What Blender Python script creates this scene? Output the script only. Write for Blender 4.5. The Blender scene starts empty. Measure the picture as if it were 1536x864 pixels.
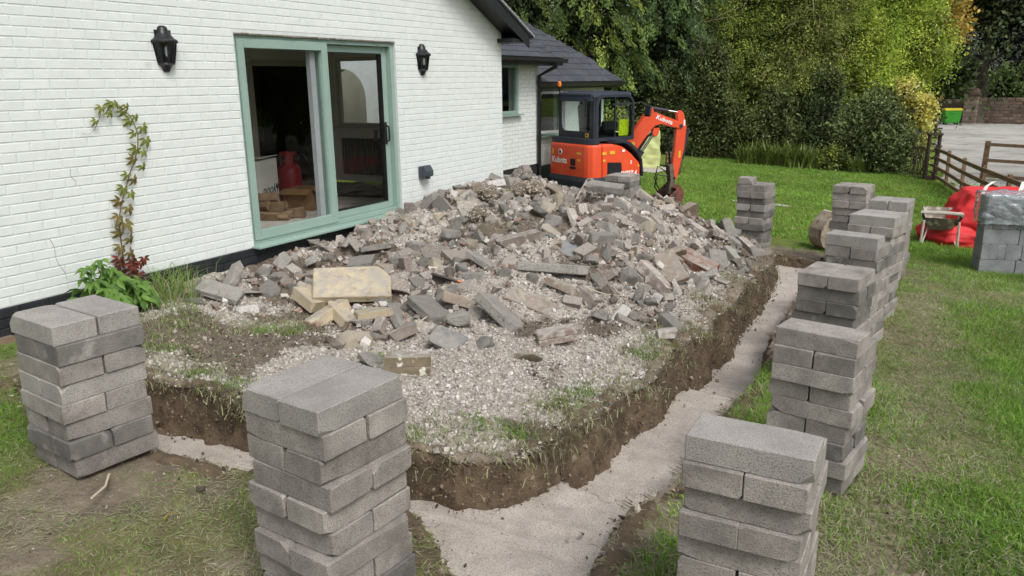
import bpy, bmesh, math, random
import numpy as np
from mathutils import Vector, Matrix, Euler, noise as mnoise

SC = bpy.context.scene
COL = SC.collection
rnd = random.Random(11)
rg = np.random.default_rng(7)
PI = math.pi

# ------------------------------------------------------------------ camera, sky, sun, exposure
cam_d = bpy.data.cameras.new('camera')
cam = bpy.data.objects.new('camera', cam_d)
COL.objects.link(cam)
_pitch, _roll, _yaw = (0.258689, -0.012690, -0.518167)
_fw = Vector((math.sin(_yaw)*math.cos(_pitch), math.cos(_yaw)*math.cos(_pitch), -math.sin(_pitch)))
_r = Vector((math.cos(_yaw), -math.sin(_yaw), 0)); _u = _r.cross(_fw)
_r2 = math.cos(_roll)*_r + math.sin(_roll)*_u; _u2 = -math.sin(_roll)*_r + math.cos(_roll)*_u
CAM = Vector((6.086, 0.0, 2.0))
cam.matrix_world = Matrix(((_r2.x, _u2.x, -_fw.x, CAM.x), (_r2.y, _u2.y, -_fw.y, CAM.y), (_r2.z, _u2.z, -_fw.z, CAM.z), (0, 0, 0, 1)))
cam_d.sensor_width = 36; cam_d.lens = 27.50
cam_d.clip_start = 0.05; cam_d.clip_end = 500
SC.camera = cam

SUN_EL, SUN_AZ = math.radians(52), math.radians(120)     # bright overcast, light from the right behind the camera
world = bpy.data.worlds.new('World'); SC.world = world; world.use_nodes = True
wn = world.node_tree.nodes; wl = world.node_tree.links
sky = wn.new('ShaderNodeTexSky'); sky.sky_type = 'NISHITA'; sky.sun_disc = False
sky.sun_elevation = SUN_EL; sky.sun_rotation = SUN_AZ
sky.air_density = 1.0; sky.dust_density = 4.0; sky.ozone_density = 1.0
hs = wn.new('ShaderNodeHueSaturation'); hs.inputs['Saturation'].default_value = 0.35
wl.new(sky.outputs[0], hs.inputs['Color']); wl.new(hs.outputs[0], wn['Background'].inputs[0])
wn['Background'].inputs[1].default_value = 0.128
sun_d = bpy.data.lights.new('sun', 'SUN'); sun_d.energy = 1.35; sun_d.angle = math.radians(20); sun_d.color = (1, .985, .96)
sun = bpy.data.objects.new('sun', sun_d); COL.objects.link(sun)
# direction the light comes from (azimuth measured from +Y clockwise, like the sky texture)
_sd = Vector((math.sin(SUN_AZ)*math.cos(SUN_EL), math.cos(SUN_AZ)*math.cos(SUN_EL), math.sin(SUN_EL)))
sun.rotation_euler = (-_sd).to_track_quat('-Z', 'Y').to_euler()
SC.view_settings.view_transform = 'Standard'; SC.view_settings.look = 'None'
SC.view_settings.gamma = 1; SC.view_settings.exposure = 0.42
SC.view_settings.use_curve_mapping = False

# ------------------------------------------------------------------ helpers
def srgb(r, g, b):
    f = lambda v: (v/255/12.92) if v/255 <= .04045 else ((v/255+.055)/1.055)**2.4
    return (f(r), f(g), f(b), 1)

def mat(name, c1, c2=None, scale=4, detail=6, rough=.8, bump=0, bscale=60, rv=0, attr=False, spec=.3,
        lo=.35, hi=.65, metal=0, trans=0, stretch=None, bdist=.01, c3=None, s3=30, c3lo=.6, c3hi=.7, dust=None):
    m = bpy.data.materials.new(name); m.use_nodes = True
    nt = m.node_tree; N = nt.nodes; L = nt.links; P = N['Principled BSDF']
    P.inputs['Roughness'].default_value = rough; P.inputs['Metallic'].default_value = metal
    P.inputs['Specular IOR Level'].default_value = spec
    tc = N.new('ShaderNodeTexCoord'); oi = N.new('ShaderNodeObjectInfo')
    mul = N.new('ShaderNodeMath'); mul.operation = 'MULTIPLY'; mul.inputs[1].default_value = 47.0
    L.new(oi.outputs['Random'], mul.inputs[0])
    add = N.new('ShaderNodeVectorMath'); add.operation = 'ADD'
    L.new(tc.outputs['Object'], add.inputs[0]); L.new(mul.outputs[0], add.inputs[1])
    vec = add.outputs[0]
    if stretch:
        mp = N.new('ShaderNodeVectorMath'); mp.operation = 'MULTIPLY'; mp.inputs[1].default_value = stretch
        L.new(vec, mp.inputs[0]); vec = mp.outputs[0]
    n1 = N.new('ShaderNodeTexNoise'); n1.inputs['Scale'].default_value = scale; n1.inputs['Detail'].default_value = detail
    n1.inputs['Roughness'].default_value = .65
    L.new(vec, n1.inputs['Vector'])
    rp = N.new('ShaderNodeValToRGB'); rp.color_ramp.elements[0].position = lo; rp.color_ramp.elements[1].position = hi
    c1 = tuple(c1) + ((1,) if len(c1) == 3 else ()); c2 = c2 or c1; c2 = tuple(c2) + ((1,) if len(c2) == 3 else ())
    rp.color_ramp.elements[0].color = c1; rp.color_ramp.elements[1].color = c2
    L.new(n1.outputs['Fac'], rp.inputs[0]); col = rp.outputs[0]
    if c3:
        n3 = N.new('ShaderNodeTexNoise'); n3.inputs['Scale'].default_value = s3; n3.inputs['Detail'].default_value = 4
        L.new(vec, n3.inputs['Vector'])
        mr = N.new('ShaderNodeMapRange'); mr.inputs[1].default_value = c3lo; mr.inputs[2].default_value = c3hi
        L.new(n3.outputs['Fac'], mr.inputs[0])
        mx = N.new('ShaderNodeMix'); mx.data_type = 'RGBA'; L.new(mr.outputs[0], mx.inputs[0])
        L.new(col, mx.inputs[6]); mx.inputs[7].default_value = tuple(c3) + ((1,) if len(c3) == 3 else ()); col = mx.outputs[2]
    if dust:                                    # dust that has settled on the upward faces, blotchy
        ge = N.new('ShaderNodeNewGeometry'); sp = N.new('ShaderNodeSeparateXYZ'); L.new(ge.outputs['Normal'], sp.inputs[0])
        m1 = N.new('ShaderNodeMapRange'); m1.inputs[1].default_value = -.1; m1.inputs[2].default_value = .9; L.new(sp.outputs[2], m1.inputs[0])
        nd = N.new('ShaderNodeTexNoise'); nd.inputs['Scale'].default_value = 11; nd.inputs['Detail'].default_value = 7; nd.inputs['Roughness'].default_value = .7; L.new(vec, nd.inputs['Vector'])
        m2 = N.new('ShaderNodeMapRange'); m2.inputs[1].default_value = .36; m2.inputs[2].default_value = .62; L.new(nd.outputs['Fac'], m2.inputs[0])
        mm = N.new('ShaderNodeMath'); mm.operation = 'MULTIPLY'; L.new(m1.outputs[0], mm.inputs[0]); L.new(m2.outputs[0], mm.inputs[1])
        mx = N.new('ShaderNodeMix'); mx.data_type = 'RGBA'; L.new(mm.outputs[0], mx.inputs[0]); L.new(col, mx.inputs[6]); mx.inputs[7].default_value = tuple(dust); col = mx.outputs[2]
    if attr:
        at = N.new('ShaderNodeAttribute'); at.attribute_name = 'Col'
        mx = N.new('ShaderNodeMix'); mx.data_type = 'RGBA'; mx.blend_type = 'MULTIPLY'; mx.inputs[0].default_value = 1
        L.new(col, mx.inputs[6]); L.new(at.outputs['Color'], mx.inputs[7]); col = mx.outputs[2]
    if rv:
        h = N.new('ShaderNodeHueSaturation'); mr = N.new('ShaderNodeMapRange')
        mr.inputs[3].default_value = 1-rv; mr.inputs[4].default_value = 1+rv
        L.new(oi.outputs['Random'], mr.inputs[0]); L.new(mr.outputs[0], h.inputs['Value']); L.new(col, h.inputs['Color']); col = h.outputs[0]
    L.new(col, P.inputs['Base Color'])
    if bump:
        n2 = N.new('ShaderNodeTexNoise'); n2.inputs['Scale'].default_value = bscale; n2.inputs['Detail'].default_value = 5
        n2.inputs['Roughness'].default_value = .7
        L.new(vec, n2.inputs['Vector'])
        b = N.new('ShaderNodeBump'); b.inputs['Strength'].default_value = bump; b.inputs['Distance'].default_value = bdist
        L.new(n2.outputs['Fac'], b.inputs['Height']); L.new(b.outputs[0], P.inputs['Normal'])
    if trans:
        t = N.new('ShaderNodeBsdfTranslucent'); mixs = N.new('ShaderNodeMixShader'); mixs.inputs[0].default_value = trans
        L.new(col, t.inputs[0]); L.new(P.outputs[0], mixs.inputs[1]); L.new(t.outputs[0], mixs.inputs[2])
        L.new(mixs.outputs[0], N['Material Output'].inputs[0])
    return m

def glass_mat(name, tint=(1, 1, 1), rough=0.0, opac=0.0, ior=1.45):
    m = bpy.data.materials.new(name); m.use_nodes = True
    nt = m.node_tree; N = nt.nodes; L = nt.links
    for n in list(N):
        if n.type == 'BSDF_PRINCIPLED': N.remove(n)
    tr = N.new('ShaderNodeBsdfTransparent'); tr.inputs[0].default_value = tuple(tint) + (1,)
    gl = N.new('ShaderNodeBsdfGlossy'); gl.inputs['Roughness'].default_value = rough
    fr = N.new('ShaderNodeFresnel'); fr.inputs[0].default_value = ior
    mx = N.new('ShaderNodeMixShader'); L.new(fr.outputs[0], mx.inputs[0]); L.new(tr.outputs[0], mx.inputs[1]); L.new(gl.outputs[0], mx.inputs[2])
    out = mx.outputs[0]
    if opac:
        d = N.new('ShaderNodeBsdfPrincipled'); d.inputs['Base Color'].default_value = (.7, .75, .8, 1); d.inputs['Roughness'].default_value = .15
        n = N.new('ShaderNodeTexNoise'); n.inputs['Scale'].default_value = 14; n.inputs['Detail'].default_value = 8; n.inputs['Distortion'].default_value = 2
        mr = N.new('ShaderNodeMapRange'); mr.inputs[1].default_value = .45; mr.inputs[2].default_value = .75; mr.inputs[3].default_value = opac*.4; mr.inputs[4].default_value = opac
        L.new(n.outputs[0], mr.inputs[0])
        m2 = N.new('ShaderNodeMixShader'); L.new(mr.outputs[0], m2.inputs[0]); L.new(out, m2.inputs[1]); L.new(d.outputs[0], m2.inputs[2]); out = m2.outputs[0]
    L.new(out, N['Material Output'].inputs[0])
    return m

def tag(o, label=None, cat=None, group=None, kind=None):
    if label: o['label'] = label
    if cat: o['category'] = cat
    if group: o['group'] = group
    if kind: o['kind'] = kind
    return o

def thing(name, label, cat, loc=(0, 0, 0), rot=(0, 0, 0), group=None):
    o = bpy.data.objects.new(name, None); COL.objects.link(o); o.empty_display_size = .2
    o.location = loc; o.rotation_euler = rot
    return tag(o, label, cat, group)

def link(name, me, parent=None, loc=None, rot=None, scale=None):
    o = bpy.data.objects.new(name, me); COL.objects.link(o)
    if parent is not None: o.parent = parent
    if loc is not None: o.location = loc
    if rot is not None: o.rotation_euler = rot
    if scale is not None: o.scale = scale
    return o

def copy_tree(o, parent=None):
    c = o.copy(); COL.objects.link(c); c.parent = parent
    for ch in list(o.children): copy_tree(ch, c)
    return c

def np_mesh(name, V, F, material=None, col=None, smooth=False):
    """V (n,3) array, F (m,k) array of equal-size faces."""
    V = np.asarray(V, np.float32); F = np.asarray(F, np.int32)
    me = bpy.data.meshes.new(name)
    k = F.shape[1]
    me.vertices.add(len(V)); me.vertices.foreach_set('co', V.ravel())
    me.loops.add(F.size); me.loops.foreach_set('vertex_index', F.ravel())
    me.polygons.add(len(F)); me.polygons.foreach_set('loop_start', np.arange(0, F.size, k, dtype=np.int32))
    me.polygons.foreach_set('loop_total', np.full(len(F), k, np.int32))
    me.polygons.foreach_set('use_smooth', np.full(len(F), bool(smooth)))
    me.update(calc_edges=True)
    if col is not None:
        a = me.color_attributes.new('Col', 'FLOAT_COLOR', 'POINT')
        c = np.ones((len(V), 4), np.float32); c[:, :3] = col; a.data.foreach_set('color', c.ravel())
    if material: me.materials.append(material)
    return me

class MB:
    """collects simple shapes into ONE mesh"""
    def __init__(s): s.v = []; s.f = []
    def raw(s, V, F, M=None):
        b = len(s.v)
        for p in V:
            p = Vector(p); s.v.append(tuple(M @ p if M else p))
        for f in F: s.f.append(tuple(i+b for i in f))
        return s
    def box(s, c, d, M=None, rot=None):
        x, y, z = d[0]/2, d[1]/2, d[2]/2
        V = [Vector(p) for p in ((-x,-y,-z),(x,-y,-z),(x,y,-z),(-x,y,-z),(-x,-y,z),(x,-y,z),(x,y,z),(-x,y,z))]
        if rot: R = Euler(rot).to_matrix(); V = [R @ p for p in V]
        V = [p+Vector(c) for p in V]
        return s.raw(V, [(0,3,2,1),(4,5,6,7),(0,1,5,4),(1,2,6,5),(2,3,7,6),(3,0,4,7)], M)
    def bbox(s, c, d, bev=.004, M=None, rot=None):
        """bevelled box"""
        x, y, z = d[0]/2, d[1]/2, d[2]/2; b = min(bev, x*.9, y*.9, z*.9)
        bm = bmesh.new(); bmesh.ops.create_cube(bm, size=1)
        for v in bm.verts: v.co = Vector((v.co.x*2*x, v.co.y*2*y, v.co.z*2*z))
        bmesh.ops.bevel(bm, geom=list(bm.edges), offset=b, segments=1, affect='EDGES')
        R = Euler(rot).to_matrix() if rot else Matrix.Identity(3)
        V = [R @ v.co + Vector(c) for v in bm.verts]
        F = [tuple(v.index for v in f.verts) for f in bm.faces]
        bm.free(); return s.raw(V, F, M)
    def tube(s, pts, r, n=8, cap=True, M=None):
        pts = [Vector(p) for p in pts]
        rr = r if isinstance(r, (list, tuple)) else [r]*len(pts)
        b = len(s.v); up = Vector((0, 0, 1))
        prev = None
        for i, p in enumerate(pts):
            d = (pts[min(i+1, len(pts)-1)]-pts[max(i-1, 0)])
            if d.length < 1e-9: d = Vector((0, 0, 1))
            d.normalize()
            if prev is None:
                a = d.cross(up if abs(d.z) < .95 else Vector((1, 0, 0))).normalized()
            else:
                a = (prev - d*prev.dot(d)); a = a.normalized() if a.length > 1e-6 else d.orthogonal().normalized()
            prev = a; c = d.cross(a)
            for k in range(n):
                t = 2*PI*k/n; q = p+(a*math.cos(t)+c*math.sin(t))*rr[i]
                s.v.append(tuple(M @ q if M else q))
        for i in range(len(pts)-1):
            for k in range(n):
                k2 = (k+1) % n
                s.f.append((b+i*n+k, b+i*n+k2, b+(i+1)*n+k2, b+(i+1)*n+k))
        if cap:
            s.f.append(tuple(b+k for k in range(n))[::-1]); e = b+(len(pts)-1)*n
            s.f.append(tuple(e+k for k in range(n)))
        return s
    def prism(s, poly, axis, a, b_, M=None):
        """extrude 2D polygon along axis ('x','y','z') from a to b"""
        n = len(poly)
        def P(u, w, t):
            return (t, u, w) if axis == 'x' else ((u, t, w) if axis == 'y' else (u, w, t))
        V = [P(u, w, a) for u, w in poly]+[P(u, w, b_) for u, w in poly]
        F = [tuple(range(n))[::-1], tuple(range(n, 2*n))]+[(i, (i+1) % n, n+(i+1) % n, n+i) for i in range(n)]
        return s.raw(V, F, M)
    def lathe(s, prof, n=16, M=None, a0=0, a1=2*PI):
        b = len(s.v); full = abs(a1-a0-2*PI) < 1e-6; m = n if full else n+1
        for r, z in prof:
            for k in range(m):
                t = a0+(a1-a0)*k/n; q = Vector((r*math.cos(t), r*math.sin(t), z)); s.v.append(tuple(M @ q if M else q))
        for i in range(len(prof)-1):
            for k in range(n):
                k2 = (k+1) % m
                s.f.append((b+i*m+k, b+i*m+k2, b+(i+1)*m+k2, b+(i+1)*m+k))
        if full:
            if prof[0][0] > 1e-4: s.f.append(tuple(b+k for k in range(n))[::-1])
            if prof[-1][0] > 1e-4: s.f.append(tuple(b+(len(prof)-1)*n+k for k in range(n)))
        return s
    def mesh(s, name, m, smooth=False, bevel=0):
        me = bpy.data.meshes.new(name); me.from_pydata(s.v, [], s.f)
        bm = bmesh.new(); bm.from_mesh(me)
        if bevel:
            bmesh.ops.remove_doubles(bm, verts=bm.verts, dist=1e-5)
        bmesh.ops.recalc_face_normals(bm, faces=bm.faces)
        if bevel:
            es = [e for e in bm.edges if len(e.link_faces) == 2 and e.calc_face_angle(0) > .5]
            bmesh.ops.bevel(bm, geom=es, offset=bevel, segments=2, affect='EDGES', clamp_overlap=True)
        bm.to_mesh(me); bm.free()
        if smooth:
            for p in me.polygons: p.use_smooth = True
            try: me.set_sharp_from_angle(angle=.7)
            except Exception: pass
        if m: me.materials.append(m)
        return me
    def build(s, name, m, parent=None, smooth=False, bevel=0, loc=None, rot=None):
        return link(name, s.mesh(name, m, smooth, bevel), parent, loc, rot)

def text_part(txt, name, size, m, parent, M, depth=.002, shear=0, bold=0):
    """flat lettering turned into a mesh; M places the text plane (x along the writing, y up)"""
    cu = bpy.data.curves.new(name, 'FONT'); cu.body = txt; cu.size = size; cu.extrude = depth; cu.shear = shear; cu.offset = bold
    cu.align_x = 'CENTER'; cu.align_y = 'CENTER'; cu.resolution_u = 3
    t = bpy.data.objects.new(name, cu); COL.objects.link(t)
    dg = bpy.context.evaluated_depsgraph_get()
    me = bpy.data.meshes.new_from_object(t.evaluated_get(dg))
    bpy.data.objects.remove(t); bpy.data.curves.remove(cu)
    me.transform(M); me.materials.clear(); me.materials.append(m); me.name = name
    return link(name, me, parent)

def frame_M(o, x, y):
    """matrix with origin o, text x axis x, text up axis y"""
    x = Vector(x).normalized(); z = x.cross(Vector(y)).normalized(); y = z.cross(x)
    return Matrix(((x.x, y.x, z.x, o[0]), (x.y, y.y, z.y, o[1]), (x.z, y.z, z.z, o[2]), (0, 0, 0, 1)))
#TERRAIN_FN_BEGIN
# ------------------------------------------------------------------ shape of the ground (numpy, vectorised)
def _hash(i, j, k):
    n = (i.astype(np.int64)*374761393 + j.astype(np.int64)*668265263 + k.astype(np.int64)*2147483647 + 1013904223) & 0xffffffff
    n = ((n ^ (n >> 13))*1274126177) & 0xffffffff
    n = ((n ^ (n >> 16))*2246822519) & 0xffffffff
    return ((n ^ (n >> 15)) & 0xffff)/32767.5-1
def vnoise(x, y, z=0.0):
    x = np.asarray(x, float); y = np.asarray(y, float); z = np.zeros_like(x)+z
    i = np.floor(x); j = np.floor(y); k = np.floor(z)
    a = x-i; b = y-j; c = z-k
    a = a*a*(3-2*a); b = b*b*(3-2*b); c = c*c*(3-2*c)
    r = 0
    for di in (0, 1):
        for dj in (0, 1):
            for dk in (0, 1):
                w = (a if di else 1-a)*(b if dj else 1-b)*(c if dk else 1-c)
                r = r+w*_hash(i+di, j+dj, k+dk)
    return r
def fbm(x, y, z=0.0, o=4, g=.5):
    r = 0; a = 1; f = 1
    for q in range(o):
        r = r+a*vnoise(np.asarray(x)*f+17.3*q, np.asarray(y)*f-9.1*q, np.asarray(z)*f); a *= g; f *= 2.03
    return r
def sst(a, b, x):
    t = np.clip((np.asarray(x, float)-a)/(b-a), 0, 1); return t*t*(3-2*t)
def plane_z(x, y):
    x = np.asarray(x, float); y = np.asarray(y, float)
    p = .08-.065*(x-2.1)-.044*(y-2.1)
    p = p-.22*np.exp(-((y-14.5)/2.6)**2-((x-0)/4.5)**2)
    p = np.minimum(p, .3-.02*np.log1p(np.exp(np.clip((.3-p)*-20, -30, 30))))
    t = (p+1.1)/.08
    return -1.1+.08*np.log1p(np.exp(np.clip(t, -40, 40)))*np.where(t > 40, 0, 1)+np.where(t > 40, p+1.1, 0)
def lawn_z(x, y):
    return plane_z(x, y)+.02*fbm(np.asarray(x)*.9, np.asarray(y)*.9, 3.0, 3)+.010*fbm(np.asarray(x)*5, np.asarray(y)*5, 5.0, 3)
def mound_z(x, y):
    x = np.asarray(x, float); y = np.asarray(y, float)
    p = plane_z(x, y)+.03+.07*sst(2, 4, x)
    p = p+(.22-p)*(1-sst(.0, 1.3, x))*.9
    A = sst(4.4, 8.6, y)*(1-sst(10.3, 11.2, y)*.75)*.58
    lat = (1-sst(2.6, 4.3, x)*.93)*(.35+.65*sst(-.15, 1.0, x))
    lump = .06*np.exp(-((x-.45)/.42)**2-((y-9.3)/.55)**2)+.07*np.exp(-((x-1.9)/.9)**2-((y-10.2)/.7)**2)+.12*np.exp(-((x-.5)/.4)**2-((y-10.3)/.4)**2)
    side = .16*np.exp(-((x-3.2)/.7)**2-((y-8.2)/1.3)**2)+.10*np.exp(-((x-2.6)/.6)**2-((y-6.4)/.9)**2)
    rough = .25+.75*sst(4.2, 6, y)
    n = .085*fbm(x*1.7, y*1.7, 1.0, 3)*rough+.030*fbm(x*7, y*7, 2.0, 3)*(.3+.7*rough)+.007*fbm(x*31, y*31, 3.0, 2)
    return p+A*lat+lump+side+n
OUTER = [(.92,3.06),(.86,2.95),(.86,2.6),(.95,2.46),(1.6,2.42),(2.37,2.46),(2.82,2.58),(3.3,2.68),(3.8,2.82),(4.03,2.72),(4.32,2.5),(4.6,2.36),(4.85,2.5),(4.9,2.88),(4.80,3.32),(4.93,3.9),(4.9,4.5),(4.86,5.18),(4.89,6.22),(4.76,7.34),(4.67,9.3),(4.70,11.0),(4.55,11.52),(4.1,11.5),(3.4,11.6),(2.0,11.7),(.25,11.8)]
ISLAND = [(.9,3.1),(1.56,3.05),(2.01,3.18),(2.8,3.12),(3.6,3.13),(4.02,3.24),(4.2,3.55),(4.28,4.3),(4.36,5.2),(4.34,6.1),(4.32,7.3),(4.28,8.5),(4.2,9.6),(4.12,10.6),(3.9,11.0),(3.2,11.1),(1.8,11.15),(.25,11.2)]
def floor_z(x, y):
    x = np.asarray(x, float); y = np.asarray(y, float)
    s1 = 3.74-.10*(x-4.25)+.02*vnoise(x*9, y*0+3.3); s2 = 5.80-.10*(x-4.3)
    z = np.where((y < s1) | (x < 4.0), -.27, np.where(y < s2, -.40, -.555-.014*(y-5.8)))
    z = np.where((y > 8), -.555-.014*(y-5.8), z)
    return z
def resample(P, ds):
    P = np.array(P, float); d = np.r_[0, np.cumsum(np.hypot(*np.diff(P, axis=0).T))]
    # Catmull-like smoothing by dense linear + gaussian
    t = np.arange(0, d[-1], ds); Q = np.c_[np.interp(t, d, P[:, 0]), np.interp(t, d, P[:, 1])]
    k = np.exp(-.5*(np.arange(-6, 7)/2.5)**2); k /= k.sum()
    Qp = np.pad(Q, ((6, 6), (0, 0)), 'edge')
    return np.c_[np.convolve(Qp[:, 0], k, 'valid'), np.convolve(Qp[:, 1], k, 'valid')], t
def wobble(Q, amp, seed):
    T = np.gradient(Q, axis=0); T /= np.linalg.norm(T, axis=1)[:, None]+1e-9
    N = np.c_[T[:, 1], -T[:, 0]]
    s = np.arange(len(Q))*.025
    w = fbm(s*2.2, s*0+seed, 0, 3)*amp
    return Q+N*w[:, None], N
def in_poly(x, y, P):
    x = np.asarray(x); y = np.asarray(y); r = np.zeros(x.shape, bool); n = len(P)
    j = n-1
    for i in range(n):
        xi, yi = P[i]; xj, yj = P[j]
        c = ((yi > y) != (yj > y)) & (x < (xj-xi)*(y-yi)/(yj-yi+1e-12)+xi)
        r ^= c; j = i
    return r
OUT_L, _ = resample(OUTER, .025); OUT_L, OUT_N = wobble(OUT_L, .035, 5.5)
ISL_L, _ = resample(ISLAND, .025); ISL_L, ISL_N = wobble(ISL_L, .04, 9.5)
POLY_I = np.vstack([ISL_L[::3], [(-.2, 11.2), (-.2, 3.6), (.5, 3.3)]])
POLY_T = np.vstack([OUT_L[::3], ISL_L[::-1][::3]])
def dist_line(x, y, L):
    x = np.asarray(x, float).ravel(); y = np.asarray(y, float).ravel(); L = L[::4]
    out = np.empty(len(x))
    for a in range(0, len(x), 20000):
        d = (x[a:a+20000, None]-L[None, :, 0])**2+(y[a:a+20000, None]-L[None, :, 1])**2
        out[a:a+20000] = np.sqrt(d.min(1))
    return out
#TERRAIN_FN_END
# ------------------------------------------------------------------ ground materials
M_soil = mat('soil', srgb(112,100,85), srgb(150,137,119), scale=5, rough=.95, bump=1, bscale=38, attr=True, bdist=.035, c3=srgb(168,156,138), s3=34, c3lo=.62, c3hi=.72)
M_wallsoil = mat('trench_soil', srgb(80,68,55), srgb(110,95,78), scale=6, rough=.95, bump=.9, bscale=38, attr=True, bdist=.02, c3=srgb(140,126,108), s3=40, c3lo=.64, c3hi=.72)
M_spoil = mat('spoil', srgb(143,136,128), srgb(178,170,161), scale=9, rough=.95, bump=.9, bscale=60, attr=True, bdist=.02, c3=srgb(205,198,188), s3=60, c3lo=.55, c3hi=.65)
M_conc = mat('concrete_floor', srgb(172,162,152), srgb(204,195,185), scale=5, rough=.95, bump=.9, bscale=70, bdist=.016, c3=srgb(128,118,108), s3=150, c3lo=.50, c3hi=.70, lo=.3, hi=.7)
M_gravel = mat('gravel_stone', (.9,.9,.9), (1,1,1), scale=40, rough=.9, bump=.3, bscale=120, attr=True)
M_grass = mat('grass_blade', (.85,.85,.85), (1,1,1), scale=3, rough=.6, attr=True, trans=.35, spec=.25)

def grass_cover(x, y):
    """0 bare soil .. 1 full lawn"""
    x = np.asarray(x, float); y = np.asarray(y, float)
    n = fbm(x*1.6, y*1.6, 8.0, 3); n2 = fbm(x*5, y*5, 4.0, 2)
    e0 = 4.85+.95*(1-sst(3.5, 4.7, y)); right = np.maximum(sst(0, .7, x-e0+.25*n), .5*sst(4.9, 5.2, x)*sst(-.4, .4, n2))*(1-.6*np.exp(-((x-5.95-.15*n)/.28)**2)*(1-sst(9, 11.5, y)))                      # lawn on the right of the trench
    far = sst(11.9, 12.7, y+.3*n)
    front = .8*sst(-.45, .35, n+.4*n2)+.9*(1-sst(1.5, 2.35, x+.25*n+.5*(y-1.7)))*sst(1.2, .0, x*0)*(1-sst(2.0, 2.5, y))
    left = .5*(1-sst(.0, .9, x))
    c = np.maximum(np.maximum(right, far), np.where(y < 3.4, np.maximum(front, left)*(1-sst(4.3, 4.7, x)), 0))
    c = c*(.62+.38*sst(-.6, .1, n+.4*n2))
    return np.clip(c, 0, 1)
def dryness(x, y):
    x = np.asarray(x, float); y = np.asarray(y, float)
    n = fbm(x*1.1, y*1.1, 12.0, 3)
    d = .85*np.exp(-((x-6.0-.5*n+.02*(y-5))/.58)**2)*(1-sst(11.5, 13.2, y+.6*n))
    d = np.maximum(d, .8*np.exp(-((y-11.2-.8*n)/1.0)**2)*sst(5.2, 5.8, x)*(1-sst(7.2, 8.4, x)))
    d = np.maximum(d, np.where((y < 3) & (x < 5), .75, 0)*sst(1.6, 2.4, x))
    return np.clip(d, 0, 1)

def grid_mesh(xs, ys, zf, keep, name, m, colf=None):
    X, Y = np.meshgrid(xs, ys); Z = zf(X, Y)
    nx, ny = len(xs), len(ys); idx = np.arange(nx*ny).reshape(ny, nx)
    F = np.stack([idx[:-1, :-1], idx[:-1, 1:], idx[1:, 1:], idx[1:, :-1]], -1).reshape(-1, 4)
    cx = ((X[:-1, :-1]+X[1:, 1:])/2).ravel(); cy = ((Y[:-1, :-1]+Y[1:, 1:])/2).ravel()
    F = F[keep(cx, cy)]
    used = np.unique(F); rem = -np.ones(nx*ny, int); rem[used] = np.arange(len(used))
    V = np.c_[X.ravel(), Y.ravel(), Z.ravel()][used]; F = rem[F]
    c = colf(V[:, 0], V[:, 1]) if colf else np.ones((len(V), 3))
    return np_mesh(name, V, F, m, c, smooth=True)

def lawn_col(x, y):
    g = grass_cover(x, y)[:, None]; d = dryness(x, y)[:, None]
    soil = np.array([1, 1, 1.]); green = np.array([.60, .98, .24]); dry = np.array([.95, .95, .68])
    return soil*(1-g)+(green*(1-d)+dry*d)*g
NEARX, NEARY = (-.1, 9.4), (-.6, 13.6)
xs = np.arange(NEARX[0], NEARX[1]+.01, .035); ys = np.arange(NEARY[0], NEARY[1]+.01, .035)
me = grid_mesh(xs, ys, lawn_z, lambda x, y: ~in_poly(x, y, POLY_T) & ~in_poly(x, y, POLY_I), 'lawn', M_soil, lawn_col)
tag(link('lawn', me), kind='structure')
# wider ground, coarse, with the near sheet's place left out (it dips just under the near sheet's rim)
xs = np.r_[np.arange(-60, -12, 3.0), np.arange(-12, 24, .4), np.arange(24, 90, 3.0)]
ys = np.r_[np.arange(-30, -3, 3.0), np.arange(-3, 32, .4), np.arange(32, 130, 3.0)]
def far_z(x, y):
    d = np.maximum(np.maximum(NEARX[0]-x, x-NEARX[1]), np.maximum(NEARY[0]-y, y-NEARY[1]))
    return lawn_z(x, y)-.05*(d < .35)-.02*(d < .8)
def far_keep(x, y):
    inside = (x > NEARX[0]+.5) & (x < NEARX[1]-.5) & (y > NEARY[0]+.5) & (y < NEARY[1]-.5)
    house = (x < -.25) & (x > -9.5) & (y > -1.8) & (y < 10.2)
    return ~inside & ~house
def far_col(x, y):
    g = np.ones((len(x), 1)); n = fbm(x*.7, y*.7, 3., 3)[:, None]
    return np.array([.60, 1.05, .20])*(1+.12*n)*g
me = grid_mesh(xs, ys, far_z, far_keep, 'far_ground', M_soil, far_col)
tag(link('far_ground', me), kind='structure')

# spoil mound (island inside the trench)
xs = np.arange(-.15, 4.6, .02); ys = np.arange(2.9, 11.4, .02)
def spoil_col(x, y):
    dI = dist_line(x, y, ISL_L)
    n = fbm(x*1.3, y*1.3, 6.0, 3); n2 = fbm(x*6, y*6, 9.0, 3)
    hard = sst(-.35, .15, n+.35*n2+.58*(1-sst(4.6, 6.2, y))*sst(1.9, 2.6, x)+.2*(1-sst(4.6, 6.2, y))-.12*sst(6, 7, y))
    edge = sst(.0, .28, dI+.12*n2)
    k = (hard*edge)[:, None]
    soil = np.array([.30, .255, .21]); grav = np.array([1.0, .985, .96])  # dark soil, deepened further to put crevice shade into the colour
    k = np.clip(k, .12, 1)
    return soil*(1-k)+grav*k
me = grid_mesh(xs, ys, mound_z, lambda x, y: in_poly(x, y, POLY_I), 'spoil_mound', M_spoil, spoil_col)
tag(link('spoil_mound', me), kind='structure')

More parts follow.
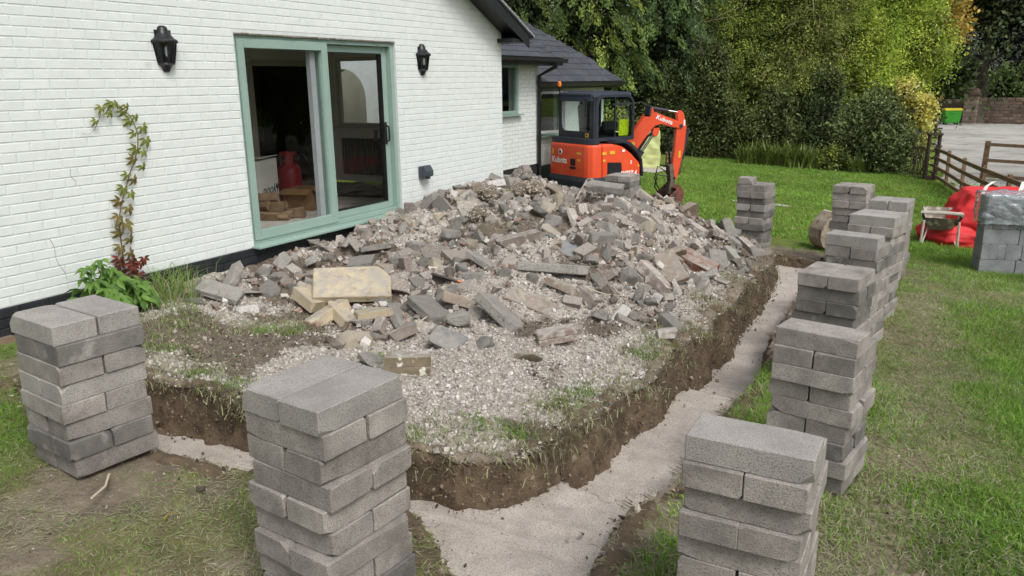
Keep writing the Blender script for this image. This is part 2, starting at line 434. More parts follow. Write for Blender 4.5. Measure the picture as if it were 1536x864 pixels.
# concrete footing in the trench, cast in three steps
xs = np.arange(.7, 5.2, .025); ys = np.arange(2.2, 12.0, .025)
def foot_z(x, y):
    r = .012*vnoise(x*3+.3*vnoise(x*2, y*2), y*20, 2.)+.007*vnoise(x*9, y*36, 4.)+.010*fbm(x*1.5, y*1.5, 1., 2)+.004*fbm(x*22, y*22, 7., 2)
    return floor_z(x, y)+r
def foot_keep(x, y):
    k = np.zeros(len(x), bool)
    for dx in (-.09, 0, .09):
        for dy in (-.09, 0, .09): k |= in_poly(x+dx, y+dy, POLY_T)
    return k
tag(link('concrete_footing', grid_mesh(xs, ys, foot_z, foot_keep, 'concrete_footing', M_conc)), kind='structure')

# cut soil faces of the trench
def trench_wall(name, L, D, hf, seed):
    offs = [(-.16, -.02), (-.11, .002), (-.06, .010), (-.02, .004)]
    n = len(L); rows = []; cols = []
    nv = 15
    for o, dz in offs:
        x = L[:, 0]+D[:, 0]*o; y = L[:, 1]+D[:, 1]*o
        z = hf(x, y)+dz+.024*fbm(x*11, y*11, seed, 3)
        k_ = sst(-.5, .3, fbm(x*4, y*4, 3.+seed, 3))[:, None] if seed > 5 else np.zeros((n, 1))
        rows.append(np.c_[x, y, z]); cols.append(np.array([1.0, .99, .95])*(1-k_)+np.array([1.75, 1.95, 2.2])*k_)
    hx, hy = L[:, 0]-D[:, 0]*.02, L[:, 1]-D[:, 1]*.02
    h = hf(hx, hy); f = floor_z(L[:, 0]+D[:, 0]*.1, L[:, 1]+D[:, 1]*.1)-.03
    for i in range(nv):
        t = i/(nv-1); z = h+(f-h)*t
        nz = .035*fbm(L[:, 0]*5, L[:, 1]*5, z*5+seed, 3)+.012*fbm(L[:, 0]*22, L[:, 1]*22, z*22+seed, 2)
        o = -.005+.06*t**1.5+nz*min(1, .3+t*3)
        rows.append(np.c_[L[:, 0]+D[:, 0]*o, L[:, 1]+D[:, 1]*o, z-.01*(i == 0)])
        cols.append((1.0+.25*fbm(L[:, 0]*3, L[:, 1]*3, z*9+seed, 2))[:, None]*np.array([1, .98, .94]))
    V = np.concatenate(rows); R = len(rows); idx = np.arange(n*R).reshape(R, n)
    F = np.stack([idx[:-1, :-1], idx[1:, :-1], idx[1:, 1:], idx[:-1, 1:]], -1).reshape(-1, 4)
    c = np.concatenate(cols)
    return tag(link(name, np_mesh(name, V, F, M_wallsoil, c, True)), kind='structure')
trench_wall('trench_side', OUT_L, -OUT_N, lawn_z, 3.3)
trench_wall('mound_side', ISL_L, ISL_N, mound_z, 7.7)
# ------------------------------------------------------------------ the house
M_white = mat('white_painted_brick', srgb(212,217,214), srgb(220,225,222), scale=7, rough=.75, bump=.12, bscale=70, rv=.02, c3=srgb(198,202,198), s3=11, c3lo=.66, c3hi=.8)
M_mortar = mat('white_painted_mortar', srgb(202,207,204), srgb(212,217,214), scale=9, rough=.85, bump=.3, bscale=120)
M_black = mat('black_painted_brick', srgb(34,36,39), srgb(46,48,51), scale=10, rough=.6, bump=.25, bscale=90, c3=srgb(110,112,112), s3=130, c3lo=.72, c3hi=.76)
M_blackpl = mat('black_plastic', srgb(24,25,28), srgb(32,33,36), scale=6, rough=.38, spec=.45)
M_sage = mat('sage_green_frame', srgb(140,163,153), srgb(146,169,159), scale=3, rough=.4, spec=.4)
M_grey_frame = mat('pale_grey_frame', srgb(150,154,158), srgb(165,168,172), scale=3, rough=.4)
M_slate = mat('dark_slate', srgb(58,60,66), srgb(78,80,86), scale=6, rough=.65, bump=.35, bscale=60, rv=.14, c3=srgb(120,120,118), s3=18, c3lo=.7, c3hi=.8)
M_plaster = mat('room_plaster', srgb(222,218,208), srgb(230,226,218), scale=2, rough=.95)
M_plaster2 = mat('pale_plaster', srgb(196,190,178), srgb(206,200,190), scale=2, rough=.95)
M_floorin = mat('room_concrete', srgb(160,152,144), srgb(196,188,178), scale=4, rough=.9, bump=.2)
M_darkroom = mat('unlit_interior', srgb(40,38,36), srgb(52,50,47), scale=3, rough=.95)  # dark colour stands in for the lack of light indoors
M_glass = glass_mat('window_glass', (.93, .95, .94), ior=1.22)
M_glassfar = glass_mat('wing_window_glass', (.8, .84, .82), ior=1.1)
M_boardbrown = mat('brown_footing', srgb(110,92,78), srgb(138,118,102), scale=6, rough=.95, bump=.5, bscale=40)

house = thing('house', 'white painted brick bungalow with black plinth and dark slate roofs', 'house', (0, 5.2, .2))
H0 = Vector((0, 5.2, .2))
def hb(mb, name, m, parent=None, **k):
    """build in world coordinates under the house (or one of its parts)"""
    o = mb.build(name, m, None, **k)
    o.parent = parent or house          # parts of parts sit in world coordinates already
    if parent is None: o.matrix_parent_inverse = Matrix.Translation(-H0)
    return o
YW0, YW1, ZB, ZP = .55, 10.45, -.25, .405
DY0, DY1, DZ0, DZ1 = 5.44, 7.90, .40, 2.475      # patio door opening
def gable_top(y):
    return 2.715+(min(y-YW0, YW1-y))*.467
# structural wall behind the bricks (mortar face recessed 7 mm), split round the door opening
w = MB(); T0, T1 = -.30, -.0034
ym = (YW0+YW1)/2
w.prism([(YW0, ZB), (DY0, ZB), (DY0, gable_top(DY0)), (ym-.0, gable_top(ym)) if DY0 > ym else (DY0, gable_top(DY0)), (YW0, gable_top(YW0))], 'x', T0, T1)
w = MB()
w.prism([(YW0, ZB), (DY0, ZB), (DY0, gable_top(DY0)), (YW0, gable_top(YW0))], 'x', T0, T1)
w.prism([(DY0, DZ1), (DY1, DZ1), (DY1, gable_top(DY1)), (ym, gable_top(ym)), (DY0, gable_top(DY0))], 'x', T0, T1)
w.prism([(DY0, ZB), (DY1, ZB), (DY1, DZ0), (DY0, DZ0)], 'x', T0, T1)
w.prism([(DY1, ZB), (YW1, ZB), (YW1, gable_top(YW1)), (DY1, gable_top(DY1))], 'x', T0, T1)
# other three walls; unseen opening added in the near end to light the room
w.box((-6.2, YW0+.15, 1.2), (5.4, .29, 2.9)); w.box((-.45, YW0+.15, 1.2), (.3, .29, 2.9)); w.box((-2.05, YW0+.15, .1), (2.9, .29, .6)); w.box((-2.05, YW0+.15, 2.62), (2.9, .29, .1)); w.box((-8.95, 5.5, 1.2), (.1, 9.6, 2.9))
w.box((-6.4, YW1-.10, 1.2), (5.2, .19, 2.9)); w.box((-.65, YW1-.15, 1.2), (.7, .29, 2.9))
wall = hb(w, 'gable_wall', M_mortar)

def brick_mesh(name, L, Hh, dpt, m, bev=.0026):
    y, z = L/2, Hh/2
    V = [(-dpt, -y, -z), (-dpt, y, -z), (-dpt, y, z), (-dpt, -y, z), (-bev, -y, -z), (-bev, y, -z), (-bev, y, z), (-bev, -y, z),
         (0, -y+bev, -z+bev), (0, y-bev, -z+bev), (0, y-bev, z-bev), (0, -y+bev, z-bev)]
    F = [(0, 1, 5, 4), (1, 2, 6, 5), (2, 3, 7, 6), (3, 0, 4, 7), (4, 5, 9, 8), (5, 6, 10, 9), (6, 7, 11, 10), (7, 4, 8, 11), (8, 9, 10, 11)]
    return V, F
def brick_me(L, Hh, m, dpt=.012):
    V, F = brick_mesh('', L, Hh, dpt, m)
    me = bpy.data.meshes.new('brick'); me.from_pydata(V, [], F); me.materials.append(m); return me
def bricks_for(x, y0, y1, z0, z1, holes, phase, top=None):
    out = []; k = 0; z = z0
    while z < z1-.02:
        y = y0-(.1125 if k % 2 else 0)+phase
        while y < y1:
            a, b = max(y, y0), min(y+.215, y1); y += .225
            if b-a < .03: continue
            segs = [(a, b)]
            for (ha, hb_, hc, hd) in holes:
                if z+.06 > hc and z < hd-.005:
                    ns = []
                    for (p, q) in segs:
                        if q <= ha or p >= hb_: ns.append((p, q)); continue
                        if p < ha-.03: ns.append((p, ha-.002))
                        if q > hb_+.03: ns.append((hb_+.002, q))
                    segs = ns
            for p, q in segs:
                if top and z+.068 > min(top(p), top(q)): continue
                out.append(((p+q)/2, z+.0325, q-p))
        z += .075; k += 1
    return out
BR = bricks_for(0, YW0, YW1, ZP+.005, 5.1, [(DY0, DY1, DZ0-.03, DZ1)], .04, gable_top)
fwd = _fw
def visible(p):
    d = Vector(p)-CAM; z = d.dot(_fw)
    if z < .3: return False
    return abs(d.dot(_r2)/z) < .68 and abs(d.dot(_u2)/z) < .40
vis = [b for b in BR if visible((0, b[0], b[1]))]
vis.sort(key=lambda b: (Vector((0, b[0], b[1]))-CAM).length)
front = set(vis[:300]); shapes = {}
for b in vis[:300]:
    key = round(b[2], 3)
    if key not in shapes: shapes[key] = brick_me(b[2], .065, M_white)
    o = link('brick', shapes[key], wall)
    o.location = (rnd.uniform(-.0007, .0009), b[0], b[1]); o.rotation_euler = (rnd.uniform(-.004, .004), rnd.uniform(-.004, .004), rnd.uniform(-.002, .002))
def brick_stuff(lst, x, m, name, parent, Hh=.065):
    Vs, Fs = [], []
    for i, b in enumerate(lst):
        V, F = brick_mesh('', b[2], Hh, .012, None)
        V = np.array(V)+np.array([x+rnd.uniform(-.0007, .0009), b[0], b[1]]); Vs.append(V); Fs.append(np.array(F)+12*i)
    o = link(name, np_mesh(name, np.vstack(Vs), np.vstack(Fs), m)); o.parent = parent
    o['kind'] = 'stuff'; return o
brick_stuff([b for b in BR if b not in front], 0, M_white, 'brick', wall)
# black plinth: three brick courses standing proud
pl = MB(); pl.prism([(YW0-.01, ZB), (YW1+.008, ZB), (YW1+.008, ZP), (YW0-.01, ZP)], 'x', -.006, .004)
plinth = hb(pl, 'plinth', M_black)
for b in bricks_for(0, YW0, YW1, ZP-.075*5+.004, ZP-.02, [], .09):
    key = ('p', round(b[2], 3))
    if key not in shapes: shapes[key] = brick_me(b[2], .066, M_black)
    o = link('plinth_brick', shapes[key], plinth)
    o.location = (.012+rnd.uniform(-.001, .002), b[0], b[1])
# rough footing below the plinth
fo = MB(); n = 40
for i in range(n):
    ya = YW0+(YW1-YW0)*i/n; yb = YW0+(YW1-YW0)*(i+1)/n-.004
    fo.box((.04+rnd.uniform(-.012, .012), (ya+yb)/2, .02+rnd.uniform(-.01, .012)), (.13, yb-ya, .36), rot=(0, rnd.uniform(-.05, .05), rnd.uniform(-.02, .02)))
hb(fo, 'footing', M_boardbrown, bevel=.012)

# roof of the main block: two slopes, soffits, barge boards and gutter
TH = math.atan(.467)
rf = MB()
for s in (1, -1):
    def ry(t): return ym+s*t
    e = (YW1-ym)+.42; zt = gable_top(ym)+.13
    P = [(ry(0), zt), (ry(e), zt-e*.467), (ry(e), zt-e*.467-.03), (ry(0), zt-.03)]
    if s > 0: rf.prism(P, 'x', -9.3, .30)
    else:                                         # unseen glazed opening added on the hidden slope to brighten the room
        sl = lambda t: zt-t*.467
        Q = lambda a, b: [(ry(a), sl(a)), (ry(b), sl(b)), (ry(b), sl(b)-.03), (ry(a), sl(a)-.03)]
        rf.prism(P, 'x', -9.3, -3.2); rf.prism(P, 'x', -.7, .30); rf.prism(Q(0, .25), 'x', -3.2, -.7); rf.prism(Q(2.7, e), 'x', -3.2, -.7)
        rl = MB().prism([(ry(.25), sl(.25)-.01), (ry(2.7), sl(2.7)-.01), (ry(2.7), sl(2.7)-.02), (ry(.25), sl(.25)-.02)], 'x', -3.2, -.7)
main_roof = hb(rf, 'roof', M_slate); hb(rl, 'added_roof_light', M_glass)
bg = MB()
for s in (1, -1):
    e = (YW1-ym)+.34; zt = gable_top(ym)+.085
    bg.prism([(ym, zt), (ym+s*e, zt-e*.467), (ym+s*e, zt-e*.467-.17), (ym, zt-.20)], 'x', .27, .292)
hb(bg, 'barge_board', M_blackpl, bevel=.003)
sf = MB()
for s in (1, -1):
    e = (YW1-ym)+.0
    sf.prism([(ym, gable_top(ym)-.02), (ym+s*e, gable_top(ym)-.02-e*.467), (ym+s*e, gable_top(ym)-.04-e*.467), (ym, gable_top(ym)-.04)], 'x', .002, .268)
    # boxed eave end
    y0, y1 = sorted((ym+s*(e-.12), ym+s*(e+.335)))
    sf.prism([(y0, 2.545), (y1, 2.545), (y1, 2.585), (y0, 2.60)], 'x', -9.2, .268)
    yy = ym+s*(e+.33)
    sf.box((-4.5, yy, 2.63), (9.5, .02, .15))
hb(sf, 'soffit', M_blackpl)
ve = MB()
for s in (1, -1):
    for i in range(22):
        a, b = .245*i, .245*(i+1)+.03
        if b > (YW1-ym)+.45: b = (YW1-ym)+.45
        zt = gable_top(ym)+.135
        P = [(ym+s*a, zt-a*.467+.012), (ym+s*b, zt-b*.467+.022), (ym+s*b, zt-b*.467-.012), (ym+s*a, zt-a*.467-.018)]
        ve.prism(P, 'x', .2, .315+.004*(i % 2))
hb(ve, 'verge_slate', mat('verge', srgb(120,122,124), srgb(160,162,163), scale=12, rough=.7, bump=.3), main_roof)
gt = MB()
yy = YW1+.42
pr = [(-.055, .03), (-.05, -.02), (-.025, -.048), (.025, -.048), (.05, -.02), (.055, .03), (.048, .03), (.043, -.018), (.022, -.04), (-.022, -.04), (-.043, -.018), (-.048, .03)]
gt.prism([(yy+.0+p[0], 2.66+p[1]) for p in pr], 'x', -9, .30)
hb(gt, 'gutter', M_blackpl)

# ---------------- patio door (part) : outer frame, two sashes, panes, handle
pd = bpy.data.objects.new('patio_door', None); COL.objects.link(pd); pd.parent = house; pd.location = (0, 0, 0)
pd.matrix_parent_inverse = Matrix.Translation(-H0); pd.empty_display_size = .2
def pb(mb, name, m, bevel=.004):
    o = mb.build(name, m, pd, bevel=bevel); return o
def rect_frame(mb, y0, y1, z0, z1, wl_, wr_, wt, wb, x0, x1):
    mb.box(((x0+x1)/2, y0+wl_/2, (z0+z1)/2), (x1-x0, wl_, z1-z0)); mb.box(((x0+x1)/2, y1-wr_/2, (z0+z1)/2), (x1-x0, wr_, z1-z0))
    mb.box(((x0+x1)/2, (y0+wl_+y1-wr_)/2, z1-wt/2), (x1-x0, y1-y0-wl_-wr_, wt)); mb.box(((x0+x1)/2, (y0+wl_+y1-wr_)/2, z0+wb/2), (x1-x0, y1-y0-wl_-wr_, wb))
f = MB(); rect_frame(f, DY0+.004, DY1-.004, DZ0+.03, DZ1-.012, .035, .06, .05, .05, -.135, -.035); pb(f, 'frame', M_sage)
f = MB(); rect_frame(f, DY0+.045, 6.735, DZ0+.065, DZ1-.05, .085, .095, .085, .095, -.085, -.022); pb(f, 'sash', M_sage)
f = MB(); rect_frame(f, 6.66, DY1-.066, DZ0+.085, DZ1-.066, .085, .1, .075, .085, -.155, -.095); pb(f, 'sash', M_sage)
f = MB(); rect_frame(f, 6.53, 6.77, DZ0+.10, DZ1-.09, .075, .001, .001, .001, -.155, -.096); pb(f, 'inner_stile', M_grey_frame)
f = MB(); rect_frame(f, 6.745, DY1-.165, DZ0+.17, DZ1-.14, .008, .012, .008, .008, -.16, -.09); pb(f, 'bead', M_blackpl, 0)
def pane(y0, y1, z0, z1, x):
    f = MB(); f.raw([(x, y0, z0), (x, y1, z0), (x, y1, z1), (x, y0, z1)], [(0, 1, 2, 3)]); pb(f, 'pane', M_glass, 0)
pane(DY0+.13, 6.64, DZ0+.16, DZ1-.135, -.055); pane(6.745, DY1-.166, DZ0+.17, DZ1-.141, -.125)
f = MB(); f.box((.03, (DY0+DY1)/2, DZ0+.012), (.16, DY1-DY0+.06, .024)); f.box((-.03, (DY0+DY1)/2, DZ0+.008), (.12, DY1-DY0-.01, .04)); pb(f, 'sill', M_sage, .006)
f = MB(); f.bbox((-.088, 7.755, 1.40), (.016, .034, .27), .006); f.tube([(-.08, 7.755, 1.30), (-.045, 7.755, 1.31), (-.04, 7.755, 1.40), (-.045, 7.755, 1.48), (-.08, 7.755, 1.49)], .012, 8); pb(f, 'handle', M_blackpl, 0)
f = MB(); f.bbox((-.175, 7.66, 1.38), (.03, .035, .12), .005); pb(f, 'inner_handle', M_blackpl, 0)
# rough mortar line over the door
f = MB()
for i in range(26):
    ya = DY0+(DY1-DY0)*i/26; yb = ya+(DY1-DY0)/26
    f.box((-.02+rnd.uniform(-.004, .004), (ya+yb)/2, DZ1-.006+rnd.uniform(-.004, .003)), (.034, yb-ya, .014))
hb(f, 'lintel_packing', mat('packing', srgb(96,90,82), srgb(150,144,134), scale=20, rough=.9))

# ---------------- the room behind the glass
rm = MB(); rm.box((-1.9, 5.3, .395), (3.2, 9.2, .04)); hb(rm, 'room_floor', M_floorin)
rm = MB()
rm.box((-3.55, 4.79, 1.55), (.1, 8.1, 2.3)); rm.box((-3.55, 9.55, 2.5), (.1, 1.42, .38))      # back wall with a doorway at y 8.85..10.2
rm.box((-1.9, 7.75, 2.72), (3.3, 4.9, .06)); rm.box((-1.9, 1.85, 2.72), (3.3, 2.1, .06))  # ceiling, with a gap left under the added roof opening
# far side wall with a window opening x -3.0..-2.0
rm.box((-1.15, 10.24, 1.55), (1.68, .06, 2.3)); rm.box((-3.27, 10.24, 1.55), (.5, .06, 2.3)); rm.box((-2.5, 10.24, .86), (1.02, .06, .92)); rm.box((-2.5, 10.24, 2.55), (1.02, .06, .3))
rm.box((-.302, 4.6, 1.5), (.006, 1.6, 2.3)); rm.box((-.302, 9.1, 1.5), (.006, 2.2, 2.3))
hb(rm, 'room_wall', M_plaster)
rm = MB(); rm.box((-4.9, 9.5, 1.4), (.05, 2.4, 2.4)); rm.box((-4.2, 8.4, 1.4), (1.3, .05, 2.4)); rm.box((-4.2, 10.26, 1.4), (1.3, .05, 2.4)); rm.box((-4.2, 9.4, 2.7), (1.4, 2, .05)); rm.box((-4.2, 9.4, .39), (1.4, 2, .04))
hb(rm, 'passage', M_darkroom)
rm = MB(); rm.box((-3.49, 8.80, 1.38), (.03, .09, 1.9)); rm.box((-3.49, 9.5, 2.32), (.03, 1.3, .09)); hb(rm, 'door_casing', M_plaster2)
iw = MB(); rect_frame2 = lambda mb, x0, x1, z0, z1, w_, y0, y1: [mb.box(((x0+x1)/2, (y0+y1)/2, z1-w_/2), (x1-x0, y1-y0, w_)), mb.box(((x0+x1)/2, (y0+y1)/2, z0+w_/2), (x1-x0, y1-y0, w_)), mb.box((x0+w_/2, (y0+y1)/2, (z0+z1)/2), (w_, y1-y0, z1-z0-2*w_)), mb.box((x1-w_/2, (y0+y1)/2, (z0+z1)/2), (w_, y1-y0, z1-z0-2*w_))]
rect_frame2(iw, -3.01, -1.99, 1.31, 2.4, .055, 10.19, 10.26); iw.box((-2.5, 10.15, 1.30), (1.1, .14, .025))
hb(iw, 'inner_window', M_plaster2)
# invented court beyond that window, roofless to let daylight in: white brick wall with an arched opening
cw = MB(); arc = [(-3.9, .2), (-3.35, .2), (-3.35, 1.75)]
arc = [(-4.17, .2)]+[(-4.72+.55*math.cos(t), 1.72+.55*math.sin(t)) for t in np.linspace(0, PI, 13)]+[(-5.27, .2)]
top = 2.9
n_ = len(arc)
for i in range(n_-1):
    a, b = arc[i], arc[i+1]
    cw.prism([a, b, (b[0], top), (a[0], top)], 'y', 12.3, 12.55)
cw.prism([(-4.17, .2), (-2.0, .2), (-2.0, top), (-4.17, top)], 'y', 12.301, 12.551)
cw.prism([(-6.5, .2), (-5.27, .2), (-5.27, top), (-6.5, top)], 'y', 12.301, 12.551)
hb(cw, 'arch_wall', M_mortar)
cb = MB(); cb.box((-4.9, 13.2, 1.4), (3, .05, 2.6)); hb(cb, 'court_wall', mat('ochre_render', srgb(158,156,140), srgb(174,171,155), scale=4, rough=.9))

# ---------------- second wing: set back, lower eaves
W2X, W2Y0, W2Y1 = -1.0, 10.47, 13.55
w2 = MB()
WN = (12.05, 12.77, 1.42, 2.28)
for (a, b, c, d) in ((W2Y0, WN[0], ZB, 2.42), (WN[1], W2Y1, ZB, 2.42), (WN[0], WN[1], ZB, WN[2]), (WN[0], WN[1], WN[3], 2.42)):
    w2.box((W2X-.11, (a+b)/2, (c+d)/2), (.205, b-a, d-c))
w2.box((W2X-.6, W2Y1-.1, 1.2), (.8, .19, 2.6)); w2.box((W2X-1.0, 12.0, 1.3), (.05, 3.1, 2.9))
wall2 = hb(w2, 'wing_wall', M_mortar)
brick_stuff(bricks_for(0, W2Y0, W2Y1, .455, 2.40, [WN], .02), W2X+.002, M_white, 'brick', wall2)
hb(MB().prism([(W2Y0, ZB-.2), (W2Y1+.006, ZB-.2), (W2Y1+.006, .45), (W2Y0, .45)], 'x', W2X-.1, W2X+.015), 'plinth', M_black)
def window(wx, y0, y1, z0, z1, sill=True, name='window'):
    wn_ = MB(); rect_frame(wn_, y0, y1, z0, z1, .05, .05, .05, .06, wx-.09, wx-.025); o = hb(wn_, name, M_sage, bevel=.003)
    g = MB(); g.raw([(wx-.06, y0+.05, z0+.06), (wx-.06, y1-.05, z0+.06), (wx-.06, y1-.05, z1-.05), (wx-.06, y0+.05, z1-.05)], [(0, 1, 2, 3)]); hb(g, 'pane', M_glassfar, o)
    if sill: s = MB(); s.box((wx+.02, (y0+y1)/2, z0-.012), (.14, y1-y0+.08, .024)); hb(s, 'sill', M_sage, o)
    return o
window(W2X, *WN[:2], WN[2], WN[3])
d = MB(); d.box((W2X-.55, (WN[0]+WN[1])/2, 1.8), (.02, 2.2, 1.6)); hb(d, 'room_wall', M_darkroom)  # dark sheet standing in for the unlit room behind the pane
# roof of the second wing: slates laid one by one on a pitched deck
def slate_roof(x0, z0, y0, y1, run, pitch, nr, sy, hip=None, thin=.012):
    """deck starts at the eave (x0, z0) and climbs towards -x"""
    ca, sa = math.cos(pitch), math.sin(pitch); Lr = run/ca
    dk = MB()
    yt = y1-(hip*run if hip else 0)
    P0 = [(x0, y0, z0), (x0, y1, z0), (x0-run, yt, z0+run*sa/ca), (x0-run, y0, z0+run*sa/ca)]
    dk.raw(P0+[(p[0], p[1], p[2]-.05) for p in P0], [(0, 1, 2, 3), (7, 6, 5, 4), (0, 4, 5, 1), (1, 5, 6, 2), (2, 6, 7, 3), (3, 7, 4, 0)])
    if hip:
        q = [(x0, y1, z0), (x0-2*run, y1, z0), (x0-run, yt, z0+run*sa/ca)]
        dk.raw(q+[(p[0], p[1], p[2]-.05) for p in q], [(0, 1, 2), (5, 4, 3)])
    deck = hb(dk, 'roof', M_slate)
    ln = Lr/nr
    me = MB().bbox((0, 0, 0), (ln*1.25, sy-.006, thin), .002).mesh('slate', M_slate)
    for r_ in range(nr):
        t = (r_+.5)*ln; x = x0-t*ca; z = z0+t*sa; yend = y1-(hip*t*ca if hip else 0)
        y = y0-(sy/2 if r_ % 2 else 0)
        while y < yend+.02:
            if y+sy*.5 < yend+.02 and y >= y0-.01:
                o = link('slate', me, deck)
                o.location = (x, y+sy/2, z+.016); o.rotation_euler = (rnd.uniform(-.004, .004), pitch-.045+rnd.uniform(-.006, .006), rnd.uniform(-.01, .01))
            y += sy
    return deck
slate_roof(-.62, 2.40, W2Y0-.02, W2Y1+.25, 1.4, math.radians(26), 7, .26)
def gutter_run(x, z, y0, y1):
    g = MB(); g.prism([(x+p[0], z+p[1]) for p in pr], 'y', y0, y1); hb(g, 'gutter', M_blackpl)
    g = MB(); g.box((x-.07, (y0+y1)/2, z-.01), (.02, y1-y0, .16)); g.box((x-.22, (y0+y1)/2, z-.085), (.3, y1-y0-.02, .015)); hb(g, 'fascia', M_blackpl)
gutter_run(-.58, 2.36, W2Y0+.05, W2Y1+.3)
def downpipe(x, y, z1, z0, xin, yoff=0):
    g = MB(); g.tube([(xin, y+yoff, z1), (xin, y+yoff, z1-.08), (x, y, z1-.24), (x, y, z0)], .036, 10)
    for zz in (z1-.35, (z0+z1)/2, z0+.3): g.tube([(x, y, zz-.02), (x, y, zz+.02)], .046, 10)
    hb(g, 'downpipe', M_blackpl, smooth=True)
downpipe(W2X+.06, W2Y1-.10, 2.33, -.4, -.58)
# ---------------- third wing beyond
W3X, W3Y0, W3Y1 = -1.45, 13.6, 17.75
w3 = MB(); A = (14.35, 15.5, .90, 1.85); B = (16.55, 17.25, .90, 1.75)
for (a, b, c, d) in ((W3Y0, A[0], -.7, 1.95), (A[1], B[0], -.7, 1.95), (B[1], W3Y1, -.7, 1.95), (A[0], A[1], -.7, A[2]), (A[0], A[1], A[3], 1.95), (B[0], B[1], -.7, B[2]), (B[0], B[1], B[3], 1.95)):
    w3.box((W3X-.11, (a+b)/2, (c+d)/2), (.205, b-a, d-c))
w3.box((W3X-2.2, W3Y1-.1, .6), (4.2, .19, 2.6)); w3.box((W3X-2.0, W3Y0+.1, .6), (4.2, .19, 2.6))
wall3 = hb(w3, 'wing_wall', M_mortar)
brick_stuff(bricks_for(0, W3Y0, W3Y1, .30, 1.93, [A, B], .07), W3X+.002, M_white, 'brick', wall3)
hb(MB().prism([(W3Y0, -.9), (W3Y1+.006, -.9), (W3Y1+.006, .29), (W3Y0, .29)], 'x', W3X-.1, W3X+.015), 'plinth', M_black)
o = window(W3X, *A[:2], A[2], A[3]); window(W3X, *B[:2], B[2], B[3])
d = MB(); d.box((W3X-.6, 15.9, 1.3), (.02, 4.2, 1.6)); hb(d, 'room_wall', M_darkroom)  # dark sheet in place of the unlit wing interior
# open casement leaning out of the nearer window
cs = MB(); rect_frame(cs, 0, .62, 0, .84, .05, .05, .05, .05, -.02, .02)
c_ = hb(cs, 'casement', mat('white_upvc', srgb(225,228,226), rough=.4), bevel=.003); c_.location = (W3X-.03, A[0]+.05, A[2]+.05); c_.rotation_euler = (0, .06, -.4)
g = MB(); g.raw([(0, .05, .05), (0, .57, .05), (0, .57, .79), (0, .05, .79)], [(0, 1, 2, 3)]); g_ = g.build('pane', M_glassfar, c_)
slate_roof(-1.08, 1.97, W3Y0-.12, W3Y1+.35, 2.5, math.radians(34), 13, .30, hip=.62)
gutter_run(-1.05, 1.93, W3Y0-.1, W3Y1+.35)
downpipe(W3X+.06, W3Y0+.12, 1.9, -.5, -1.05)
hb(MB().box((W3X+.05, W3Y0+.3, .55), (.08, .12, .2)), 'pipe_box', M_blackpl)
# ------------------------------------------------------------------ trees, hedges and plants
M_leaf = mat('leaf', (.85,.85,.85), (1,1,1), scale=2, rough=.55, attr=True, trans=.3, spec=.3)
M_leafdark = mat('copper_leaf', (.85,.85,.85), (1,1,1), scale=2, rough=.6, attr=True, trans=.1, spec=.2)
M_barkdark = mat('dark_bark', srgb(44,40,36), srgb(66,60,54), scale=9, rough=.95, bump=.8, bscale=25, stretch=(1,1,.25), bdist=.03)
M_bark = mat('bark', srgb(70,62,52), srgb(104,94,80), scale=9, rough=.95, bump=.8, bscale=25, stretch=(1,1,.25), bdist=.03)

LEAFK = 1.85
def unit(n):
    v = rg.normal(size=(n, 3)); return v/np.linalg.norm(v, axis=1)[:, None]
def leaf_quads(C, L, W, axis=None, spread=1.0, droop=0.0):
    """C (n,3) centres; L,W lengths/widths; axis preferred growing direction. Returns V (4n,3), F (n,4)"""
    n = len(C); a = unit(n)*spread
    if axis is not None: a = a+axis
    a[:, 2] -= droop
    a /= np.linalg.norm(a, axis=1)[:, None]+1e-9
    b = np.cross(a, unit(n)); b /= np.linalg.norm(b, axis=1)[:, None]+1e-9
    nn = np.cross(a, b)
    L = np.broadcast_to(L, n)[:, None]; W = np.broadcast_to(W, n)[:, None]
    V = np.stack([C-a*L*.5, C+b*W*.5+nn*W*.12, C+a*L*.5, C-b*W*.5+nn*W*.12], 1).reshape(-1, 3)
    return V, np.arange(4*n).reshape(n, 4)
def pick_cols(n, pal, clump_id=None, nclump=1, var=.42):
    pal = np.array(pal, float)
    if clump_id is None: base = pal[rg.integers(0, len(pal), n)]
    else:
        cc = pal[rg.integers(0, len(pal), nclump)]*(1+var*rg.normal(size=(nclump, 1))).clip(.5, 1.6)
        base = .65*cc[clump_id]+.35*pal[rg.integers(0, len(pal), n)]
    return (base*LEAFK*(1+.18*rg.normal(size=(n, 1)))).clip(.002, .9)
def foliage(name, m, blobs, n, L, W, pal, parent, per=60, r=.35, flat=1.0, droop=0., shell=.45, spread=1., axis=None):
    """clumps of leaves spread through ellipsoids: blobs = [(cx,cy,cz, rx,ry,rz)]"""
    B = np.array(blobs, float); vol = np.prod(B[:, 3:], 1)**(2/3.); p = vol/vol.sum()
    k = max(1, n//per)
    bi = rg.choice(len(B), k, p=p)
    u = unit(k)*(rg.uniform(shell**3, 1, k)**(1/3.))[:, None]
    cc = B[bi, :3]+u*B[bi, 3:]
    cid = rg.integers(0, k, n)
    off = rg.normal(size=(n, 3))*r*np.array([1, 1, flat])
    C = cc[cid]+off
    C[:, 2] -= droop*np.abs(off[:, 0]+off[:, 1])*1.0
    V, F = leaf_quads(C, L*rg.uniform(.7, 1.3, n), W*rg.uniform(.7, 1.3, n), axis=axis, spread=spread, droop=droop)
    col = np.repeat(pick_cols(n, pal, cid, k), 4, 0)
    return link(name, np_mesh(name, V, F, m, col), parent)
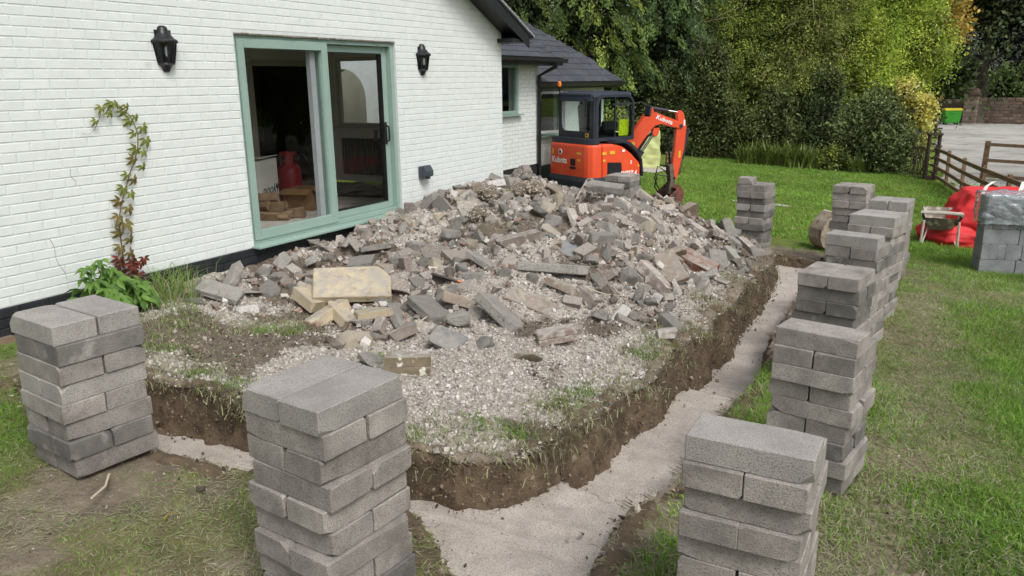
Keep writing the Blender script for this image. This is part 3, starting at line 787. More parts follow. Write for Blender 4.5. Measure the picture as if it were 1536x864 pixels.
def limb_set(mb, base, h, r, nb, spread, up=.5, lean=(0, 0), start=.25, tw=3):
    pts = []; p = Vector(base)
    for i in range(7):
        t = i/6; pts.append(Vector(base)+Vector((lean[0]*t+.06*h*.15*math.sin(i*2.1), lean[1]*t+.05*h*.15*math.cos(i*1.7), h*t)))
    mb.tube(pts, [r*(1-.75*i/6) for i in range(7)], 9)
    for k in range(nb):
        t = start+(1-start)*rnd.random()*.9; i = min(5, int(t*6)); f = t*6-i
        o = pts[i].lerp(pts[i+1], f); a = rnd.uniform(0, 2*PI); ln = spread*(1-.45*t)*rnd.uniform(.6, 1.1)
        q = [o]; d = Vector((math.cos(a), math.sin(a), up*rnd.uniform(.3, 1.4)))
        for s in range(1, 6):
            d = d+Vector((rnd.uniform(-.3, .3), rnd.uniform(-.3, .3), rnd.uniform(-.15, .25))); d.normalize()
            q.append(q[-1]+d*ln/5)
        rr = r*(1-.7*t)*.5
        mb.tube(q, [rr*(1-.16*s) for s in range(6)], 6)
        for _ in range(tw):
            j = rnd.randint(2, 4); d2 = Vector((rnd.uniform(-1, 1), rnd.uniform(-1, 1), rnd.uniform(-.3, .9))).normalized()
            mb.tube([q[j], q[j]+d2*ln*.2, q[j]+d2*ln*.35+Vector((rnd.uniform(-.1, .1), rnd.uniform(-.1, .1), rnd.uniform(-.1, .1)))*ln], [rr*.35, rr*.22, rr*.08], 5)
def gz(x, y): return float(lawn_z(np.array([x]), np.array([y]))[0])

def conifer(x, y, h, r, label, pal, n, z0=.2, sprays=320, L=.16, W=.05):
    t = thing('conifer_tree', label, 'tree', (x, y, gz(x, y)-.05), group='dark conifers behind the bungalow')
    tr = MB(); limb_set(tr, (0, 0, 0), h, .22, 16, r*.7, .1, start=.1, tw=1); tr.build('trunk', M_bark, t, smooth=True)
    # drooping fan sprays hung along radial branches
    k = sprays; zz = rg.uniform(z0, .98, k)**.9; rad = r*(1-zz**1.6*.85)*rg.uniform(.5, 1.05, k); a = rg.uniform(0, 2*PI, k)
    tip = np.c_[rad*np.cos(a), rad*np.sin(a), zz*h]
    cid = rg.integers(0, k, n); s = rg.uniform(0, 1, n)**.7
    ax = np.c_[np.cos(a), np.sin(a), np.full(k, -.75)]; side = np.c_[-np.sin(a), np.cos(a), np.zeros(k)]
    ln = rg.uniform(.5, 1.05, k)
    C = tip[cid]+ax[cid]*(s*ln[cid])[:, None]+side[cid]*(rg.normal(size=n)*.17*(1.2-s))[:, None]+rg.normal(size=(n, 3))*.05
    C[:, 2] -= .5*s**2*ln[cid]*.6
    axis = ax[cid]*1.0+side[cid]*rg.normal(size=(n, 1))*.6; axis[:, 2] -= .35
    V, F = leaf_quads(C, L*rg.uniform(.6, 1.3, n), W, axis=axis, spread=.35)
    pal = np.array(pal); cc = pal[rg.integers(0, len(pal), k)]*(1+.2*rg.normal(size=(k, 1))).clip(.5, 1.5)
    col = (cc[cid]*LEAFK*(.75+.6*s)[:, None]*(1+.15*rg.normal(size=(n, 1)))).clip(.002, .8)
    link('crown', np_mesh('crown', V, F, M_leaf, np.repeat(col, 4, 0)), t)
    # inner needles, coloured darker for the shade inside, so the crown is not see-through
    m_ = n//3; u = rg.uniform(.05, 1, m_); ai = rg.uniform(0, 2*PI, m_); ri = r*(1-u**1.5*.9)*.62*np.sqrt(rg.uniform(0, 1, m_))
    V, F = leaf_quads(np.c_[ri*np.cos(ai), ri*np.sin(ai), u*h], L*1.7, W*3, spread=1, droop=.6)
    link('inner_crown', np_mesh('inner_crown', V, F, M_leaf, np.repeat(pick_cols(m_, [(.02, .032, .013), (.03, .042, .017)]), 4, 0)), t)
    return t
CG = [(.085, .115, .025), (.06, .09, .024), (.12, .15, .03), (.045, .07, .02)]
conifer(-11.6, 25.2, 11, 2.6, 'dark drooping conifer farthest left, just above the gable eave', CG, 26000)
conifer(-9.0, 27.0, 12, 2.7, 'dark drooping conifer rising over the slate roof ridge', CG, 30000)
conifer(-6.6, 28.4, 12, 2.5, 'light tipped conifer standing behind the excavator cab', CG, 30000)
conifer(-4.4, 30.2, 12, 2.5, 'dark conifer directly behind the raised excavator boom', [(.05, .085, .026), (.07, .105, .03), (.035, .06, .022)], 30000)
conifer(-13.5, 29.5, 14, 3.2, 'tall conifer at the back, left of the slate roofs', CG, 18000, L=.24, W=.09)

def broad(name, label, cat, x, y, blobs, trunk, n, L, W, pal, per=70, r=.3, droop=.15, group=None, m=None, limbs=14, up=.9, inner=True, shell=.5, tw=3, barkm=None):
    z = gz(x, y); t = thing(name, label, cat, (x, y, z-.05), group=group)
    if trunk:
        tr = MB(); limb_set(tr, (0, 0, 0), trunk[0], trunk[1], limbs, trunk[2], up, tw=tw); tr.build('trunk', barkm or M_bark, t, smooth=True)
    foliage('crown', m or M_leaf, blobs, n, L, W, pal, t, per=per, r=r, droop=droop, shell=shell)
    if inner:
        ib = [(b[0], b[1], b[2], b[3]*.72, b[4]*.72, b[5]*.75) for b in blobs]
        dk = np.array(pal).mean(0)*.45  # shade inside the crown put into the leaf colour
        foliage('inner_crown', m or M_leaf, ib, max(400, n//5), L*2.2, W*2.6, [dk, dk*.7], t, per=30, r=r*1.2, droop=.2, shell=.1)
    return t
OL = [(.23, .28, .055), (.18, .23, .05), (.30, .34, .085), (.12, .16, .038)]
broad('thicket_tree', 'tall olive green tree with tangled bare twigs behind the left half of the border', 'tree', -1.6, 32.2, [(0, 0, 4.4, 2.0, 1.6, 2.6), (.4, -.3, 6.6, 1.8, 1.6, 1.8), (-.9, -1.2, 2.9, 1.2, 1.1, 1.3), (.9, -1.3, 2.2, .8, .9, 1.2), (-.1, -1.0, 4.2, .9, .9, .8)], (8, .16, 2.4), 33000, .072, .042, OL, limbs=26, up=1.0, r=.2, tw=6, per=130, shell=.65)
broad('thicket_tree', 'olive green tree with thin arching twigs at the middle of the border', 'tree', .7, 32.0, [(0, 0, 4.6, 1.8, 1.5, 2.8), (.5, -.3, 6.8, 1.7, 1.5, 1.9), (.5, -1.2, 2.6, .9, 1.0, 1.4), (-.7, -1.2, 3.4, .8, .9, .9), (.3, -1.1, 4.8, .9, .9, .8)], (8, .15, 2.3), 33000, .07, .04, [(.25, .29, .065), (.32, .34, .095), (.19, .23, .055), (.12, .15, .042)], limbs=28, up=1.0, r=.2, tw=7, per=130, shell=.65)
M_twig = mat('pale_twig', srgb(118,108,90), srgb(150,138,116), scale=9, rough=.9)
for tt_ in [o for o in list(COL.objects) if o.parent is None and o.name.startswith('thicket_tree')]:
    tw_ = MB()
    for q in range(34):
        a = rnd.uniform(PI*.9, PI*2.1); z0 = rnd.uniform(1.2, 6.5); r0 = rnd.uniform(.4, 1.1); L_ = rnd.uniform(.9, 2.2); bend = rnd.uniform(-.5, .5)
        p = [Vector((r0*math.cos(a), r0*math.sin(a), z0))]; d_ = Vector((math.cos(a), math.sin(a), rnd.uniform(-.2, 1.1))).normalized()
        for s_ in range(6): d_ = (d_+Vector((bend*.2, rnd.uniform(-.15, .1), rnd.uniform(-.3, .1)))).normalized(); p.append(p[-1]+d_*L_/6)
        tw_.tube(p, [.016-.002*s_ for s_ in range(7)], 5)
    tw_.build('bare_twigs', M_twig, tt_)['kind'] = 'stuff'
GO = [(.27, .33, .045), (.22, .30, .04), (.32, .36, .06), (.16, .24, .035)]
broad('golden_tree', 'bright yellow green tree, the largest golden crown behind the border', 'tree', 1.5, 33.8, [(0, 0, 4.4, 2.3, 1.6, 2.5), (-.9, -.3, 6.4, 2.0, 1.5, 2.0), (.5, -.8, 2.4, 2.0, 1.3, 1.4)], (8, .2, 2.2), 40000, .11, .042, GO, r=.24, droop=.35, per=130, shell=.6)
broad('golden_tree', 'bright yellow green tree on the right, nearest the gravel drive', 'tree', 3.9, 36.2, [(0, 0, 4.3, 1.5, 1.6, 1.9), (-.4, 0, 6.4, 1.5, 1.5, 1.7), (-.3, -.6, 2.5, 1.2, 1.1, 1.3)], (8, .18, 1.8), 26000, .12, .045, GO, r=.28, droop=.35, per=90)
broad('golden_tree', 'yellow green tree seen between the conifers and the twiggy trees', 'tree', -2.9, 36.0, [(0, 0, 5, 2.3, 1.8, 2.8), (.6, 0, 7.4, 2.0, 1.6, 1.8)], (8, .2, 2.2), 16000, .13, .06, [(.17, .23, .045), (.22, .27, .05), (.13, .18, .04)], r=.3)
MP = [(.22, .16, .03), (.28, .17, .035), (.17, .17, .035), (.30, .22, .05)]
broad('maple_tree', 'autumn maple with hanging orange brown leaves over the drive', 'tree', 3.9, 44.0, [(.2, 0, 7.2, 1.4, 1.6, 1.6), (-.3, -.5, 6.1, .8, .8, 1.5), (.9, -1.2, 5.9, .7, .8, 1.2), (.3, 0, 8.4, 1.7, 2.0, 1.5)], (7.5, .2, 1.8), 11000, .2, .15, MP, r=.35, droop=.5, inner=False, barkm=M_barkdark)
CB = [(.016, .016, .022), (.022, .020, .027), (.011, .012, .017)]
broad('copper_beech', 'huge dark purple copper beech overhanging the far wall', 'tree', 12.5, 68.0, [(0, 0, 9.5, 7.5, 6, 5.2), (-3.5, -2.5, 7.6, 3.2, 2.6, 3.0), (2.5, -3.5, 7.6, 4.0, 2.6, 3.2)], (12, .75, 6.5), 44000, .22, .15, CB, r=.8, droop=.4, m=M_leafdark, per=80, shell=.3)
broad('roadside_tree', 'dark trunked tree rising behind the stone gate pier', 'tree', 6.8, 63.5, [(0, 0, 9.5, 3.2, 2.6, 3.2), (-2.2, 0, 8.5, 2.2, 2, 2.4)], (11, .42, 3), 15000, .2, .14, [(.03, .04, .018), (.045, .05, .02)], r=.6, droop=.4, barkm=M_barkdark)
for i, (x, y, c, lb) in enumerate([(3.2, 72, (.16, .22, .07), 'pale green bush glimpsed between trunks left of the stone pier'), (9.3, 80, (.13, .19, .05), 'round pale green bush beyond the wall under the copper beech')]):
    broad('distant_bush', lb, 'bush', x, y, [(0, 0, 1.8, 2.4, 2, 2.2), (1.5, 1, 3.2, 2, 2, 1.8)], None, 5000, .3, .2, [c, tuple(np.array(c)*.7)], r=.4)
# far wood behind everything: one leafy mass
fw_ = []
for i in range(46):
    px = -30+i*1.9; py = 46+rnd.uniform(-3, 4)+max(0, px-4)*2.6
    if px > 3.0 and px < 8.0: py = 92
    fw_.append((px, py, rnd.uniform(2.5, 5), 3.2, 2.4, rnd.uniform(4, 5))); fw_.append((px+1, py+1, rnd.uniform(8, 11), 3.4, 2.4, 4.5))
o = foliage('far_wood', M_leaf, fw_, 56000, .30, .2, [(.035, .05, .018), (.05, .065, .02), (.025, .036, .015)], None, per=40, r=.8, shell=.05)
tag(o, 'dark wood closing the view behind all the garden trees', 'wood', kind='stuff')

# border at the lawn's end: laurels, ivy, a yellow shrub, strap-leaved clumps
LA = [(.055, .075, .024), (.08, .10, .03), (.12, .135, .045), (.04, .055, .02)]
def shrub(label, x, y, blobs, n, L, W, pal, name='shrub', stems=8, group='shrubs in the border beyond the lawn', r=.18):
    t = broad(name, label, 'shrub', x, y, blobs, None, n, L, W, pal, r=r, group=group, per=50)
    st = MB()
    for i in range(stems):
        b = blobs[rnd.randrange(len(blobs))]; a = rnd.uniform(0, 2*PI)
        q = Vector((b[0]+b[3]*.7*math.cos(a), b[1]+b[4]*.7*math.sin(a), b[2]+b[5]*rnd.uniform(.2, 1.0)))
        m_ = q*.5+Vector((rnd.uniform(-.2, .2), rnd.uniform(-.2, .2), .2))
        st.tube([(rnd.uniform(-.3, .3), rnd.uniform(-.2, .2), 0), m_, q], [.028, .02, .006], 6)
    st.build('stem', M_bark, t, smooth=True)
    return t
shrub('dark evergreen shrub behind the excavator bucket', -3.9, 28.8, [(0, 0, 1.1, 1.3, 1, 1.2), (.7, 0, 2.2, .9, .8, 1.3)], 9000, .09, .045, LA, stems=16)
shrub('dark laurel shrub just right of the dipper arm', -1.9, 29.3, [(0, 0, 1.2, 1.1, 1, 1.3), (-.4, .2, 3.0, .8, .8, 1.5)], 10000, .10, .05, LA, stems=16)
shrub('deep green laurel with long drooping leaves above the left strap-leaved clump', -.1, 29.6, [(0, 0, .9, 1.0, .9, 1.0), (.4, .3, 1.7, .8, .8, .8)], 11000, .15, .06, LA, stems=14)
shrub('dark green shrub above the middle strap-leaved clumps', 1.5, 30.2, [(0, 0, 1.2, .8, .9, 1.3), (.1, .3, 2.4, .6, .7, 1.2)], 9000, .12, .05, [(.06, .08, .03), (.08, .10, .04), (.04, .06, .022)])
IV = [(.085, .115, .04), (.12, .15, .055), (.17, .20, .08), (.06, .08, .03)]
shrub('ivy-leaved grey green shrub between the strap leaves and the yellow shrub', 2.9, 29.3, [(0, 0, .9, .9, .8, 1.0), (.5, .3, 1.7, .7, .7, .9)], 10000, .085, .07, IV)
shrub('low ivy-covered mound right of the border, beside the railing', 4.1, 28.7, [(0, 0, .8, .8, .7, .9), (-.4, .3, 1.6, .7, .6, .8)], 8000, .085, .07, IV)
shrub('bright yellow variegated shrub beside the gravel drive', 4.75, 29.8, [(0, 0, 2.1, .42, .4, .6), (-.35, 0, 2.7, .5, .4, .45), (.15, 0, 1.3, .35, .35, .5)], 2600, .11, .06, [(.52, .45, .10), (.60, .52, .16), (.40, .38, .09)], stems=6, r=.12)
shrub('small yellow green shrub low at the lawn edge', 2.3, 28.6, [(0, 0, .45, .5, .35, .45), (.5, .1, .35, .4, .3, .35)], 2200, .07, .04, [(.22, .25, .05), (.16, .20, .045), (.10, .14, .035)], stems=5, r=.1)
M_strap = mat('strap_leaf', (.9,.9,.9), (1,1,1), rough=.5, attr=True, trans=.25)
def strap_clump(x, y, h, n, label, pal):
    V = []; F = []; Cc = []
    for i in range(n):
        a = rnd.uniform(0, 2*PI); b = Vector((rnd.gauss(0, .14), rnd.gauss(0, .12), 0)); ln = h*rnd.uniform(.7, 1.25); out = rnd.uniform(.25, .75)
        d = Vector((math.cos(a), math.sin(a), 0)); s = Vector((-d.y, d.x, 0)); k0 = len(V); c = np.array(pal[rnd.randrange(len(pal))])*rnd.uniform(.7, 1.25)
        for j in range(6):
            t = j/5; p = b+d*(out*ln*t**1.4)+Vector((0, 0, ln*(t-.62*out*t*t*1.1))); w_ = .022*(1-t**2)*1.2+.001
            V += [tuple(p-s*w_), tuple(p+s*w_)]; Cc += [c, c]
        for j in range(5): F.append((k0+2*j, k0+2*j+1, k0+2*j+3, k0+2*j+2))
    t = thing('strap_leaved_plant', label, 'plant', (x, y, gz(x, y)-.02), group='strap-leaved plants along the border')
    link('foliage', np_mesh('foliage', V, F, M_strap, np.array(Cc)), t)
SL = [(.15, .21, .045), (.21, .27, .06), (.11, .16, .035), (.27, .32, .10)]
for i, (x, y, h, lb) in enumerate([(-.35, 28.2, .95, 'arching strap-leaved clump at the left end of the border'), (.35, 28.3, 1.05, 'second arching strap-leaved clump from the left of the border'), (1.0, 28.3, 1.05, 'arching strap-leaved clump left of the small yellow green shrub'), (1.6, 28.5, .95, 'strap-leaved clump touching the small yellow green shrub'), (3.15, 28.4, .8, 'short strap-leaved clump right of the small yellow green shrub')]):
    strap_clump(x, y, h, 150, lb, SL)

# unseen trees added outside the picture for the glass door to mirror
for i, (x, y, src, nm_) in enumerate([(13.5, 25, 0, 'unseen dark conifer right of the drive, nearest the camera side'), (15.5, 30, 1, 'unseen leafy tree right of the drive beyond the nearest conifer'), (18.5, 24, 2, 'unseen golden green tree right of the drive'), (20, 31, 0, 'unseen tall conifer farthest right of the drive'), (24, 25, 1, 'unseen broad olive tree far right of the drive'), (17, 19.5, 1, 'unseen olive tree right of the lawn by the drive'), (22, 19, 0, 'unseen dark conifer right of the lawn'), (27, 19, 2, 'unseen golden tree far right of the lawn'), (25, 32, 0, 'unseen dark conifer behind the far right trees'), (30, 26, 0, 'unseen dark conifer at the far right end')]):
    srcs = [o for o in COL.objects if o.parent is None and o.name.startswith(('conifer_tree', 'thicket_tree', 'golden_tree')[src]) and o.get('label')]
    c = copy_tree(srcs[i % 2]); c.location = (x, y, gz(x, y)-.05); c.rotation_euler = (0, 0, i*1.3); c['label'] = nm_; c['group'] = 'unseen trees right of the drive'
# ------------------------------------------------------------------ stacks of concrete blocks
M_block = mat('concrete_block', srgb(126,120,115), srgb(171,164,157), scale=5, rough=.95, bump=1, bscale=120, rv=.16, bdist=.007, c3=srgb(100,96,91), s3=210, c3lo=.52, c3hi=.68, lo=.34, hi=.66)
M_blockd = mat('dark_concrete_block', srgb(90,87,84), srgb(134,130,125), scale=5, rough=.95, bump=.9, bscale=75, rv=.14, bdist=.010, c3=srgb(150,146,140), s3=9, c3lo=.60, c3hi=.74, lo=.3, hi=.7)
M_blockp = mat('pale_concrete_block', srgb(144,140,136), srgb(174,169,163), scale=5, rough=.95, bump=1, bscale=120, rv=.10, bdist=.007, c3=srgb(108,104,99), s3=210, c3lo=.52, c3hi=.68, lo=.3, hi=.7)
M_pen = mat('pen_mark', srgb(40,40,44), rough=.8)
def block_mesh(seed, m, dims=(.44, .215, .10)):
    r = random.Random(seed); bm = bmesh.new(); bmesh.ops.create_cube(bm, size=1)
    for v in bm.verts: v.co = Vector((v.co.x*dims[0], v.co.y*dims[1], v.co.z*dims[2]))
    bmesh.ops.bevel(bm, geom=list(bm.edges), offset=.004, segments=1, affect='EDGES')
    for _ in range(r.choice([2, 3, 3, 4])):                               # knocked corners and arrises
        s = [r.choice((-1, 1)) for _ in range(3)]
        c = Vector((s[0]*dims[0]/2, s[1]*dims[1]/2, s[2]*dims[2]/2)); k = r.random()
        if k < .5: nrm = Vector((s[0]*r.uniform(.3, 1), s[1]*r.uniform(.3, 1), s[2]*r.uniform(.4, 1)))
        else: nrm = Vector((s[0]*r.uniform(.02, .25), s[1]*1.0, s[2]*r.uniform(.5, 1)))
        nrm.normalize(); ext = abs(nrm.x)*dims[0]/2+abs(nrm.y)*dims[1]/2+abs(nrm.z)*dims[2]/2
        p = nrm*(ext-r.uniform(.008, .030 if k < .5 else .013))
        g = bmesh.ops.bisect_plane(bm, geom=list(bm.verts)+list(bm.edges)+list(bm.faces), plane_co=p, plane_no=nrm, clear_outer=True)
        es = [e for e in g['geom_cut'] if isinstance(e, bmesh.types.BMEdge)]
        if es: bmesh.ops.holes_fill(bm, edges=es, sides=0)
    bmesh.ops.recalc_face_normals(bm, faces=bm.faces)
    me = bpy.data.meshes.new('concrete_block'); bm.to_mesh(me); bm.free(); me.materials.append(m); return me
BM = {k: [block_mesh(100*i+j, m) for j in range(7)] for i, (k, m) in enumerate((('n', M_block), ('d', M_blockd), ('p', M_blockp)))}
ORD = ['top', 'second', 'third', 'fourth', 'fifth', 'sixth', 'seventh', 'eighth', 'ninth', 'tenth', 'eleventh', 'twelfth']
def stack(fx, fy, ztop, rot, n, first, where, tones='', jit=.016, single=False):
    """(fx, fy) front right corner (nearest the camera in y, far in x), rot the turn of the row, first = 'P' two ends to the
    front or 'S' one long face to the front, in turns going down. Every block is a thing of its own."""
    R = Matrix.Rotation(rot, 3, 'Z'); W_ = .44
    drift = Vector((0, 0))
    for i in range(n):
        kind = first if i % 2 == 0 else ('S' if first == 'P' else 'P')
        z = ztop-.1*i-.05; tone = tones[i] if i < len(tones) else None
        ja = rnd.uniform(-.02, .02); jx, jy = rnd.uniform(-jit, jit), rnd.uniform(-jit, jit)
        for s in ((0,) if single and i == 0 else (0, 1)):
            if kind == 'P': lx, ly, a = -W_+.11+.2215*s, .22, PI/2
            else: lx, ly, a = -.22, .11+.2215*s, 0
            lx += jx+rnd.uniform(-.004, .004); ly += jy+rnd.uniform(-.004, .004)
            p = R @ Vector((lx, ly, 0))
            t = tone or ('d' if rnd.random() < .3 else 'n')
            o = link('concrete_block', BM[t][rnd.randrange(7)])
            o.location = (fx+p.x, fy+p.y, z)
            o.rotation_euler = (PI*rnd.randint(0, 1), 0, rot+a+ja+rnd.uniform(-.006, .006)+PI*rnd.randint(0, 1))
            side = (('left', 'right') if kind == 'P' else ('front', 'rear'))[s]
            lab = ('single long block on the top of %s' % where) if single and i == 0 else ('%s top block of %s' % (side, where)) if i == 0 else ('%s block in the %s course down of %s' % (side, ORD[i], where))
            tag(o, lab, 'block', 'concrete blocks of '+where)
    return R
# name: front right corner x, y, top z, turn, courses, first
stack(4.23, 1.87, .879, -.094, 10, 'P', 'the front middle stack', 'pnnnnnnndn')
stack(2.411, 1.998, .888, -.105, 8, 'S', 'the front left stack', 'pdnpnndn')
stack(5.781, 2.54, .770, .016, 9, 'S', 'the front right stack', 'pnnnnnnnn', single=True)
R_ = stack(5.735, 4.245, .665, -.16, 9, 'S', 'the second stack along the right row', 'nnnnnndnn', single=True)
stack(5.565, 5.90, .604, -.147, 9, 'P', 'the third stack along the right row', 'nddd')
stack(5.565, 7.20, .665, -.20, 10, 'S', 'the fourth stack along the right row', 'pnd', single=True)
stack(5.59, 8.45, .650, -.22, 11, 'S', 'the fifth stack along the right row', 'p')
stack(5.60, 10.62, .505, -.14, 10, 'P', 'the far right stack on the lawn edge', 'pnn')
stack(5.07, 11.35, .575, -.14, 11, 'P', 'the far stack beside the upturned tray', 'n')
stack(3.60, 12.05, .435, -.15, 10, 'S', 'the tall stack behind the mound', 'nndpdndddn')
stack(1.46, 12.05, .475, -.03, 8, 'P', 'the stack beside the excavator', 'ndn')
# single half block on the tall stack behind the mound
hbk = link('concrete_block', block_mesh(991, M_block, (.22, .215, .10)), loc=(3.30, 12.2, .487), rot=(0, 0, -.1))
tag(hbk, 'single half block lying on top of the tall stack behind the mound', 'block')
# two low piles by the house corner, the lower courses buried in the spoil
for i in range(5):
    o = link('concrete_block', BM['n'][i], loc=(-.10+.01*i, 10.82, .50-.1*i), rot=(0, 0, .35+.02*i))
    tag(o, ('top' if i == 0 else ORD[i]+' from the top')+' concrete block in the short pile at the house corner', 'block', 'concrete blocks piled at the house corner')
# pen marks on two blocks of the right row
def pen_loop(name, cx, cy, z, rot, u, w, h):
    R = Matrix.Rotation(rot, 3, 'Z'); f = MB(); p0 = Vector((cx, cy, 0))
    pts = [p0+R @ Vector((u+w*math.cos(t), -.004, 0))+Vector((0, 0, z+h*math.sin(t))) for t in np.linspace(0, 2*PI, 15)]
    f.tube(pts, .0028, 5); return f
f = pen_loop('m', 5.565, 5.90, .545, -.147, -.13, .05, .018)
o = f.build('pen_mark', M_pen); tag(o, 'hand drawn oval mark on the right top block of the third right stack', 'mark')
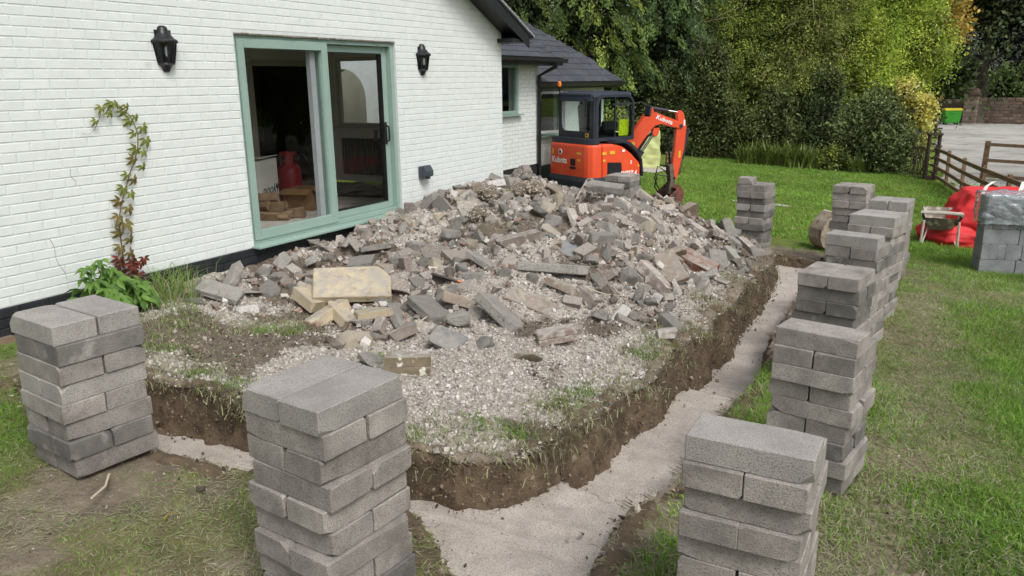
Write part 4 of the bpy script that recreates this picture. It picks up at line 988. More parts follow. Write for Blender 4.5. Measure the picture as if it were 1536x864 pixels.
# ------------------------------------------------------------------ rubble: every larger piece is a thing of its own
HERO = [('slab_buff', 1.178, 5.016, 0.258, 1.732, 5.438, 0.237, 0.40, 0.07, 0.5),
('slab_buff', 1.06, 4.98, 0.197, 1.346, 4.92, 0.1, 0.2, 0.1, 0.1),
('slab_buff', 1.532, 4.554, 0.052, 1.597, 4.952, 0.149, 0.16, 0.1, 0.2),
('slab_buff', 1.535, 4.869, 0.15, 1.821, 4.761, 0.041, 0.16, 0.08, -0.3),
('slab_buff', 1.807, 4.833, 0.101, 2.013, 5.068, 0.12, 0.24, 0.07, 0.15),
('chunk_pink', 1.821, 4.73, 0.073, 1.987, 4.863, 0.066, 0.1, 0.08, 0),
('brick_pair_mossy', 2.695, 4.104, 0.065, 2.965, 4.286, 0.056, 0.11, 0.15, 0.05),
('brick_dark', 2.267, 4.689, 0.014, 2.392, 4.892, 0.076, 0.1, 0.08, 0.2),
('brick_dark', 2.118, 4.732, 0.024, 2.082, 4.854, 0.111, 0.09, 0.08, 0.3),
('slate', 2.66, 4.74, 0.115, 2.914, 4.782, 0.032, 0.22, 0.02, 0.3),
('chunk_grey', 2.531, 5.112, 0.103, 2.728, 5.235, 0.098, 0.2, 0.14, 0.1),
('slab_grey', 2.699, 5.436, 0.24, 3.102, 5.334, 0.02, 0.22, 0.085, 0.35),
('brick_pair', 3.393, 5.11, 0.063, 3.637, 5.294, 0.106, 0.11, 0.11, 0.1),
('slab_grey', 2.538, 6.331, 0.302, 3.17, 6.589, 0.263, 0.24, 0.085, 0.2),
('slab_grey', 1.944, 6.404, 0.361, 2.339, 6.365, 0.181, 0.2, 0.06, 0.3),
('brick_dark', 2.091, 6.702, 0.393, 2.416, 7.003, 0.472, 0.12, 0.1, 0.1),
('clay_pipe', 1.935, 5.756, 0.239, 2.208, 5.833, 0.17, 0.11, 0.11, 0),
('block_grey', 2.126, 5.938, 0.232, 2.4, 6.088, 0.217, 0.12, 0.09, 0.1),
('brick_pair_red', 3.526, 8.186, 0.152, 3.953, 8.105, 0.005, 0.21, 0.11, 0.25),
('brick_row', 3.423, 7.303, 0.205, 3.784, 7.121, -0.012, 0.13, 0.11, 0.3),
('chunk_pale', 3.735, 7.25, 0.114, 3.915, 7.089, -0.042, 0.09, 0.08, 0.3),
('slab_brown', 3.537, 7.573, 0.259, 3.801, 7.348, 0.038, 0.24, 0.07, 0.4),
('brick_pair_pale', 2.979, 9.697, 0.312, 3.414, 9.55, 0.113, 0.2, 0.1, 0.2),
('block_green', 3.752, 9.299, 0.022, 3.995, 9.126, -0.147, 0.12, 0.09, 0.2),
('brick_pale', 3.712, 10.115, -0.013, 3.957, 9.974, -0.156, 0.1, 0.1, 0.1),
('chunk_pink', 3.521, 10.001, 0.078, 3.813, 9.857, -0.078, 0.14, 0.1, 0.3),
('chunk_grey', 3.816, 7.855, -0.078, 4.01, 8.094, 0.058, 0.24, 0.1, 0.5),
('brick_white', 3.654, 6.049, -0.043, 3.696, 6.217, 0.063, 0.1, 0.07, 0.5),
('brick_dark', 3.207, 6.244, 0.155, 3.415, 6.193, 0.056, 0.12, 0.1, 0.4),
('chunk_pink', 3.46, 5.946, 0.054, 3.64, 5.99, 0.031, 0.16, 0.13, 0.2),
('brick_pale', 4.133, 5.775, 0.019, 4.277, 5.84, 0.032, 0.11, 0.065, 0),
('brick_white', 2.058, 9.689, 0.374, 2.036, 9.965, 0.571, 0.1, 0.11, 0.2),
('brick_holes', 1.55, 9.727, 0.298, 1.566, 10.219, 0.629, 0.1, 0.065, 0.2),
('slab_grey', 1.724, 9.775, 0.623, 2.182, 9.892, 0.57, 0.2, 0.09, 0.2),
('brick_pale', 2.358, 10.031, 0.527, 2.709, 9.906, 0.35, 0.1, 0.1, 0.3),
('brick_dark', 2.887, 8.244, 0.525, 3.137, 8.219, 0.442, 0.11, 0.1, 0.4),
('chunk_tan', 2.147, 7.628, 0.446, 2.462, 7.572, 0.303, 0.26, 0.16, 0.2),
('chunk_pink', 0.84, 6.709, 0.36, 0.81, 6.904, 0.489, 0.12, 0.09, 0.3),
('chunk_pale', 0.964, 6.941, 0.465, 0.956, 7.113, 0.573, 0.12, 0.1, 0.3),
('chunk_tan', 0.957, 7.182, 0.471, 0.981, 7.338, 0.557, 0.12, 0.09, 0.1),
('chunk_pink', 0.14, 6.033, 0.405, 0.458, 6.101, 0.278, 0.1, 0.05, 0.3),
('chunk_pink', 0.546, 6.108, 0.299, 0.499, 6.323, 0.443, 0.14, 0.06, 0.6),
('slab_grey', 0.362, 4.462, 0.285, 0.689, 4.621, 0.17, 0.2, 0.055, 0.25),
('chunk_pink', 0.454, 4.665, 0.186, 0.322, 4.948, 0.399, 0.15, 0.1, 0.5),
('chunk_pink', 0.579, 4.707, 0.191, 0.729, 4.865, 0.184, 0.16, 0.05, 0.2),
('chunk_grey', 0.321, 5.366, 0.259, 0.37, 5.579, 0.343, 0.2, 0.12, 0.2),
('chunk_grey', 0.458, 5.609, 0.257, 0.545, 5.748, 0.286, 0.18, 0.1, 0.2),
('slab_grey', 0.763, 6.151, 0.319, 0.98, 6.378, 0.346, 0.2, 0.05, 0.2),
('slate_blue', 2.635, 6.992, 0.355, 2.821, 6.979, 0.285, 0.2, 0.02, 0.9),
('clod', 0.913, 8.213, 0.573, 1.057, 8.461, 0.675, 0.3, 0.22, 0),
('clod', 1.001, 8.986, 0.545, 1.297, 9.277, 0.632, 0.34, 0.24, 0),
('clod', 1.242, 7.465, 0.464, 1.374, 7.663, 0.536, 0.22, 0.16, 0),
('chunk_pale', 2.208, 8.097, 0.576, 2.463, 7.914, 0.371, 0.16, 0.12, 0.3),
('chunk_grey', 2.714, 7.8, 0.484, 2.993, 7.791, 0.398, 0.18, 0.14, 0.3),
('chunk_pale', 3.721, 8.383, 0.132, 3.872, 8.152, -0.065, 0.1, 0.06, 0.3),
('chunk_pale', 3.955, 8.01, -0.061, 4.158, 8.043, -0.074, 0.09, 0.05, 0.2),
('slab_brown', 2.916, 6.203, 0.23, 3.232, 6.22, 0.138, 0.16, 0.07, 0.3),
('slab_brown', 2.686, 5.865, 0.157, 3.136, 5.901, 0.022, 0.16, 0.07, 0.5),
('slab_grey', 2.943, 7.452, 0.367, 3.226, 7.49, 0.315, 0.14, 0.1, 0.2),
('slab_brown', 2.316, 5.434, 0.186, 2.594, 5.503, 0.114, 0.18, 0.09, 0.4),
('brick_pale', 2.491, 9.028, 0.561, 2.717, 8.904, 0.413, 0.1, 0.1, 0.2),
('brick_pale', 3.027, 8.629, 0.453, 3.284, 8.483, 0.288, 0.1, 0.1, 0.3),
('brick_pale', 3.314, 10.007, 0.175, 3.57, 9.89, 0.041, 0.1, 0.09, 0.3),
('chunk_grey', 2.091, 4.986, 0.123, 2.243, 4.905, 0.004, 0.1, 0.08, 0.1),
('chunk_grey', 2.425, 4.158, 0.084, 2.611, 4.191, 0.012, 0.18, 0.08, 0.2),
('chunk_tan', 2.734, 5.964, 0.202, 2.915, 5.842, 0.056, 0.12, 0.08, 0.2)]

RM = {
 'pink': mat('pink_grey_concrete', srgb(138,134,128), srgb(168,163,156), scale=7, rough=.95, bump=.9, bscale=55, rv=.1, bdist=.03, c3=srgb(120,110,102), s3=40, c3lo=.58, c3hi=.7, dust=srgb(152,147,140)),
 'grey': mat('grey_concrete', srgb(140,137,131), srgb(170,166,158), scale=7, rough=.95, bump=.9, bscale=55, rv=.12, bdist=.03, c3=srgb(104,99,93), s3=40, c3lo=.58, c3hi=.7, dust=srgb(152,147,140)),
 'pale': mat('pale_mortar', srgb(176,169,159), srgb(200,193,183), scale=6, rough=.95, bump=.8, bscale=60, rv=.08, bdist=.022, c3=srgb(150,140,128), s3=30, c3lo=.55, c3hi=.7, dust=srgb(152,147,140)),
 'tan': mat('tan_stone', srgb(156,144,124), srgb(180,168,147), scale=6, rough=.95, bump=.7, bscale=50, rv=.1, bdist=.022, c3=srgb(120,108,90), s3=26, c3lo=.58, c3hi=.7, dust=srgb(152,147,140)),
 'buff': mat('buff_paving', srgb(168,154,127), srgb(188,174,146), scale=5, rough=.9, bump=.45, bscale=60, rv=.06, bdist=.006, c3=srgb(132,120,94), s3=12, c3lo=.56, c3hi=.72, dust=srgb(152,147,140)),
 'brown': mat('brown_slab', srgb(132,116,102), srgb(160,144,128), scale=7, rough=.95, bump=.7, bscale=50, rv=.1, bdist=.022, c3=srgb(176,166,154), s3=22, c3lo=.55, c3hi=.66, dust=srgb(152,147,140)),
 'brick': mat('mauve_brick', srgb(138,121,112), srgb(160,145,136), scale=9, rough=.95, bump=.6, bscale=60, rv=.14, bdist=.008, c3=srgb(190,182,172), s3=16, c3lo=.52, c3hi=.62, dust=srgb(152,147,140)),
 'bpale': mat('dusty_brick', srgb(150,138,128), srgb(174,163,153), scale=9, rough=.95, bump=.6, bscale=60, rv=.1, bdist=.008, c3=srgb(204,198,188), s3=14, c3lo=.52, c3hi=.64, dust=srgb(152,147,140)),
 'bdark': mat('dark_brick', srgb(112,101,94), srgb(138,127,118), scale=9, rough=.95, bump=.6, bscale=60, rv=.14, bdist=.008, c3=srgb(176,168,158), s3=16, c3lo=.56, c3hi=.66, dust=srgb(152,147,140)),
 'bred': mat('red_brick', srgb(120,76,60), srgb(150,106,88), scale=9, rough=.95, bump=.6, bscale=60, rv=.1, bdist=.008, c3=srgb(150,130,118), s3=14, c3lo=.56, c3hi=.68, dust=srgb(152,147,140)),
 'moss': mat('mossy_brick', srgb(116,106,86), srgb(140,129,106), scale=10, rough=.95, bump=.6, bscale=60, bdist=.008, c3=srgb(226,222,208), s3=16, c3lo=.56, c3hi=.62, dust=srgb(152,147,140)),
 'white': mat('white_faced_brick', srgb(184,181,178), srgb(204,201,198), scale=9, rough=.9, bump=.4, bscale=60, c3=srgb(150,140,132), s3=14, c3lo=.58, c3hi=.66, dust=srgb(152,147,140)),
 'slate': mat('slate_scrap', srgb(104,106,106), srgb(134,134,130), scale=6, rough=.85, bump=.5, bscale=40, rv=.1, dust=srgb(152,147,140)),
 'blue': mat('blue_slate_scrap', srgb(108,116,124), srgb(132,140,146), scale=6, rough=.7, bump=.3, bscale=40, dust=srgb(152,147,140)),
 'green': mat('greenish_block', srgb(122,124,112), srgb(142,144,132), scale=5, rough=.95, bump=.6, bscale=60, dust=srgb(152,147,140)),
 'clod': mat('earth_clod', srgb(96,86,74), srgb(130,119,105), scale=10, rough=1, bump=1, bscale=45, bdist=.02, c3=srgb(196,188,176), s3=38, c3lo=.55, c3hi=.64),
 'clay': mat('clay_pipe', srgb(70,64,58), srgb(92,84,76), scale=8, rough=.7, bump=.3), 'clayin': mat('clay_break', srgb(206,120,66), srgb(224,142,84), scale=14, rough=.9, bump=.4),
}
def chipped_box(l, w, h, seed, ncut=3, jit=.05, bev=.006):
    r = random.Random(seed); bm = bmesh.new(); bmesh.ops.create_cube(bm, size=1)
    for v in bm.verts:
        v.co = Vector((v.co.x*l*(1+r.uniform(-jit, jit)), v.co.y*w*(1+r.uniform(-jit, jit)), v.co.z*h*(1+r.uniform(-jit, jit))))
    for _ in range(ncut):
        s = [r.choice((-1, 1)) for _ in range(3)]; nrm = Vector((s[0]*r.uniform(.1, 1), s[1]*r.uniform(.1, 1), s[2]*r.uniform(.05, .8))).normalized()
        ext = abs(nrm.x)*l/2+abs(nrm.y)*w/2+abs(nrm.z)*h/2; p = nrm*(ext*(1-r.uniform(.05, .28)))
        g = bmesh.ops.bisect_plane(bm, geom=list(bm.verts)+list(bm.edges)+list(bm.faces), plane_co=p, plane_no=nrm, clear_outer=True)
        es = [e for e in g['geom_cut'] if isinstance(e, bmesh.types.BMEdge)]
        if es: bmesh.ops.holes_fill(bm, edges=es, sides=0)
    bmesh.ops.bevel(bm, geom=list(bm.edges), offset=bev, segments=1, affect='EDGES', clamp_overlap=True)
    for v in bm.verts: v.co += Vector((r.gauss(0, .0018), r.gauss(0, .0018), r.gauss(0, .0018)))
    bmesh.ops.recalc_face_normals(bm, faces=bm.faces); return bm
def hull(l, w, h, seed, n=16, p=.55):
    """angular broken lump"""
    r = random.Random(seed); bm = bmesh.new()
    for _ in range(n):
        v = Vector((r.gauss(0, 1), r.gauss(0, 1), r.gauss(0, 1))).normalized()
        v = Vector([math.copysign(abs(c)**p, c) for c in v]); q = r.uniform(.82, 1.05)
        bm.verts.new((v.x*l/2*q, v.y*w/2*q, v.z*h/2*q))
    g = bmesh.ops.convex_hull(bm, input=list(bm.verts))
    bmesh.ops.delete(bm, geom=[v for v in bm.verts if not v.link_faces], context='VERTS')
    bmesh.ops.bevel(bm, geom=[e for e in bm.edges if e.calc_face_angle(0) > .5], offset=min(l, w, h)*.035, segments=1, affect='EDGES', clamp_overlap=True)
    bmesh.ops.recalc_face_normals(bm, faces=bm.faces); return bm
def fin(bm, name, m):
    me = bpy.data.meshes.new(name); bm.to_mesh(me); bm.free(); me.materials.append(m); return me
def rough_lump(l, w, h, seed, sub=3, amp=.22):
    bm = bmesh.new(); bmesh.ops.create_icosphere(bm, subdivisions=sub, radius=1)
    for v in bm.verts:
        n = mnoise.noise(v.co*1.3+Vector((seed, 0, 0)))*amp*1.4+mnoise.noise(v.co*3.5+Vector((seed, 3, 0)))*amp*.8+mnoise.noise(v.co*9+Vector((0, seed, 0)))*amp*.45
        c = v.co*(1+n); v.co = Vector((c.x*l/2, c.y*w/2, c.z*h/2))
    bmesh.ops.recalc_face_normals(bm, faces=bm.faces); return bm
KIND = {  # kind -> (object name, material, shape, label)
 'slab_buff': ('paving_slab', 'buff', 'slab'), 'slab_grey': ('concrete_slab', 'grey', 'slab'), 'slab_brown': ('concrete_slab', 'brown', 'slab'), 'slate': ('slate_piece', 'slate', 'slab'), 'slate_blue': ('slate_piece', 'blue', 'slab'),
 'chunk_pink': ('concrete_chunk', 'pink', 'hull'), 'chunk_grey': ('concrete_chunk', 'grey', 'hull'), 'chunk_pale': ('mortar_lump', 'pale', 'hull'), 'chunk_tan': ('stone_chunk', 'tan', 'hull'),
 'brick_dark': ('broken_brick', 'bdark', 'box'), 'brick_pale': ('broken_brick', 'bpale', 'box'), 'brick_white': ('broken_brick', 'white', 'box'), 'block_grey': ('broken_block', 'grey', 'box'), 'block_green': ('broken_block', 'green', 'box'),
 'brick_pair': ('bonded_bricks', 'brick', 'pair'), 'brick_pair_mossy': ('bonded_bricks', 'moss', 'pair'), 'brick_pair_red': ('bonded_bricks', 'bred', 'pair2'), 'brick_pair_pale': ('bonded_bricks', 'bpale', 'pair2'), 'brick_row': ('bonded_bricks', 'brick', 'pair2'),
 'clod': ('earth_clod', 'clod', 'lump'), 'clay_pipe': ('clay_pipe', 'clay', 'pipe'), 'brick_holes': ('perforated_brick', 'bpale', 'holes')}
HLAB = {0: 'large flat buff paving slab, the biggest pale slab on the rubble', 1: 'small buff slab leaning against the left end of the big buff slab', 2: 'long buff slab piece lowest in front of the big buff slab', 3: 'short buff slab piece propped across the long buff one',
 4: 'flat triangular buff slab in front of the big slab\'s right end', 5: 'small pinkish concrete lump between the buff slab pieces', 6: 'mossy white-flecked pair of bonded bricks nearest the front of the rubble', 7: 'dark brick lying just above the mossy bonded pair', 8: 'dark brick standing on end left of the flat dark brick',
 9: 'thin grey slate lying right of the dark bricks', 10: 'squarish grey concrete chunk beside the thin grey slate', 11: 'long grey slab sliding down at the centre of the mound', 12: 'stained pair of bonded bricks alone on the white hardcore', 13: 'longest grey slab lying level across the middle of the mound', 14: 'grey slab tilted on the brown earth left of the longest slab',
 15: 'dark brick end lying above the long level slab', 16: 'broken dark clay pipe with an orange broken end', 17: 'flat grey block piece touching the broken clay pipe', 18: 'red brick pair with mortar, the only red brickwork on the right slope', 19: 'row of bonded mauve bricks left of the red brick pair',
 20: 'pale upright mortar post at the foot of the brown slab', 21: 'brown slab standing between the mauve brick row and the red pair', 22: 'dusty pink pair of bonded bricks high on the right slope', 23: 'greenish block end lowest on the right slope', 24: 'dusty brick right of the greenish block end',
 27: 'white-faced brick standing at the edge of the hardcore', 30: 'small flat brick alone near the trench edge', 31: 'white brick standing up on the mound\'s crest', 32: 'perforated brick with a row of holes leaning on the crest', 33: 'rough slab lying level on top of the crest beside the block stack',
 36: 'large tan stone with a broken corner on the upper mound', 42: 'mossy flat slab at the far left end of the rubble', 43: 'upright pink shard at the left end of the rubble by the plinth', 48: 'small blue slate standing on edge on the mound', 49: 'big earthy clod by the house wall, lower of the two', 50: 'largest grassy earth clod on the crest by the house corner', 51: 'smallest of the earthy clods, on the left of the mound'}
HLAB[27] = HLAB.pop(27)
ZONE = lambda x, y: ('the crest' if y > 8.6 else 'the left side by the wall' if x < 1.25 else 'the right slope' if x > 3.1 and y > 5.6 else 'the foot of the pile' if y < 5.3 else 'the middle')
SHOWN = {'concrete_chunk': 'broken concrete chunk', 'mortar_lump': 'pale lump of mortar', 'stone_chunk': 'tan stone chunk', 'broken_brick': 'broken dusty brick', 'broken_block': 'broken concrete block', 'concrete_slab': 'broken concrete slab', 'paving_slab': 'piece of buff paving', 'slate_piece': 'piece of grey slate', 'bonded_bricks': 'bricks still bonded together', 'earth_clod': 'earthy clod', 'clay_pipe': 'clay pipe', 'perforated_brick': 'perforated brick'}
TONE = {'pink': 'pinkish', 'grey': 'grey', 'brown': 'brownish', 'bdark': 'dark', 'bpale': 'pale', 'brick': 'mauve', 'white': 'white-faced', 'pale': 'chalky', 'tan': 'rough', 'slate': 'thin', 'buff': 'sandy', 'clod': 'crumbly'}
def make_piece(kind, L, w, h, seed):
    nm, mk, shp = KIND[kind]; m = RM[mk]
    if shp == 'slab': return link(nm, fin(chipped_box(L, w, h, seed, 3 if kind != 'slab_buff' else 2, .05, .008), nm, m))
    if shp == 'hull': return link(nm, fin(hull(L, w, h, seed, 18), nm, m))
    if shp == 'box': return link(nm, fin(chipped_box(L, w, h, seed, 2, .03, .007), nm, m))
    if shp == 'lump': return link(nm, fin(rough_lump(L, w, h, seed, 4, .3), nm, m))
    if shp in ('pair', 'pair2'):
        e = thing(nm, None, None)
        if shp == 'pair': cells = [(0, 0, -h/4), (0, 0, h/4)]; d = (L, w, h/2-.006)
        else: cells = [(-L/4, 0, 0), (L/4, 0, 0)] if w < .15 else [(-L/4, -w/4, 0), (L/4, -w/4, 0), (-L/4, w/4, 0), (L/4, w/4, 0)]; d = (L/2-.007, w-.004 if w < .15 else w/2-.007, h)
        for i, c in enumerate(cells):
            b = link('brick', fin(chipped_box(*d, seed+i, 1, .02, .005), 'brick', m), e); b.location = c
        mo = link('mortar', fin(chipped_box(L*.95, w*.93, h*.93, seed+9, 0, .01, .003), 'mortar', RM['pale']), e)
        return e
    if shp == 'pipe':
        e = thing(nm, None, None); f = MB(); RX = Matrix.Rotation(PI/2, 4, 'Y'); a0, a1 = -.2, 3.6
        pr_ = [(.05, -L/2), (.055, -L/2), (.055, L/2), (.042, L/2), (.042, -L/2)]
        f.lathe(pr_, 14, RX, a0, a1); f.build('pipe_wall', m, e, smooth=True)
        f = MB(); f.lathe([(.042, L/2+.001), (.0555, L/2+.001), (.057, L/2-.03), (.0553, L/2-.034)], 14, RX, a0, a1); f.build('broken_end', RM['clayin'], e); return e
    if shp == 'holes':
        e = thing(nm, None, None)
        b = MB(); 
        for k in (-1, 1): b.box((0, k*.044, 0), (L, .016, h))
        for k in range(5): b.box((-L/2+.01+k*(L-.02)/4, 0, 0), (.02, .072, h))
        b.build('brick_shell', m, e, bevel=.003)
        f = MB(); f.box((0, 0, -h*.3), (L*.96, .09, h*.1)); f.build('brick_bed', m, e); return e
def orient(o, X_, roll):
    X_ = X_.normalized(); Zr = Vector((0, 0, 1)); Y_ = Zr.cross(X_)
    if Y_.length < .05: Y_ = Vector((0, 1, 0))
    Y_.normalize(); Z_ = X_.cross(Y_)
    M = Matrix(((X_.x, Y_.x, Z_.x), (X_.y, Y_.y, Z_.y), (X_.z, Y_.z, Z_.z))) @ Matrix.Rotation(roll, 3, 'X')
    o.rotation_euler = M.to_euler()
MARK = {0: 'the big buff slab', 6: 'the mossy brick pair', 9: 'the thin grey slate', 10: 'the squarish grey chunk', 11: 'the sliding grey slab', 12: 'the stained brick pair', 13: 'the longest level slab', 14: 'the slab on brown earth', 16: 'the broken clay pipe', 18: 'the red brick pair', 19: 'the mauve brick row', 22: 'the dusty pink pair', 23: 'the greenish block end', 31: 'the upright white brick', 32: 'the perforated brick', 33: 'the crest slab', 36: 'the large tan stone', 42: 'the mossy flat slab', 43: 'the upright pink shard', 48: 'the small blue slate', 49: 'the earthy clod by the wall', 50: 'the largest earth clod', 51: 'the smallest earth clod'}
MPOS = {}; USED = {}
_vr = Vector((.869, .494, 0)).normalized(); _vf = Vector((-_vr.y, _vr.x, 0))
def place_label(x, y, desc):
    k = min(MPOS, key=lambda q: (MPOS[q][0]-x)**2+(MPOS[q][1]-y)**2); d = Vector((x-MPOS[k][0], y-MPOS[k][1], 0)); r_, f_ = d.dot(_vr), d.dot(_vf)
    rel = ('right of' if r_ > 0 else 'left of') if abs(r_) > abs(f_) else ('behind' if f_ > 0 else 'in front of')
    near = 'close ' if d.length < .35 and rel not in ('behind', 'in front of') else ('just ' if d.length < .45 else '')
    return '%s %s%s %s' % (desc, near, rel, MARK[k])
occ = []; LATE = []
for i, (kind, ax, ay, az, bx, by, bz, w, h, roll) in enumerate(HERO):
    a, b = Vector((ax, ay, az)), Vector((bx, by, bz)); L = min((b-a).length, .85)
    o = make_piece(kind, L, w, h, 500+i*7); c = (a+b)/2
    c.x = max(c.x, .06+L*.3 if abs((b-a).normalized().x) > .5 else .12)
    o.location = c; orient(o, b-a, roll*(-1 if i % 3 else 1))
    nm, mk, _ = KIND[kind]
    lab = HLAB.get(i)
    if i in MARK: MPOS[i] = (c.x, c.y)
    if lab: tag(o, lab, 'rubble')
    else: LATE.append((o, c.x, c.y, TONE.get(mk, 'grey'), SHOWN[nm], max(L, w)))
    occ.append((c.x, c.y, max(L, w)*.42))
# the rest of the heap: shared shapes, one object per piece
LIB = {}
for kn, nvar in (('chunk_pink', 9), ('chunk_grey', 10), ('chunk_pale', 6), ('chunk_tan', 4)):
    LIB[kn] = [fin(hull(1, rnd.uniform(.6, .95), rnd.uniform(.35, .75), 900+j*13+len(kn), rnd.randint(16, 26), rnd.uniform(.5, .9)), KIND[kn][0], RM[KIND[kn][1]]) for j in range(nvar)]
for kn, nvar in (('brick_dark', 6), ('brick_pale', 7), ('block_grey', 4), ('brick_white', 2)):
    LIB[kn] = [fin(chipped_box(1, rnd.uniform(.48, .75), rnd.uniform(.32, .5), 700+j*11+len(kn), rnd.randint(3, 5), .06, .022), KIND[kn][0], RM[KIND[kn][1]]) for j in range(nvar)]
for kn, nvar in (('slab_grey', 5), ('slab_brown', 4)):
    LIB[kn] = [fin(chipped_box(1, rnd.uniform(.5, .8), rnd.uniform(.14, .24), 300+j*17+len(kn), rnd.randint(4, 6), .07, .018), KIND[kn][0], RM[KIND[kn][1]]) for j in range(nvar)]
WKIND = [('chunk_pink', 24), ('chunk_grey', 27), ('chunk_pale', 12), ('chunk_tan', 8), ('brick_dark', 9), ('brick_pale', 11), ('block_grey', 4), ('brick_white', 1), ('slab_grey', 5), ('slab_brown', 5)]
def rubble_density(x, y):
    x = np.asarray(x, float); y = np.asarray(y, float)
    b0 = .75*sst(2.3, 2.9, x)*(1-.4*sst(3.6, 4, x))
    d = sst(5.0+b0, 6.3+b0, y)*(1-sst(10.7, 11.0, y))*(1-.85*sst(3.7, 4.15, x))*(1-.6*np.exp(-((x-2.4)/.6)**2-((y-7.1)/.7)**2))
    d = np.maximum(d, .9*np.exp(-((x-.45)/.5)**2-((y-5.1)/.7)**2)); d = np.maximum(d, .9*np.exp(-((x-2.2)/.6)**2-((y-5.0)/.45)**2))
    d = d*(.45+.55*sst(-.5, .4, fbm(x*1.5, y*1.5, 21., 2)))
    return d
cnt = 0; tries = 0; TOTAL = 400
while cnt < TOTAL and tries < 30000:
    tries += 1
    x = rnd.uniform(.12, 4.15); y = rnd.uniform(4.3, 11.0)
    if rnd.random() > float(rubble_density([x], [y])[0]): continue
    kn = rnd.choices([k for k, _ in WKIND], [w_ for _, w_ in WKIND])[0]
    s = rnd.uniform(.11, .30) if kn.startswith(('chunk', 'brick')) else rnd.uniform(.2, .46)
    if kn.startswith('brick'): s = rnd.uniform(.16, .26)
    if tries > 9000: s *= .75
    rr = s*.36
    if any((x-a)**2+(y-b)**2 < (rr*.9+c*.75)**2 for a, b, c in occ): continue
    if x-s*.5 < .1: continue
    occ.append((x, y, rr)); cnt += 1
    me = rnd.choice(LIB[kn]); nm, mk, _ = KIND[kn]
    o = link(nm, me); o.scale = (s, s, s)
    z = float(mound_z([x], [y])[0])
    tl = .75 if y > 6 else .4
    o.location = (x, y, z+s*rnd.uniform(-.05, .16)); o.rotation_euler = (rnd.gauss(0, tl), rnd.gauss(0, tl), rnd.uniform(0, 2*PI))
    LATE.append((o, x, y, TONE[mk], SHOWN[nm], s))
byl = {}
for (o, x, y, tn, sh, sz) in LATE:
    size = 'large ' if sz > .27 else ('small ' if sz < .16 else '')
    sh = sh.replace('pale lump', 'lump').replace('tan stone', 'stone').replace('broken dusty', 'broken').replace('piece of grey', 'piece of')
    byl.setdefault(place_label(x, y, size+tn+' '+sh), []).append((o, sz, x*_vr.x+y*_vr.y))
for lab, q in byl.items():
    if len(q) == 2 and abs(q[0][1]-q[1][1]) > .03:
        q.sort(key=lambda t: t[1]); ws = ['lesser ', 'bigger ']
    elif len(q) > 1:
        q.sort(key=lambda t: t[2]); ws = ['leftmost ']+[w_+' leftmost ' for w_ in ORD[1:len(q)-1]]+['rightmost ']
    else: ws = ['']
    for (o, _, _), w_ in zip(q, ws): tag(o, w_+lab, 'rubble', 'broken rubble heaped on the mound')
# ---- small stones: white hardcore, grit and crumbs (nobody could count them)
CUBE = np.array([(-1,-1,-1),(1,-1,-1),(1,1,-1),(-1,1,-1),(-1,-1,1),(1,-1,1),(1,1,1),(-1,1,1)], float)*.5
CF = np.array([(0,3,2,1),(4,5,6,7),(0,1,5,4),(1,2,6,5),(2,3,7,6),(3,0,4,7)])
OCTA = np.array([(1,0,0),(-1,0,0),(0,1,0),(0,-1,0),(0,0,1),(0,0,-1)], float)*.62
OF = np.array([(0,2,4),(2,1,4),(1,3,4),(3,0,4),(2,0,5),(1,2,5),(3,1,5),(0,3,5)])
def stones(name, P, S, cols, label, m=M_gravel, grit=False):
    n = len(P); Q = np.linalg.qr(rg.normal(size=(n, 3, 3)))[0]; sh, fc = (OCTA, OF) if grit else (CUBE, CF); k = len(sh)
    B = sh[None]*(1+.45*rg.uniform(-1, 1, (n, k, 3)))*np.stack([rg.uniform(.7, 1.3, n), rg.uniform(.7, 1.2, n), rg.uniform(.5, 1, n)], 1)[:, None]
    if grit: B = B+.12*rg.uniform(-1, 1, (n, k, 3))
    V = np.einsum('nij,nkj->nki', Q, B)*S[:, None, None]+P[:, None]
    F = (fc[None]+k*np.arange(n)[:, None, None]).reshape(-1, fc.shape[1])
    return tag(link(name, np_mesh(name, V.reshape(-1, 3), F, m, np.repeat(cols, k, 0))), label, 'stones', kind='stuff')
def scatter(n, x0, x1, y0, y1, df):
    x = rg.uniform(x0, x1, n); y = rg.uniform(y0, y1, n); k = rg.uniform(0, 1, n) < df(x, y); return x[k], y[k]
def hard_density(x, y):
    dI = dist_line(x, y, ISL_L); n = fbm(x*1.3, y*1.3, 6.0, 3); n2 = fbm(x*6, y*6, 9.0, 3)
    h = sst(-.40, .15, n+.35*n2+.60*(1-sst(4.6, 6.2, y))*sst(1.9, 2.6, x)+.2*(1-sst(4.6, 6.2, y))-.12*sst(6, 7, y))*sst(.0, .22, dI+.12*n2)
    return np.where(in_poly(x, y, POLY_I), h*(.55+.45*(1-sst(5.5, 8, y))), 0)
def pal_rows(n, pal, var=.12):
    p = np.array(pal)[rg.integers(0, len(pal), n)]; return (p*(1+var*rg.normal(size=(n, 1)))).clip(.02, .85)
GP = [srgb(182,176,168)[:3], srgb(170,163,155)[:3], srgb(158,150,141)[:3], srgb(198,193,186)[:3], srgb(146,138,129)[:3]]
x, y = scatter(105000, .05, 4.4, 3.05, 10.8, hard_density); S = np.exp(rg.normal(math.log(.0105), .38, len(x))).clip(.005, .030)
stones('hardcore', np.c_[x, y, mound_z(x, y)+S*.15], S, pal_rows(len(x), GP), 'crushed white grey hardcore spread over the front of the mound')
def soil_density(x, y):
    return np.where(in_poly(x, y, POLY_I), (1-hard_density(x, y))*.9, 0)
SP = [srgb(86,76,65)[:3], srgb(104,92,79)[:3], srgb(74,65,56)[:3], srgb(146,132,114)[:3], srgb(176,166,152)[:3]]
